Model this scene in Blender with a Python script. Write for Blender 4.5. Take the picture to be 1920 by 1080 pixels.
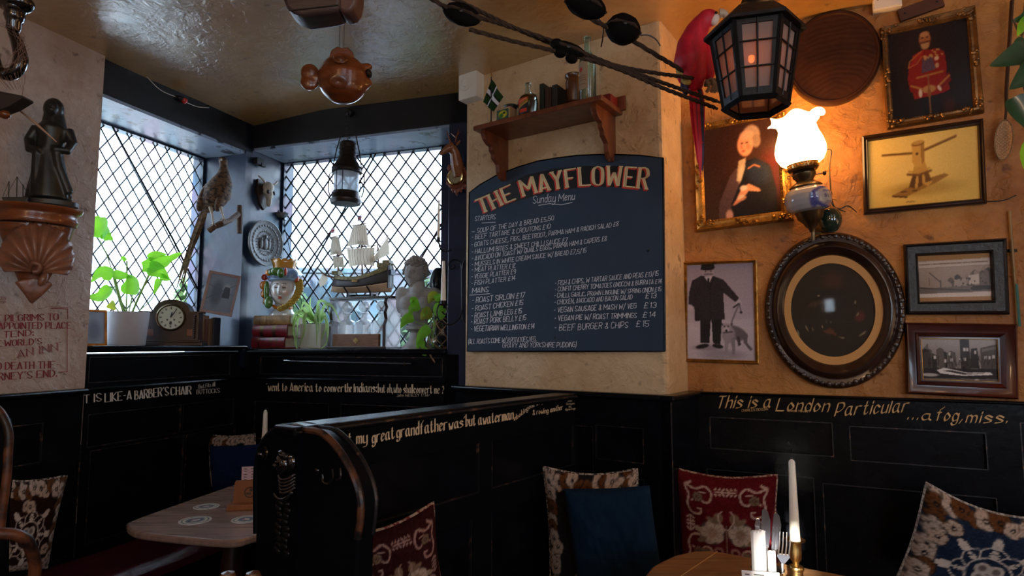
import bpy, math, random
import numpy as np
from mathutils import Vector, Matrix, noise
random.seed(7)
for o in list(bpy.data.objects): bpy.data.objects.remove(o)
SC = bpy.context.scene
COL = SC.collection
PI = math.pi

# ---------------------------------------------------------------- camera
F = 1155.0; EYE = Vector((0, 0, 1.45)); PITCH = math.atan(105/1155)
CP, SP = math.cos(PITCH), math.sin(PITCH)
cam = bpy.data.cameras.new('camera'); cam.sensor_width = 36; cam.lens = F*36/1920
cam.clip_start = .05; cam.clip_end = 100
co = bpy.data.objects.new('camera', cam); COL.objects.link(co)
co.location = EYE; co.rotation_euler = (PI/2+PITCH, 0, 0); SC.camera = co

# ---------------------------------------------------------------- world, sun, portals, exposure
SC.view_settings.view_transform = 'Standard'; SC.view_settings.look = 'None'
SC.view_settings.gamma = 1; SC.view_settings.use_curve_mapping = False
SC.view_settings.exposure = 0.42
w = bpy.data.worlds.new('overcast_sky'); SC.world = w; w.use_nodes = True
bg = w.node_tree.nodes['Background']; bg.inputs[0].default_value = (.72, .86, 1.0, 1); bg.inputs[1].default_value = 8.5

def light(kind, name, loc, energy, color, rot=None, **kw):
    l = bpy.data.lights.new(name, kind); l.energy = energy; l.color = color
    for k, v in kw.items(): setattr(l, k, v)
    o = bpy.data.objects.new(name, l); COL.objects.link(o); o.location = loc
    if rot is not None: o.rotation_euler = rot
    return o
NAPKIN = Vector((.742, 1.78, .86)); SUNHOLE = Vector((-1.1, -3.0, 1.98))
sd = (NAPKIN-SUNHOLE).normalized()
light('SUN', 'sun', (0, -8, 8), 24, (1, .93, .82), sd.to_track_quat('-Z', 'Y').to_euler(), angle=.02)
# unseen warm fill lights added behind the camera to brighten the room
light('POINT', 'rear_warm_fill', (1.9, .3, 2.45), 5, (1, .55, .25), shadow_soft_size=.12)
light('POINT', 'rear_warm_fill.001', (-1.0, -1.6, 2.5), 24, (1, .62, .32), shadow_soft_size=.12)
light('POINT', 'rear_warm_fill.002', (2.6, -1.6, 2.5), 12, (1, .58, .28), shadow_soft_size=.12)

# ---------------------------------------------------------------- pixel geometry
def ray(x, y):
    a = (x-960)/F; b = (540-y)/F
    return Vector((a, CP-b*SP, SP+b*CP))
def atY(x, y, Y):
    r = ray(x, y); return EYE + r*(Y/r.y)
def onz(x, y, z):
    r = ray(x, y); return EYE + r*((z-EYE.z)/r.z)
class Pl:
    """vertical wall plane; u runs to the right as seen, n points into the room"""
    def __init__(s, o, d):
        s.o = Vector((o[0], o[1], 0)); s.u = Vector((d[0], d[1], 0)).normalized()
        s.n = s.u.cross(Vector((0, 0, 1)))
    def hit(s, x, y, off=0):
        r = ray(x, y); o = s.o + s.n*off
        return EYE + r*((o-EYE).dot(s.n)/r.dot(s.n))
    def at(s, a, z, off=0): return s.o + s.u*a + s.n*off + Vector((0, 0, z))
    def sz(s, x, y, off=0):
        h = s.hit(x, y, off); return (h-s.o).dot(s.u), h.z
    def M(s, x, y, off=0, px=False):
        h = s.hit(x, y, off); k = kpx(h) if px else 1
        return mat4(s.u*k, -s.n*k, Vector((0, 0, k)), h)
def mat4(a, b, c, t):
    return Matrix(((a.x, b.x, c.x, t.x), (a.y, b.y, c.y, t.y), (a.z, b.z, c.z, t.z), (0, 0, 0, 1)))
FWD = Vector((0, CP, SP))
def kpx(p): return (p-EYE).dot(FWD)/F
def PXF(p, yaw=0, tilt=0):
    """frame at world point p whose unit is one photograph pixel; x right, y away, z up"""
    k = kpx(p)
    return Matrix.Translation(p) @ Matrix.Rotation(math.radians(yaw), 4, 'Z') @ Matrix.Rotation(math.radians(tilt), 4, 'Y') @ Matrix.Scale(k, 4)
C0 = (-1.725, 4.0)
PB = Pl((.685, 2.73), (.829, -.56))           # plaster pillar with the menu board
P2 = Pl(C0, (.9486, -.3166))                  # front of the far window bay
G2 = Pl((P2.o - P2.n*.34).xy, (.9486, -.3166))
P1 = Pl(C0, (.32, .947))                      # front of the left window bay
G1 = Pl((P1.o - P1.n*.36).xy, (.32, .947))
PR = Pl((.834, 2.95), (1.163, -.55))          # right wall
PT = Pl((.685, 2.73), (.834-.685, 2.95-2.73)) # return of the pillar
PT.n = -PT.n if PT.n.dot(Vector((1, 0, 0))) < 0 else PT.n
CEIL = 2.94

# ---------------------------------------------------------------- materials
def lin(c):
    return tuple((v/255/12.92 if v/255 <= .04045 else ((v/255+.055)/1.055)**2.4) for v in c)
def mat(name, col, rough=.5, metal=0, bump=0, bs=40, var=0, vs=6, col2=None, coat=0, attr=False, spec=.5, emit=0, aniso=None, detail=4, bd=.004, lo=.35, hi=.65):
    m = bpy.data.materials.new(name); m.use_nodes = True; nt = m.node_tree; N = nt.nodes; L = nt.links
    b = N['Principled BSDF']; b.inputs['Roughness'].default_value = rough; b.inputs['Metallic'].default_value = metal
    b.inputs['Specular IOR Level'].default_value = spec; b.inputs['Coat Weight'].default_value = coat; b.inputs['Coat Roughness'].default_value = .08
    b.inputs['Base Color'].default_value = (*col, 1)
    tc = N.new('ShaderNodeTexCoord')
    src = tc.outputs['Object']
    if aniso:
        mp = N.new('ShaderNodeMapping'); mp.inputs['Scale'].default_value = aniso; L.new(src, mp.inputs[0]); src = mp.outputs[0]
    if attr:
        a = N.new('ShaderNodeAttribute'); a.attribute_name = 'Col'; L.new(a.outputs['Color'], b.inputs['Base Color'])
    elif col2 or var:
        n = N.new('ShaderNodeTexNoise'); n.inputs['Scale'].default_value = vs; n.inputs['Detail'].default_value = 8; n.inputs['Roughness'].default_value = .65; L.new(src, n.inputs['Vector'])
        r = N.new('ShaderNodeValToRGB'); r.color_ramp.elements[0].position = lo; r.color_ramp.elements[1].position = hi
        c2 = col2 or tuple(v*(1-var) for v in col)
        r.color_ramp.elements[0].color = (*c2, 1); r.color_ramp.elements[1].color = (*col, 1)
        L.new(n.outputs['Fac'], r.inputs[0]); L.new(r.outputs[0], b.inputs['Base Color'])
    if emit:
        b.inputs['Emission Color'].default_value = (*col, 1); b.inputs['Emission Strength'].default_value = emit
    if bump:
        n = N.new('ShaderNodeTexNoise'); n.inputs['Scale'].default_value = bs; n.inputs['Detail'].default_value = detail; L.new(src, n.inputs['Vector'])
        bp = N.new('ShaderNodeBump'); bp.inputs['Strength'].default_value = bump; bp.inputs['Distance'].default_value = bd
        L.new(n.outputs['Fac'], bp.inputs['Height']); L.new(bp.outputs[0], b.inputs['Normal'])
    return m
def glassy(name, tint, rough=.05, refl=.12, rnd=False):
    """thin clear sheet: passes light with a tint and mirrors a little"""
    m = bpy.data.materials.new(name); m.use_nodes = True; nt = m.node_tree; N = nt.nodes; L = nt.links
    N.remove(N['Principled BSDF']); out = N['Material Output']
    t = N.new('ShaderNodeBsdfTransparent'); g = N.new('ShaderNodeBsdfGlossy'); mx = N.new('ShaderNodeMixShader')
    g.inputs['Roughness'].default_value = rough; t.inputs[0].default_value = (*tint, 1)
    lw = N.new('ShaderNodeLayerWeight'); lw.inputs[0].default_value = .25
    mm = N.new('ShaderNodeMath'); mm.operation = 'MULTIPLY_ADD'; mm.inputs[1].default_value = .8; mm.inputs[2].default_value = refl*.5
    L.new(lw.outputs['Fresnel'], mm.inputs[0]); L.new(mm.outputs[0], mx.inputs[0])
    L.new(t.outputs[0], mx.inputs[1]); L.new(g.outputs[0], mx.inputs[2]); L.new(mx.outputs[0], out.inputs[0])
    if rnd:
        oi = N.new('ShaderNodeObjectInfo'); r = N.new('ShaderNodeValToRGB'); r.color_ramp.interpolation = 'LINEAR'
        e = r.color_ramp.elements; e[0].color = (.74, .86, .94, 1); e[1].color = (.95, .86, .93, 1); x = e.new(.5); x.color = (.92, .96, .98, 1)
        L.new(oi.outputs['Random'], r.inputs[0]); L.new(r.outputs[0], t.inputs[0])
    return m
BLACK = mat('black_paint', (.004, .005, .008), .25, bump=.3, bs=30, spec=.16, bd=.003, var=.5, vs=9)
BLUEBLK = mat('blue_black_paint', (.008, .020, .055), .34, bump=.35, bs=22, var=.5, vs=5, bd=.003)
WORN = mat('worn_black_edge', (.16, .08, .045), .4, col2=(.006, .007, .010), vs=26, bump=.3, lo=.55, hi=.66)
SBLACK = mat('settle_black', (.004, .005, .007), .38, bump=.3, bs=30, spec=.03)
BEAM = mat('beam_black', (.006, .007, .010), .45, bump=.5, bs=18, var=.4)
SOFFIT = mat('peeling_soffit_paint', (.24, .30, .40), .35, col2=(.01, .013, .02), vs=9, bump=.5, bs=18, lo=.40, hi=.44)
def plaster(name, c1, c2, rough, strength, bd, stain=None):
    m = bpy.data.materials.new(name); m.use_nodes = True; nt = m.node_tree; N = nt.nodes; L = nt.links
    b = N['Principled BSDF']; b.inputs['Roughness'].default_value = rough
    tc = N.new('ShaderNodeTexCoord')
    n = N.new('ShaderNodeTexNoise'); n.inputs['Scale'].default_value = 2.3; n.inputs['Detail'].default_value = 9; n.inputs['Roughness'].default_value = .7
    L.new(tc.outputs['Object'], n.inputs['Vector'])
    r = N.new('ShaderNodeValToRGB'); r.color_ramp.elements[0].position = .36; r.color_ramp.elements[1].position = .62
    r.color_ramp.elements[0].color = (*c2, 1); r.color_ramp.elements[1].color = (*c1, 1); L.new(n.outputs['Fac'], r.inputs[0])
    v = N.new('ShaderNodeTexNoise'); v.inputs['Scale'].default_value = 17; v.inputs['Detail'].default_value = 5; L.new(tc.outputs['Object'], v.inputs['Vector'])
    r2 = N.new('ShaderNodeValToRGB'); r2.color_ramp.elements[0].position = .27; r2.color_ramp.elements[1].position = .36
    r2.color_ramp.elements[0].color = (*(stain or tuple(x*.35 for x in c2)), 1); r2.color_ramp.elements[1].color = (1, 1, 1, 1)
    L.new(v.outputs['Fac'], r2.inputs[0])
    mx = N.new('ShaderNodeMix'); mx.data_type = 'RGBA'; mx.blend_type = 'MULTIPLY'; mx.inputs[0].default_value = .6
    L.new(r.outputs[0], mx.inputs[6]); L.new(r2.outputs[0], mx.inputs[7]); L.new(mx.outputs[2], b.inputs['Base Color'])
    # trowel marks: broad lumps, smeared ridges and fine grit
    wv = N.new('ShaderNodeTexNoise'); wv.inputs['Scale'].default_value = 7; wv.inputs['Detail'].default_value = 7; wv.inputs['Roughness'].default_value = .62; wv.inputs['Distortion'].default_value = .9
    L.new(tc.outputs['Object'], wv.inputs['Vector'])
    f = N.new('ShaderNodeTexNoise'); f.inputs['Scale'].default_value = 20; f.inputs['Detail'].default_value = 8; f.inputs['Distortion'].default_value = .5; L.new(tc.outputs['Object'], f.inputs['Vector'])
    r3 = N.new('ShaderNodeMapRange'); r3.inputs[1].default_value = .52; r3.inputs[2].default_value = .66; r3.inputs[4].default_value = .20; L.new(f.outputs['Fac'], r3.inputs[0])
    t = N.new('ShaderNodeMath'); t.operation = 'ADD'; L.new(wv.outputs['Fac'], t.inputs[0]); L.new(r3.outputs[0], t.inputs[1])
    bp = N.new('ShaderNodeBump'); bp.inputs['Strength'].default_value = strength; bp.inputs['Distance'].default_value = bd
    L.new(t.outputs[0], bp.inputs['Height']); L.new(bp.outputs[0], b.inputs['Normal'])
    return m
PLAST = plaster('cream_plaster', (.66, .47, .27), (.48, .29, .13), .62, .8, .022)
PLASTR = plaster('ochre_plaster', (.54, .235, .05), (.31, .11, .02), .55, .8, .022)
PLASTL = plaster('pale_plaster', (.50, .41, .35), (.34, .23, .17), .6, .7, .02)
CEILM = plaster('nicotine_ceiling', (.52, .29, .08), (.36, .17, .035), .32, .42, .010)
b_ = CEILM.node_tree.nodes['Principled BSDF']; b_.inputs['Coat Weight'].default_value = 1; b_.inputs['Coat Roughness'].default_value = .2; b_.inputs['Coat IOR'].default_value = 2.6
CEILM.node_tree.links.new(b_.inputs['Normal'].links[0].from_socket, b_.inputs['Coat Normal'])
BARWALL = mat('bar_room_wall', (.42, .26, .13), .8)
FLOORM = mat('floor_boards', (.06, .035, .02), .5, var=.5, aniso=(1, 14, 1))
LEAD = mat('lead_came', (.03, .035, .045), .45, metal=.3)
GLASS = glassy('window_glass', (.95, .97, 1), rnd=True)
GLASSW = glassy('clear_window_glass', (.97, .98, 1))
IRON = mat('black_iron', (.012, .012, .014), .38, metal=.4, bump=.3, bs=60)
BRASS = mat('polished_brass', (.72, .50, .20), .22, metal=1, var=.4, vs=12)
DBRASS = mat('tarnished_brass', (.17, .11, .055), .34, metal=.9, var=.5, vs=15)
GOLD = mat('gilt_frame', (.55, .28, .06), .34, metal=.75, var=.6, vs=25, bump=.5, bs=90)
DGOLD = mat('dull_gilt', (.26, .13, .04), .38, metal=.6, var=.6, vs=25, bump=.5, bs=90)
DWOOD = mat('dark_wood', (.035, .014, .008), .28, var=.6, vs=12, coat=.3, bump=.2)
RWOOD = mat('red_brown_wood', (.20, .055, .020), .33, var=.5, vs=8, coat=.25, aniso=(3, 3, 1))
CARVED = mat('carved_orange_wood', (.25, .068, .018), .28, var=.6, vs=7, coat=.5, bump=.3, bs=30, aniso=(1, 1, 4))
SHELLW = mat('carved_shell_wood', (.30, .13, .075), .38, var=.6, vs=9, coat=.2, bump=.3, bs=40)
TABLEW = mat('table_wood', (.38, .26, .21), .26, var=.45, vs=5, aniso=(1, 9, 1), bump=.15, bs=60, coat=.3)
TABLER = mat('oak_table_wood', (.46, .25, .11), .30, var=.55, vs=5, aniso=(1, 9, 1), bump=.2, bs=60, coat=.3)
OAK = mat('oak', (.22, .09, .03), .38, var=.5, vs=20, aniso=(1, 1, 8))
WAX = mat('candle_wax', (.86, .82, .72), .4)
WAX.node_tree.nodes['Principled BSDF'].inputs['Subsurface Weight'].default_value = .15
WHITE = mat('white_paper', (.85, .85, .86), .7)
PLASTIC = mat('white_plastic', (.72, .66, .56), .4)
ROPE = mat('tarred_rope', (.05, .027, .016), .9, bump=1, bs=120, var=.5, vs=40)
BLOCKM = mat('black_block', (.004, .003, .003), .8, bump=.8, bs=60, spec=.1)
STONE = mat('bust_plaster', (.44, .43, .41), .7, var=.5, vs=9, bump=.3)
BRONZE = mat('dark_bronze', (.045, .05, .05), .38, metal=.5, var=.5, vs=10)
PRINT = mat('print', (1, 1, 1), .5, attr=True, spec=.2)
PRINTG = mat('glazed_print', (1, 1, 1), .5, attr=True, spec=.2, coat=.06)
CLOTH = mat('woven_cloth', (1, 1, 1), .95, attr=True, bump=.5, bs=400, spec=.15)
CREAMINK = mat('cream_lettering', (.80, .64, .44), .6)
CREAM2 = mat('pale_lettering', (.75, .70, .62), .6)
GOLDINK = mat('gold_lettering', (.80, .50, .20), .5)
REDINK = mat('red_lettering', (.26, .015, .025), .6)
CHALK = mat('chalk', (.85, .86, .88), .9)
SIGNC = mat('sign_cream', (.95, .74, .40), .5); SIGNR = mat('sign_red', (.70, .05, .025), .5); SIGNK = mat('sign_black', (.004, .004, .004), .5)
SLATE = mat('chalkboard', (.026, .045, .075), .7, col2=(.036, .056, .086), vs=4, bump=.1, spec=.25)
LEAFG = mat('leaf_green', (.22, .60, .04), .4, var=.4, vs=20)
LEAFD = mat('dark_leaf', (.006, .06, .028), .3, var=.4, vs=20, coat=.3)
for m_ in (LEAFG, LEAFD): m_.node_tree.nodes['Principled BSDF'].inputs['Transmission Weight'].default_value = 0
def translucent(m, fac, col):
    nt = m.node_tree; N = nt.nodes; L = nt.links; b = N['Principled BSDF']; t = N.new('ShaderNodeBsdfTranslucent'); t.inputs[0].default_value = (*col, 1)
    mx = N.new('ShaderNodeMixShader'); mx.inputs[0].default_value = fac; L.new(b.outputs[0], mx.inputs[1]); L.new(t.outputs[0], mx.inputs[2]); L.new(mx.outputs[0], N['Material Output'].inputs[0])
translucent(LEAFG, .5, (.32, .85, .04)); translucent(LEAFD, .08, (.03, .22, .06))
STRAP = mat('spider_leaf', (.38, .50, .22), .45, var=.5, vs=30); translucent(STRAP, .35, (.5, .8, .25))
SAIL = mat('sail_cloth', (.66, .58, .47), .9, bump=.2, bs=80); translucent(SAIL, .3, (.7, .6, .45))

# ---------------------------------------------------------------- mesh building
class MB:
    def __init__(s, M=None): s.v = []; s.f = []; s.c = []; s.M = M or Matrix.Identity(4)
    def add(s, vs, fs, cols=None):
        b = len(s.v); s.v += [s.M @ Vector(v) for v in vs]; s.f += [[i+b for i in f] for f in fs]
        if cols is not None: s.c += list(cols)
        return s
    def box(s, c, sz, R=None, tx=1, ty=1):
        c = Vector(c); x, y, z = [q/2 for q in sz]
        vs = [Vector((a*x*(tx if d > 0 else 1), b*y*(ty if d > 0 else 1), d*z)) for d in (-1, 1) for a, b in ((-1, -1), (1, -1), (1, 1), (-1, 1))]
        if R is not None: vs = [R @ v for v in vs]
        return s.add([c+v for v in vs], [(3, 2, 1, 0), (4, 5, 6, 7), (0, 1, 5, 4), (1, 2, 6, 5), (2, 3, 7, 6), (3, 0, 4, 7)])
    def tube(s, pts, r, n=8, closed=False, cap=True):
        pts = [Vector(p) for p in pts]; m = len(pts); rs = r if isinstance(r, (list, tuple)) else [r]*m
        vs = []; fs = []; up = None
        for i, p in enumerate(pts):
            a = pts[(i-1) % m] if (closed or i > 0) else p; b = pts[(i+1) % m] if (closed or i < m-1) else p
            t = (b-a).normalized() if (b-a).length > 1e-9 else Vector((0, 0, 1))
            if up is None: up = Vector((0, 0, 1)) if abs(t.z) < .9 else Vector((1, 0, 0))
            e = (up - t*up.dot(t)); e = e.normalized() if e.length > 1e-6 else t.orthogonal().normalized(); up = e; g = t.cross(e)
            for k in range(n):
                an = 2*PI*k/n; vs.append(p + (e*math.cos(an)+g*math.sin(an))*rs[i])
        for i in range(m if closed else m-1):
            j = (i+1) % m
            for k in range(n): fs.append((i*n+k, i*n+(k+1) % n, j*n+(k+1) % n, j*n+k))
        if cap and not closed: fs += [tuple(range(n-1, -1, -1)), tuple(range((m-1)*n, m*n))]
        return s.add(vs, fs)
    def lathe(s, prof, n=24, c=(0, 0, 0), R=None, sx=1, sy=1, fn=None):
        c = Vector(c); vs = []; fs = []; m = len(prof)
        for i, (r, z) in enumerate(prof):
            for k in range(n):
                a = 2*PI*k/n; rr = r*(fn(a, i) if fn else 1); v = Vector((rr*math.cos(a)*sx, rr*math.sin(a)*sy, z))
                vs.append(c + (R @ v if R is not None else v))
        for i in range(m-1):
            for k in range(n): fs.append((i*n+k, i*n+(k+1) % n, (i+1)*n+(k+1) % n, (i+1)*n+k))
        if prof[0][0] > 1e-6: fs.append(tuple(range(n-1, -1, -1)))
        if prof[-1][0] > 1e-6: fs.append(tuple(range((m-1)*n, m*n)))
        return s.add(vs, fs)
    def ell(s, c, r, n=12, R=None, fn=None, colf=None):
        if not isinstance(r, (list, tuple)): r = (r, r, r)
        c = Vector(c); vs = []; cs = []; h = max(4, n//2) if n < 40 else n
        for i in range(h+1):
            ph = PI*i/h
            for k in range(n):
                a = 2*PI*k/n; d = Vector((math.sin(ph)*math.cos(a), math.sin(ph)*math.sin(a), math.cos(ph)))
                q = fn(d) if fn else 1; v = Vector((d.x*r[0], d.y*r[1], d.z*r[2]))*q if not isinstance(q, Vector) else Vector((q.x*r[0], q.y*r[1], q.z*r[2]))
                vs.append(c + (R @ v if R is not None else v))
                if colf: cs.append(colf(d))
        fs = [(i*n+k, (i+1)*n+k, (i+1)*n+(k+1) % n, i*n+(k+1) % n) for i in range(h) for k in range(n)]
        return s.add(vs, fs, cs if colf else None)
    def prism(s, pts, y0, y1):
        n = len(pts); vs = [(x, y0, z) for x, z in pts]+[(x, y1, z) for x, z in pts]
        fs = [tuple(range(n)), tuple(range(2*n-1, n-1, -1))]+[(i, i+n, (i+1) % n+n, (i+1) % n) for i in range(n)]
        return s.add(vs, fs)
    def grid(s, fn, nu, nv, cols=None, flip=False):
        vs = [fn(i/nu, j/nv) for j in range(nv+1) for i in range(nu+1)]; w = nu+1
        fs = [(j*w+i, j*w+i+1, (j+1)*w+i+1, (j+1)*w+i) for j in range(nv) for i in range(nu)]
        if flip: fs = [f[::-1] for f in fs]
        return s.add(vs, fs, cols)
ORG = {}
def setp(o, label=None, cat=None, group=None, kind=None):
    if label: o['label'] = label
    if cat: o['category'] = cat
    if group: o['group'] = group
    if kind: o['kind'] = kind
    return o
def thing(name, label, cat, loc, group=None):
    o = bpy.data.objects.new(name, None); COL.objects.link(o); o.location = loc; o.empty_display_size = .05
    ORG[o.name] = Vector(loc); return setp(o, label, cat, group)
def build(mb, name, m, parent=None, smooth=40, label=None, cat=None, group=None, kind=None, remesh=0, bevel=0, sub=0, smit=0, solid=0):
    vs = mb.v
    if parent is not None: org = ORG[parent.name]
    else:
        xs = [v.x for v in vs]; ys = [v.y for v in vs]; zs = [v.z for v in vs]
        org = Vector(((min(xs)+max(xs))/2, (min(ys)+max(ys))/2, min(zs)))
    me = bpy.data.meshes.new(name); me.from_pydata([v-org for v in vs], [], mb.f); me.update()
    ms = m if isinstance(m, (list, tuple)) else [m]
    for q in ms: me.materials.append(q)
    if mb.c:
        ca = me.color_attributes.new('Col', 'FLOAT_COLOR', 'POINT')
        arr = np.ones((len(vs), 4), np.float32); arr[:, :3] = np.array(mb.c, np.float32); ca.data.foreach_set('color', arr.ravel())
    if smooth:
        me.polygons.foreach_set('use_smooth', [True]*len(me.polygons))
        if smooth < 180: me.set_sharp_from_angle(angle=math.radians(smooth))
    o = bpy.data.objects.new(name, me); COL.objects.link(o); ORG[o.name] = org
    if parent is not None: o.parent = parent
    else: o.location = org
    if remesh:
        md = o.modifiers.new('r', 'REMESH'); md.mode = 'VOXEL'; md.voxel_size = remesh; md.use_smooth_shade = True
        if smit:
            md = o.modifiers.new('s', 'SMOOTH'); md.iterations = smit; md.factor = .5
    if solid: md = o.modifiers.new('t', 'SOLIDIFY'); md.thickness = solid
    if bevel: md = o.modifiers.new('b', 'BEVEL'); md.width = bevel; md.segments = 2; md.limit_method = 'ANGLE'; md.angle_limit = .6
    if sub: md = o.modifiers.new('d', 'SUBSURF'); md.levels = sub; md.render_levels = sub
    return setp(o, label, cat, group, kind)
def smoothpts(pts, n=6, closed=False):
    pts = [Vector(p) for p in pts]; m = len(pts)
    if m < 3: return pts
    out = []
    for i in range(m if closed else m-1):
        g = (lambda j: pts[j % m]) if closed else (lambda j: pts[max(0, min(m-1, j))])
        a, b, c, d = g(i-1), g(i), g(i+1), g(i+2)
        for k in range(n):
            t = k/n; out.append(.5*((2*b)+(c-a)*t+(2*a-5*b+4*c-d)*t*t+(3*b-a-3*c+d)*t**3))
    if not closed: out.append(pts[-1])
    return out

# ---------------------------------------------------------------- pen lettering
GL = {'A':'02 28 42|13 33','B':'02 08|~08 28 37 25 05|~05 35 43 22 02','C':'~47 28 07 03 22 43','D':'02 08|~08 28 46 44 22 02','E':'48 08 02 42|05 35','F':'48 08 02|05 35',
'G':'~47 28 07 03 22 43|43 45 25','H':'08 02|48 42|05 45','I':'08 02','J':'~38 34 22 03','K':'08 02|48 05 42','L':'08 02 42','M':'02 08 34 68 62','N':'02 08 42 48',
'O':'~28 07 03 22 43 47 28','P':'02 08|~08 38 46 24 04','Q':'~28 07 03 22 43 47 28|24 41','R':'02 08|~08 38 46 25 05|25 42','S':'~47 28 07 15 34 43 22 03','T':'08 48|28 22',
'U':'~08 04 22 44 48','V':'08 22 48','W':'08 12 36 52 68','X':'08 42|48 02','Y':'08 25 48|25 22','Z':'08 48 02 42',
'0':'~28 07 03 22 43 47 28','1':'17 28 22','2':'~07 28 37 15 02|02 42','3':'~07 28 46 25|~25 44 22 03','4':'32 38 04 44','5':'48 08 05|~05 35 43 22 03','6':'~38 15 03 22 43 35 04',
'7':'08 48 12','8':'~28 07 25 43 22 03 25 47 28','9':'~45 25 06 28 47 44 22','£':'~47 28 17 14 02|02 42|05 35','&':'~43 22 03 25 37 28 17 42',
'a':'~36 16 04 12 33|36 33 42','b':'09 02|~05 26 34 12 03','c':'~35 16 04 12 33','d':'39 32|~35 16 04 12 33','e':'~04 35 26 16 04 12 33','f':'~39 28 17 12|06 26',
'g':'~35 16 04 12 33|~36 31 10 01','h':'09 02|~05 26 35 32','i':'06 02|08 07','j':'~06 02 00|08 07','k':'09 02|36 04 32','l':'09 02','m':'06 02|~05 16 25 22|~25 36 45 42','n':'06 02|~05 26 35 32',
'o':'~16 04 12 34 16','p':'06 00|~05 26 34 12 03','q':'36 30|~35 16 04 12 33','r':'06 02|~04 16 36','s':'~35 16 05 33 12 02','t':'~18 13 22 33|06 26','u':'~06 03 12 33|36 32',
'v':'06 12 36','w':'06 12 24 32 46','x':'06 32|36 02','y':'~06 03 12 33|~36 31 10 00','z':'06 36 02 32',
'.':'02 03','…':'02 03|22 23|42 43',',':'13 01','-':'05 25','–':'05 25','!':'08 04|02 03',':':'03 02|06 05',';':'13 01|16 15',"'":'18 07','?':'~07 28 36 14|12 13','/':'01 39','(':'~29 05 21','(':'~19 05 11',')':'~09 15 01'}
def glyph(ch):
    g = GL.get(ch, ''); out = []; w = 0
    for st in g.split('|'):
        if not st: continue
        sm = st[0] == '~'; pts = [(int(q[0]), int(q[1])-2) for q in st.lstrip('~').split()]
        w = max(w, max(p[0] for p in pts))
        if sm: pts = [(v.x, v.y) for v in smoothpts([(a, b, 0) for a, b in pts], 5)]
        out.append(pts)
    return out, w
def ink(mb, P, off, text, base, h, nib=2.0, ang=35, thin=.7, slant=0, jit=0, h2=None, serif=0, gap=1.7, dx=0, dy=0, arc=False, fill=False):
    """writes text along a pixel baseline on plane P with a broad pen; cap height h pixels"""
    rnd = random.Random(text)
    lay = []; x = 0
    for ch in text:
        if ch == ' ': x += 2.6; continue
        st, w_ = glyph(ch); lay.append((x, st, w_)); x += w_+gap
    W = max(x-gap, 1); bp = [Vector((a, b, 0)) for a, b in base]
    if len(bp) > 2: bp = smoothpts(bp, 8)
    L = [0]
    for i in range(1, len(bp)): L.append(L[-1]+(bp[i]-bp[i-1]).length)
    def at(t):
        d = t*L[-1]; i = 1
        while i < len(L)-1 and L[i] < d: i += 1
        q = (d-L[i-1])/(L[i]-L[i-1]); tan = (bp[i]-bp[i-1]).normalized(); return bp[i-1].lerp(bp[i], q), tan
    ca, sa = math.cos(math.radians(ang)), math.sin(math.radians(ang))
    for x0, st, w_ in lay:
        jy = rnd.uniform(-jit, jit); js = 1+rnd.uniform(-jit, jit)*.15
        if arc: c_, tan = at((x0+w_/2)/W)
        sts = list(st)
        if serif:
            for s_ in st:
                if len(s_) > 5: continue
                for e in (s_[0], s_[-1]):
                    if e[1] in (0, 6) : sts.append([(e[0]-serif, e[1]), (e[0]+serif, e[1])])
        for k_, s_ in enumerate(sts):
            P2d = []
            for gx, gy in s_:
                t = (x0+gx)/W; hh = h + ((h2-h)*t if h2 else 0); u = hh/6
                if arc: b = c_+tan*((gx-w_/2)*L[-1]/W); up = Vector((-tan.y*-1, -tan.x, 0)); up = Vector((tan.y, -tan.x, 0))
                else: b, tan = at(t); up = Vector((0, -1, 0))
                q = b + up*(gy*js*u+jy) + Vector((slant*gy*u, 0, 0))
                P2d.append(q+Vector((dx, dy, 0)))
            for a, b in zip(P2d, P2d[1:]):
                d = b-a
                if d.length < 1e-4: continue
                d.normalize(); nn = Vector((-d.y, d.x, 0))*thin/2; nv = Vector((ca, -sa, 0))*nib/2
                for v in ((nv, nn) if k_ < len(st) else (nn,)):
                    e = d*thin*.3
                    q = [a-v-e, a+v-e, b+v+e, b-v+e]; vs = [P.hit(p.x, p.y, off) for p in q]
                    nrm = (vs[1]-vs[0]).cross(vs[2]-vs[0])
                    if nrm.length < 1e-12: continue
                    fc = (0, 1, 2, 3) if nrm.dot(P.n) > 0 else (3, 2, 1, 0)
                    mb.add(vs, [fc])

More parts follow.
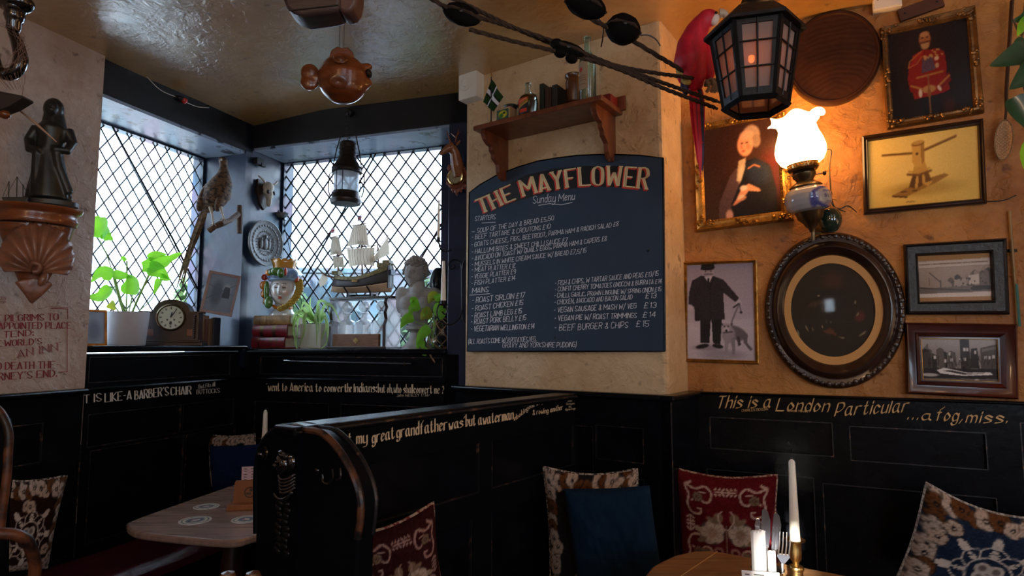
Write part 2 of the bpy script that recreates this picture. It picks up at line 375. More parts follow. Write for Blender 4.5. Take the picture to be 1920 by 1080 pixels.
# ---------------------------------------------------------------- flat prints painted on a fine grid
class Img:
    def __init__(s, w, h, bg):
        s.w, s.h = w, h; s.a = np.zeros((h, w, 3), np.float32); s.a[:] = bg
        yy, xx = np.mgrid[0:h, 0:w]; s.x = (xx+.5)/w; s.y = (yy+.5)/h
    def blend(s, m, c): m = np.clip(m, 0, 1)[..., None]; s.a = s.a*(1-m)+np.array(c, np.float32)*m; return s
    def ell(s, cx, cy, rx, ry, c, soft=.15, rot=0, al=1):
        X = s.x-cx; Y = s.y-cy
        if rot: r = math.radians(rot); X, Y = X*math.cos(r)+Y*math.sin(r), -X*math.sin(r)+Y*math.cos(r)
        d = np.sqrt((X/rx)**2+(Y/ry)**2); return s.blend(np.clip((1-d)/max(soft, 1e-3)+.5, 0, 1)*al, c)
    def poly(s, pts, c, al=1):
        ins = np.zeros(s.x.shape, bool); n = len(pts)
        for i in range(n):
            x1, y1 = pts[i]; x2, y2 = pts[(i+1) % n]
            if y1 == y2: continue
            cr = ((y1 > s.y) != (y2 > s.y)) & (s.x < (x2-x1)*(s.y-y1)/(y2-y1)+x1); ins ^= cr
        return s.blend(ins.astype(np.float32)*al, c)
    def line(s, pts, wd, c, al=1):
        m = np.zeros(s.x.shape, np.float32); asp = s.h/s.w
        for (x1, y1), (x2, y2) in zip(pts, pts[1:]):
            dx, dy = x2-x1, (y2-y1)*asp; L2 = dx*dx+dy*dy+1e-12
            t = np.clip(((s.x-x1)*dx+(s.y-y1)*asp*dy)/L2, 0, 1); d = np.hypot(s.x-x1-t*dx, (s.y-y1)*asp-t*dy)
            m = np.maximum(m, np.clip((wd/2-d)*s.w+.5, 0, 1))
        return s.blend(m*al, c)
    def vgrad(s, c1, c2, y0=0, y1=1, al=1):
        t = np.clip((s.y-y0)/(y1-y0), 0, 1)[..., None]; g = np.array(c1)*(1-t)+np.array(c2)*t
        m = ((s.y >= y0) & (s.y <= y1)).astype(np.float32)[..., None]*al; s.a = s.a*(1-m)+g*m; return s
    def speck(s, amt, seed=1, sc=1):
        r = np.random.RandomState(seed); n = r.randn(s.h//sc+1, s.w//sc+1); n = np.kron(n, np.ones((sc, sc)))[:s.h, :s.w]
        s.a = np.clip(s.a+(n*amt)[..., None], 0, 255); return s
    def blur(s, k=1):
        for _ in range(k):
            p = np.pad(s.a, ((1, 1), (1, 1), (0, 0)), 'edge'); s.a = (p[:-2, 1:-1]+p[2:, 1:-1]+p[1:-1, :-2]+p[1:-1, 2:]+2*p[1:-1, 1:-1])/6
        return s
    def cols(s):
        c = np.clip(s.a, 0, 255)/255; l = np.where(c <= .04045, c/12.92, ((c+.055)/1.055)**2.4); return l
    def samp(s, u, v):
        return s.L[min(s.h-1, max(0, int(v*s.h))), min(s.w-1, max(0, int(u*s.w)))]
def bil(q, u, v):   # q: TL TR BR BL
    return (q[0]*(1-u)+q[1]*u)*(1-v)+(q[3]*(1-u)+q[2]*u)*v
def printgrid(mb, q, img):
    w, h = img.w, img.h; mb.grid(lambda u, v: bil(q, u, v), w-1, h-1, cols=[tuple(c) for c in img.cols().reshape(-1, 3)], flip=True)
    return mb
# ================================================================ STRUCTURE
def PM(P): return mat4(P.u, -P.n, Vector((0, 0, 1)), P.o)      # local: x = along, y = into the wall, z = up
def struct(name, mb, m, **k): return build(mb, name, m, kind='structure', **k)
def slab(P, s0, s1, z0, z1, off, th):
    return MB(PM(P)).box(((s0+s1)/2, -off+th/2, (z0+z1)/2), (s1-s0, th, z1-z0))
def holed(mb, s0, s1, z0, z1, off, th, holes):
    xs = sorted({s0, s1, *[h[0] for h in holes], *[h[1] for h in holes]}); zs = sorted({z0, z1, *[h[2] for h in holes], *[h[3] for h in holes]})
    xs = [x for x in xs if s0 <= x <= s1]; zs = [z for z in zs if z0 <= z <= z1]
    for a, b in zip(xs, xs[1:]):
        for c, d in zip(zs, zs[1:]):
            if any(h[0] <= (a+b)/2 <= h[1] and h[2] <= (c+d)/2 <= h[3] for h in holes): continue
            mb.box(((a+b)/2, -off+th/2, (c+d)/2), (b-a, th, d-c))
    return mb

floor = struct('floor', MB().add([(-5, -3.4, 0), (5, -3.4, 0), (5, 6, 0), (-5, 6, 0)], [(0, 1, 2, 3)]), FLOORM, smooth=0)
bpts = [P1.at(-7.9, 0, -.02), P1.at(0, 0, -.02), P2.at(0, 0, -.02), P2.at(1.6, 0, -.02), PR.at(-.1, 0, -.12), PR.at(4.2, 0, -.05), Vector((5, .6, 0)), Vector((5, -3.2, 0)), Vector((-5, -3.2, 0))]
# ceiling: a thick slab over the room and both bays, slightly sagging
cm = MB()
def cz(x, y): return CEIL + .012*noise.noise(Vector((x*1.3, y*1.3, 0))) - (.05 if x < -2.0 else .05*max(0, min(1, (-1.2-x)/.8)))
cm.grid(lambda u, v: (-5+10*u, -3.4+8.4*v, cz(-5+10*u, -3.4+8.4*v)), 200, 168, flip=True)
def inroom(p): return (p-P1.o).dot(P1.n) > -.3 and (p-P2.o).dot(P2.n) > -.3
cm.f = [f for f in cm.f if inroom(cm.v[f[0]].lerp(cm.v[f[2]], .5))]
n_ = len(cm.v); cm.v += [v+Vector((0, 0, .25)) for v in cm.v]; cm.f += [tuple(i+n_ for i in f[::-1]) for f in cm.f]
struct('ceiling', cm, CEILM, smooth=180)

# left wall: plaster pier with two further windows behind the viewer
wl = holed(MB(PM(P1)), -7.9, -1.075, 0, CEIL, .03, .42, [(-6.9, -5.0, 1.2, 2.6)])
wall_left = struct('wall_left', wl, PLASTL, smooth=0)
struct('wall_bay_left', slab(P1, -1.075, .4, 0, 1.40, -.0, .46), BLACK, smooth=0)
struct('wall_bay_far', slab(P2, -.3, 1.5, 0, 1.39, -.0, .44), BLACK, smooth=0)
struct('trim_1', slab(P1, -1.075, .0, 2.712, CEIL+.03, 0, .45), BEAM, smooth=0)          # beam over left window
struct('trim_2', slab(P2, 0, 1.6, 2.75, CEIL+.03, 0, .42), BEAM, smooth=0)               # beam over far window
struct('trim_3', slab(P1, -1.075, -.06, 2.695, 2.713, -.012, .42), SOFFIT, smooth=0)     # painted soffits
struct('trim_4', slab(P2, .0, 1.43, 2.735, 2.751, -.012, .38), SOFFIT, smooth=0)
# corner post between the two bays
def plan(pts, z0, z1):
    m = MB(); n = len(pts)
    if sum(a.x*b.y-b.x*a.y for a, b in zip(pts, pts[1:]+pts[:1])) < 0: pts = pts[::-1]
    m.add([(p.x, p.y, z0) for p in pts]+[(p.x, p.y, z1) for p in pts], [tuple(range(n-1, -1, -1)), tuple(range(n, 2*n))]+[(i, (i+1) % n, (i+1) % n+n, i+n) for i in range(n)])
    return m
c3 = Vector((C0[0], C0[1], 0)) - P1.n*.5 - P2.n*.5
struct('trim_5', plan([P1.at(-.06, 0), P1.at(0, 0), G2.at(-.015, 0), G2.at(-.015, 0, -.1), c3, G1.at(-.06, 0, -.08), G1.at(-.06, 0)], 1.3, CEIL+.02), BLUEBLK, smooth=0)
struct('trim_17', slab(P2, 1.262, 1.44, 0, CEIL+.02, -.30, .12), BLUEBLK, smooth=0)   # jamb behind the post
struct('trim_6', slab(P2, 1.425, 1.60, 0, CEIL+.02, .0, .42), BLUEBLK, smooth=0, bevel=.004)   # post by the plaster pillar
# plaster pillar
pl = [PB.at(-1.135, 0), PB.at(0, 0), PR.o.copy(), PR.at(.0, 0, -.35), PR.at(-.4, 0, -.6), P2.at(1.8, 0, -.4), P2.at(1.57, 0, -.3), P2.at(1.56, 0, -.02)]
struct('wall_pillar', plan(pl, 0, CEIL+.05), PLAST, smooth=0, bevel=.018)
struct('wall_right', slab(PR, -.02, 4.3, 0, CEIL+.1, 0, .22), PLASTR, smooth=0)
# bar room behind the viewer
BK = Pl((0, -3.0), (-1, 0))
holes = [(-1.2-.0, .4, 1.0, 2.3)]
bk = holed(MB(PM(BK)), -5, 5, 0, 3.1, 0, .12, [(-1.3, -.1, 1.3, 2.4), (-3.9, -2.6, 1.2, 2.5), (1.01, 1.17, 1.88, 2.05)])  # smallest opening is added to narrow the sun to a beam on the napkin
struct('wall_back', bk, BARWALL, smooth=0)
RS = Pl((4.3, 0), (0, -1))
struct('wall_bar', slab(RS, -2.5, 3.2, 0, 3.1, 0, .15), BARWALL, smooth=0)
wn = [7]
def plainwin(P, a, b, c, d, off):
    M = PM(P); wn[0] += 1
    e = MB(M)
    for x in (a+.02, (a+b)/2, b-.02): e.box((x, -off, (c+d)/2), (.04, .05, d-c))
    for z in (c+.02, (c+d)/2, d-.02): e.box(((a+b)/2, -off, z), (b-a, .045, .04))
    w_ = struct('window_%d' % (wn[0]-5), e, BLACK, smooth=0)
    build(MB(M).box(((a+b)/2, -off, (c+d)/2), (b-a-.01, .004, d-c-.01)), 'pane', GLASSW, parent=w_, smooth=0)
    portal(P, a, b, c, d, off-.1)
def portal(P, a, b, c, d, off):
    p = P.at((a+b)/2, (c+d)/2, off)
    l = light('AREA', 'daylight_portal', p, 1, (1, 1, 1), P.n.to_track_quat('-Z', 'Y').to_euler(), shape='RECTANGLE')
    z = P.n; l.data.size = b-a; l.data.size_y = d-c; l.data.cycles.is_portal = True
    # align: local X along the wall, local -Z into the room
    X = P.u; Y = Vector((0, 0, 1)); Z = -P.n
    l.rotation_euler = mat4(X, Z.cross(X), Z, Vector((0, 0, 0))).to_euler()
plainwin(P1, -6.9, -5.0, 1.2, 2.6, -.1)
plainwin(BK, -3.9, -2.6, 1.2, 2.5, -.06); plainwin(BK, -1.3, -.1, 1.3, 2.4, -.06)

# ---------------------------------------------------------------- leaded windows
def clip(poly, s0, s1, z0, z1):
    for ax, lim, sg in ((0, s0, 1), (0, s1, -1), (1, z0, 1), (1, z1, -1)):
        out = []
        for i in range(len(poly)):
            a, b = poly[i], poly[(i+1) % len(poly)]; da, db = (a[ax]-lim)*sg, (b[ax]-lim)*sg
            if da >= 0: out.append(a)
            if (da >= 0) != (db >= 0):
                t = da/(da-db); out.append((a[0]+(b[0]-a[0])*t, a[1]+(b[1]-a[1])*t))
        poly = out
        if len(poly) < 3: return []
    return poly
def leaded(name, G, s0, s1, z0, z1, cw, ch, ps, pz, bars, lr=.0032):
    M = PM(G)
    t = thing(name, None, None, G.at((s0+s1)/2, z0)); t['kind'] = 'structure'
    fr = MB(M)
    for x in (s0-.015, s1+.015): fr.box((x, 0, (z0+z1)/2), (.035, .05, z1-z0+.06))
    for z in (z0-.015, z1+.012): fr.box(((s0+s1)/2, 0, z), (s1-s0+.06, .05, .035))
    build(fr, 'window_frame', BLUEBLK, parent=t, smooth=0)
    full = None; lm = MB(M)
    ni = int((s1-s0)/cw)+3; nj = int((z1-z0)/ch)+3
    for i in range(-1, 2*ni):
        for j in range(-1, 2*nj):
            if (i+j) % 2: continue
            cx, cz_ = s0+ps+i*cw/2, z0+pz+j*ch/2
            dia = [(cx, cz_-ch/2), (cx+cw/2, cz_), (cx, cz_+ch/2), (cx-cw/2, cz_)]
            pc = clip(dia, s0, s1, z0, z1)
            if len(pc) < 3: continue
            ar = abs(sum(a[0]*b[1]-b[0]*a[1] for a, b in zip(pc, pc[1:]+pc[:1])))/2
            if ar < 2e-4: continue
            org = G.at(cx, cz_)
            if abs(ar-cw*ch/2) < 1e-7 and full:
                o = full.copy(); COL.objects.link(o); o.location = org-ORG[t.name]
            else:
                b = MB(mat4(G.u, -G.n, Vector((0, 0, 1)), Vector((0, 0, 0)))); b.prism([(x-cx, z-cz_) for x, z in pc], -.0012, .0012)
                me = bpy.data.meshes.new('pane'); me.from_pydata(b.v, [], b.f); me.materials.append(GLASS)
                o = bpy.data.objects.new('pane', me); COL.objects.link(o); o.parent = t; o.location = org-ORG[t.name]
                if abs(ar-cw*ch/2) < 1e-7: full = o
            if full is o or o.parent is None: o.parent = t
            # slightly uneven glass
            o.rotation_euler = (random.uniform(-.012, .012), random.uniform(-.012, .012), random.uniform(-.012, .012))
    # cames: straight runs in both directions, clipped to the opening
    def seg(x1, z1_, x2, z2, r):
        # Liang-Barsky
        dx, dz = x2-x1, z2-z1_; t0, t1_ = 0, 1
        for p, q in ((-dx, x1-s0), (dx, s1-x1), (-dz, z1_-z0), (dz, z1-z1_)):
            if abs(p) < 1e-12:
                if q < 0: return
                continue
            v = q/p
            if p < 0: t0 = max(t0, v)
            else: t1_ = min(t1_, v)
        if t0 >= t1_: return
        a = Vector((x1+dx*t0, 0, z1_+dz*t0)); b = Vector((x1+dx*t1_, 0, z1_+dz*t1_)); d = (b-a)
        if d.length < .01: return
        R = Matrix.Rotation(math.atan2(d.x, d.z), 3, 'Y'); lm.box((a+b)/2, (r*2, r*1.6, d.length), R)
    H = (z1-z0)+2; 
    for k in range(-2*nj-ni, 2*(ni+nj)):
        x = s0+ps+cw/2+k*cw; zc = z0+pz
        run = H*cw/ch
        seg(x-run, zc-H, x+run, zc+H, lr); seg(x-run, zc+H, x+run, zc-H, lr)
    build(lm, 'lead_came', LEAD, parent=t, smooth=0)
    for pts in bars:
        bm_ = MB(); q = [G.hit(x, y, .02) for x, y in pts]; bm_.tube(q, .0062, 6); build(bm_, 'saddle_bar', IRON, parent=t)
    portal(G, s0, s1, z0, z1, -.12)
    return t
z1a = 2.70
leaded('window_1', G1, -1.12, -.075, 1.45, z1a-.012, .088, .119, .03, .02, [[(204, 225), (325, 450), (383, 568)]])
leaded('window_2', G2, .0, 1.235, 1.43, 2.735, .1075, .1305, .045, .055, [[(705, 288), (570, 525), (520, 612)], [(838, 402), (700, 640)]], .0046)

# ---------------------------------------------------------------- sills, rails, panelling
SILL1, SILL2 = 1.440, 1.420
struct('trim_7', slab(P1, -1.075, -.0, SILL1-.032, SILL1, .025, .40), BLACK, bevel=.008, smooth=30)
struct('trim_8', slab(P2, .03, 1.425, SILL2-.03, SILL2, .025, .38), BLACK, bevel=.008, smooth=30)
def dado(name, P, s0, s1, z1, off, panels, cap=.035, capz=.026, worn=(), capoff=.0, ends=.0):
    M = PM(P); fr = holed(MB(M), s0, s1, 0, z1, off, off+.004 if off > .02 else .022, [])
    fr = MB(M); 
    holed(fr, s0, s1, 0, z1, off, .018, panels)
    d = struct(name, fr, BLACK, smooth=0)
    for i, (a, b, c, e) in enumerate(panels):
        pm = MB(M); pm.box(((a+b)/2, -off+.024, (c+e)/2), (b-a+.004, .012, e-c+.004))
        build(pm, 'panel', BLACK, parent=d, smooth=0, bevel=.003)
        bd = MB(M)
        for x in (a, b): bd.box((x, -off+.006, (c+e)/2), (.004, .014, e-c))
        for z in (c, e): bd.box(((a+b)/2, -off+.006, z), (b-a, .014, .004))
        build(bd, 'worn_moulding', WORN, parent=d, smooth=0)
    if cap:
        cm_ = MB(M).box(((s0+s1)/2, -off-cap/2+.01, z1+capz/2), (s1-s0+ends*2, cap+.02, capz))
        build(cm_, 'cap_rail', BLACK, parent=d, bevel=.009, smooth=40)
    return d
# left pier
d_pier = dado('trim_9', P1, -3.2, -1.092, 1.215, .05, [(-2.75, -2.1, .93, 1.10), (-1.98, -1.27, .93, 1.10), (-2.75, -2.1, .12, .82), (-1.98, -1.27, .12, .82)], ends=.004)
# under the left window
d_l = dado('trim_10', P1, -1.088, -.02, 1.225, .022, [(-1.04, -.50, .955, 1.11), (-.485, -.10, .955, 1.11), (-1.02, -.47, .50, .935), (-.455, -.08, .50, .935)], cap=.022, capz=.016)
u_l = dado('trim_11', P1, -1.088, -.05, 1.40, .006, [(-1.04, -.13, 1.262, 1.385)], cap=0)
d_f = dado('trim_12', P2, .02, 1.42, 1.228, .022, [(.11, .66, .86, 1.09), (.74, 1.32, .86, 1.09), (.11, .66, .2, .80), (.74, 1.32, .2, .80)], cap=.02, capz=.015)
u_f = dado('trim_13', P2, .02, 1.42, 1.385, .006, [(.13, 1.40, 1.262, 1.37)], cap=0)
sB = lambda x, y=800, off=.05: PB.sz(x, y, off)[0]
d_b = dado('trim_14', PB, -1.155, .03, 1.205, .05, [(-.50, -.345, .45, 1.07), (-.33, -.10, .93, 1.08), (-.33, -.10, .2, .86), (-.95, -.55, .2, 1.05)], cap=.035, ends=.012)
PTm = PM(PT)
PTd = Pl(PB.at(.03, 0, .05).xy, (PR.at(.04, 0, .04)-PB.at(.03, 0, .05)).xy)
L_ = (PR.at(.05, 0, .04)-PB.at(.03, 0, .05)).length
if PTd.n.dot(Vector((1, 0, 0))) < 0: PTd.n = -PTd.n
pm = plan([PB.at(-.02, 0, .05), PB.at(.03, 0, .05), PR.at(.05, 0, .035), PR.at(.05, 0, -.01), PR.at(0, 0, -.02), PB.at(-.02, 0, -.02)], 0, 1.205)
d_t = struct('trim_15', pm, BLACK, smooth=0, bevel=.003)
pm = plan([PB.at(-.02, 0, .085), PB.at(.055, 0, .085), PR.at(.07, 0, .055), PR.at(.07, 0, 0), PR.at(0, 0, -.02), PB.at(-.02, 0, -.02)], 1.205, 1.231)
build(pm, 'cap_rail', BLACK, parent=d_t, smooth=0, bevel=.008)
bd = MB(); bd.tube([PB.at(.03, z, .052) for z in (.3, .6, .9, 1.2)], .003, 5); build(bd, 'worn_edge', WORN, parent=d_t)
d_r = dado('trim_16', PR, .03, 3.4, 1.219, .035, [(.10, .60, .975, 1.115), (.665, 1.13, .965, 1.105), (.08, .52, .2, .88), (.555, 1.15, .2, .86), (1.24, 1.30, .4, 1.15), (1.4, 2.2, .2, 1.1)], cap=.022, capz=.012)
bd = MB(PM(P1))
for z0_, z1_ in ((.45, .62), (.70, .98)): bd.box((-1.094, -.052, (z0_+z1_)/2), (.005, .005, z1_-z0_))
build(bd, 'worn_edge', WORN, parent=d_pier, smooth=0)

# ---------------------------------------------------------------- painted writing on the walls
def words(parent, m, P, off, items, name='lettering'):
    mb = MB()
    for it in items: ink(mb, P, off, *it[0], **it[1])
    return build(mb, name, m, parent=parent, smooth=0)
words(wall_left, REDINK, P1, .0315, [
    (('E PILGRIMS TO', [(-6, 603), (109, 600)], 12), dict(nib=2.5, ang=10, thin=1.0, serif=.5)),
    (('APPOINTED PLACE', [(-2, 617), (133, 616)], 12), dict(nib=2.5, ang=10, thin=1.0, serif=.5)),
    (('- TEND:', [(-8, 634), (62, 629)], 11), dict(nib=2.5, ang=10, thin=1.0, serif=.5)),
    (("E WORLD'S", [(-6, 650), (78, 645)], 11), dict(nib=2.5, ang=10, thin=1.0, serif=.5)),
    (('AN INN', [(33, 670), (107, 656)], 13), dict(nib=1.3, ang=10, thin=.8, serif=.6)),
    (('AN INN', [(35, 672), (109, 658)], 13), dict(nib=.9, ang=10, thin=.6, serif=.6)),
    (('O DEATH THE-', [(-6, 693), (110, 690)], 13), dict(nib=2.5, ang=10, thin=1.0, serif=.5)),
    (("RNEY'S END.", [(-3, 713), (106, 706)], 13), dict(nib=2.5, ang=10, thin=1.0, serif=.5)),
    (('DEN', [(-1, 562), (11, 562)], 6), dict(nib=.8, thin=.5)),
    (('1700', [(-3, 569), (10, 568)], 4), dict(nib=.8, thin=.5)),
    (('–', [(95, 580), (128, 581)], 9), dict(nib=1, ang=90, thin=1))])
mb = MB()
for a, b in (((95, 578), (128, 579)), ((127, 579), (127, 598)), ((126, 616), (126, 697)), ((110, 698), (127, 697))):
    mb.tube([P1.hit(*a, .031), P1.hit(*b, .031)], .0013, 4)
build(mb, 'lettering', REDINK, parent=wall_left)
words(d_l, CREAM2, P1, .0235, [
    (('T IS', [(158, 756), (190, 752)], 15), dict(nib=2.6, ang=15, thin=1, serif=.4)),
    (('LIKE-A', [(197, 754), (246, 748)], 16), dict(nib=2.6, ang=15, thin=1, serif=.4)),
    (("BARBER'S", [(253, 749), (316, 741)], 16), dict(nib=2.6, ang=15, thin=1, serif=.4)),
    (('CHAIR', [(321, 741), (358, 739)], 15), dict(nib=2.6, ang=15, thin=1, serif=.4)),
    (('That Fits All', [(371, 729), (403, 724)], 7), dict(nib=1, ang=20, thin=.6)),
    (('BUTTOCKS', [(369, 739), (412, 736)], 8), dict(nib=1.2, ang=20, thin=.7))])
words(d_f, CREAMINK, P2, .0235, [
    (("'", [(499, 727), (501, 727)], 8), dict(nib=1.5)), (('went to', [(503, 733), (538, 733)], 14), dict(nib=2.3, ang=40, thin=.6)),
    (('America', [(544, 733), (586, 734)], 15), dict(nib=2.3, ang=40, thin=.6)), (('to convert', [(592, 734), (650, 735)], 14), dict(nib=2.3, ang=40, thin=.6)),
    (('the', [(647, 735), (659, 735)], 14), dict(nib=2.1, ang=40, thin=.6)), (('Indians:', [(664, 735), (706, 735)], 15), dict(nib=2.3, ang=40, thin=.6)),
    (('but oh,who shall', [(709, 736), (774, 737)], 14), dict(nib=1.9, ang=40, thin=.6)), (('convert me ?', [(776, 737), (832, 738)], 14), dict(nib=1.9, ang=40, thin=.6)),
    (('John WESLEY 1736-', [(744, 744), (806, 743)], 5), dict(nib=.7, ang=40, thin=.4))])
words(d_r, GOLDINK, PR, .0365, [
    (('This is a', [(1343, 765), (1443, 764)], 22), dict(nib=3.8, ang=38, thin=1.1, slant=.30)),
    (('London', [(1455, 770), (1552, 772)], 23), dict(nib=3.8, ang=38, thin=1.1, slant=.30)),
    (('Particular', [(1565, 780), (1700, 772)], 24), dict(nib=3.8, ang=38, thin=1.1, slant=.30)),
    (('…a', [(1702, 786), (1745, 788)], 17), dict(nib=3.4, ang=38, thin=1.1, slant=.30)),
    (('fog,', [(1754, 788), (1803, 790)], 22), dict(nib=3.8, ang=38, thin=1.1, slant=.30)),
    (('miss.', [(1811, 792), (1887, 793)], 20), dict(nib=3.8, ang=38, thin=1.1, slant=.30)),
    (('CHARLES DICKENS', [(1391, 772), (1440, 769)], 4.5), dict(nib=.8, thin=.5)), (('Bleak House', [(1479, 772), (1515, 773)], 4.5), dict(nib=.8, thin=.5))])

# ---------------------------------------------------------------- outside
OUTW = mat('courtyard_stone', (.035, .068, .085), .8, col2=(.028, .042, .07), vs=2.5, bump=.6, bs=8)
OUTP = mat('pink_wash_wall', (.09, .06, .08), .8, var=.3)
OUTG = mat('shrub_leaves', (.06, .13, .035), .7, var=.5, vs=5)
PAVE = mat('pale_paving', (.55, .56, .55), .8, var=.2)
g = struct('ground_outside', MB().box((-4, 14, -.6), (60, 22, .1)).box((-22, -4, -.6), (34, 16, .1)), PAVE, smooth=0)
def block(name, label, c, sz, m, rz=0, cat='wall'):
    t = thing(name, label, cat, (c[0], c[1], -.55))
    R = Matrix.Rotation(rz, 3, 'Z'); build(MB().box((c[0], c[1], (c[2]-.55)/2), (sz[0], sz[1], c[2]+.55), R), 'wall_body', m, parent=t, smooth=0)
    build(MB().box((c[0], c[1], c[2]+.03), (sz[0]+.08, sz[1]+.08, .06), R), 'coping', m, parent=t, smooth=0, bevel=.01)
    return t
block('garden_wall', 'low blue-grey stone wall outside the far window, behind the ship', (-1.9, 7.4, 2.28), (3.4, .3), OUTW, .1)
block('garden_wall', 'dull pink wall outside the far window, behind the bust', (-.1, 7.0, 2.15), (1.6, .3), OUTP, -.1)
def shrub(loc, r, n, label):
    t = thing('garden_shrub', label, 'shrub', loc, None); st = MB().tube([Vector(loc), Vector(loc)+Vector((0, 0, 1.5+r*2))], .03, 6); build(st, 'stem', DWOOD, parent=t)
    b = MB(); rd = random.Random(n)
    for i in range(n):
        d = Vector((rd.gauss(0, 1), rd.gauss(0, 1), rd.gauss(0, 1))).normalized()*r*rd.uniform(.6, 1.05); c = Vector(loc)+Vector((0, 0, 1.6+r*1.1))+d
        a = Vector((rd.gauss(0, 1), rd.gauss(0, 1), rd.gauss(0, 1))).normalized(); e = a.orthogonal().normalized(); L = r*.13
        b.add([c-a*L, c+e*L*.5, c+a*L, c-e*L*.5], [(0, 1, 2, 3)])
    build(b, 'foliage', OUTG, parent=t, smooth=0, kind='stuff')
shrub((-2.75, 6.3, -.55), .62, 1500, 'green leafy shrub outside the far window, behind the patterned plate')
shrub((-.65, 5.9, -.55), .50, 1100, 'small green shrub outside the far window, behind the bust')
# ================================================================ THINGS ON THE WALLS
def frame(name, label, cat, P, qo, qi, depth, m, img, mi=PRINTG, prof=None, back=.004, orn=None, group=None, ornm=None, sight=None):
    """picture frame: qo / qi outer and inner corners in pixels TL TR BR BL; prof = [(t, height)]"""
    c = P.hit(sum(p[0] for p in qo)/4, max(p[1] for p in qo), 0)
    t = thing(name, label, cat, c, group)
    prof = prof or [(0, 0), (0, .7), (.15, 1), (.5, .75), (.75, .8), (1, .35), (1, 0)]
    O = [P.hit(*p, 0) for p in qo]; I = [P.hit(*p, 0) for p in qi]
    mb = MB(); vs = []
    for tt, h in prof:
        for k in range(4): vs.append(O[k].lerp(I[k], tt)+P.n*(back+h*depth))
    n = len(prof); fs = []
    for i in range(n-1):
        for k in range(4): j = (k+1) % 4; fs.append((i*4+k, i*4+j, (i+1)*4+j, (i+1)*4+k))
    for k in range(4): j = (k+1) % 4; fs.append(((n-1)*4+k, (n-1)*4+j, j, k))
    mb.add(vs, [f[::-1] for f in fs]); build(mb, 'frame', m, parent=t, smooth=35)
    if sight:
        sb = MB()
        for k in range(4):
            j = (k+1) % 4; sb.tube([I[k]+P.n*(back+depth*.4), I[j]+P.n*(back+depth*.4)], sight[1], 6)
        build(sb, 'sight_edge', sight[0], parent=t)
    g = MB(); printgrid(g, [p+P.n*(back+depth*.25) for p in I], img); build(g, 'picture', mi, parent=t, smooth=0)
    if orn:
        ob = MB(); rd = random.Random(len(label))
        for k in range(4):
            cc = O[k].lerp(I[k], .5)
            for q in range(16):
                e = rd.random(); j = (k+(1 if q % 2 else -1)) % 4; d = (O[j]-O[k]).normalized()
                ob.ell(cc+d*e*orn*2.2+(O[k]-I[k])*rd.uniform(-.35, .45)+P.n*(back+depth*(1.02-.2*e)), orn*rd.uniform(.15, .36), 8)
            j = (k+1) % 4; mid = (O[k]+O[j]+I[k]+I[j])/4; d = (O[j]-O[k]).normalized()
            for q in range(13): ob.ell(mid+d*rd.uniform(-1, 1)*orn*1.6+(O[k]-I[k])*rd.uniform(-.3, .3)+P.n*(back+depth), orn*rd.uniform(.14, .32), 8)
            for q in range(26):
                f_ = (q+.5)/26; pp = (O[k].lerp(I[k], .86)).lerp(O[j].lerp(I[j], .86), f_); ob.ell(pp+P.n*(back+depth*.75), orn*.07, 6)
        build(ob, 'ornament', ornm or m, parent=t)
    return t
# --- seated gentleman portrait
im = Img(120, 150, (46, 24, 16)); im.poly([(0, 0), (.25, 0), (.22, 1), (0, 1)], (62, 38, 24)); im.ell(.5, .3, .6, .35, (58, 30, 20), .8); im.ell(.95, .6, .22, .25, (84, 20, 16), .7)
im.poly([(.2, 1), (.25, .8), (.35, .58), (.5, .42), (.7, .40), (.88, .5), (.95, .75), (.95, 1)], (24, 20, 26))
im.poly([(.18, 1), (.2, .82), (.36, .55), (.48, .45), (.5, .62), (.36, .85), (.35, 1)], (86, 62, 62))
im.ell(.73, .56, .16, .12, (30, 38, 58), .6, 20); im.line([(.6, .5), (.68, .47), (.75, .5)], .02, (200, 120, 70))
im.poly([(.48, .40), (.58, .38), (.56, .50), (.50, .62), (.44, .62), (.46, .5)], (186, 160, 132)); im.ell(.5, .55, .03, .09, (210, 188, 160), .5, 15)
im.ell(.66, .15, .115, .11, (170, 140, 120), .25); im.ell(.72, .22, .06, .07, (150, 120, 100), .3); im.ell(.575, .24, .105, .125, (226, 152, 116), .2); im.ell(.60, .14, .09, .05, (214, 160, 130), .4)
im.ell(.535, .22, .016, .008, (60, 30, 24), .5); im.ell(.60, .22, .02, .008, (70, 35, 26), .5); im.line([(.53, .23), (.52, .27), (.545, .275)], .012, (190, 110, 80)); im.ell(.55, .305, .025, .008, (170, 60, 50), .5); im.ell(.62, .27, .03, .03, (220, 120, 90), .8)
im.poly([(.42, .82), (.36, .88), (.55, .78), (.6, .74), (.72, .76), (.74, .73), (.6, .66), (.5, .70)], (222, 150, 112)); im.ell(.53, .70, .05, .03, (230, 205, 180), .4); im.ell(.5, .80, .05, .03, (226, 200, 170), .5); im.line([(.6, .72), (.74, .75)], .025, (226, 156, 118)); im.line([(.4, .86), (.55, .8)], .03, (206, 130, 96))
im.ell(.33, .97, .05, .06, (200, 150, 130), .5); im.blur(2).speck(5)
frame('portrait_painting', 'ornate gilt framed portrait of a powdered-haired gentleman with folded hands', 'painting', PR, [(1300, 240), (1474, 204), (1489, 414), (1307, 436)], [(1317, 247), (1456, 220), (1465, 397), (1324, 415)], .03, GOLD, im, orn=.030)
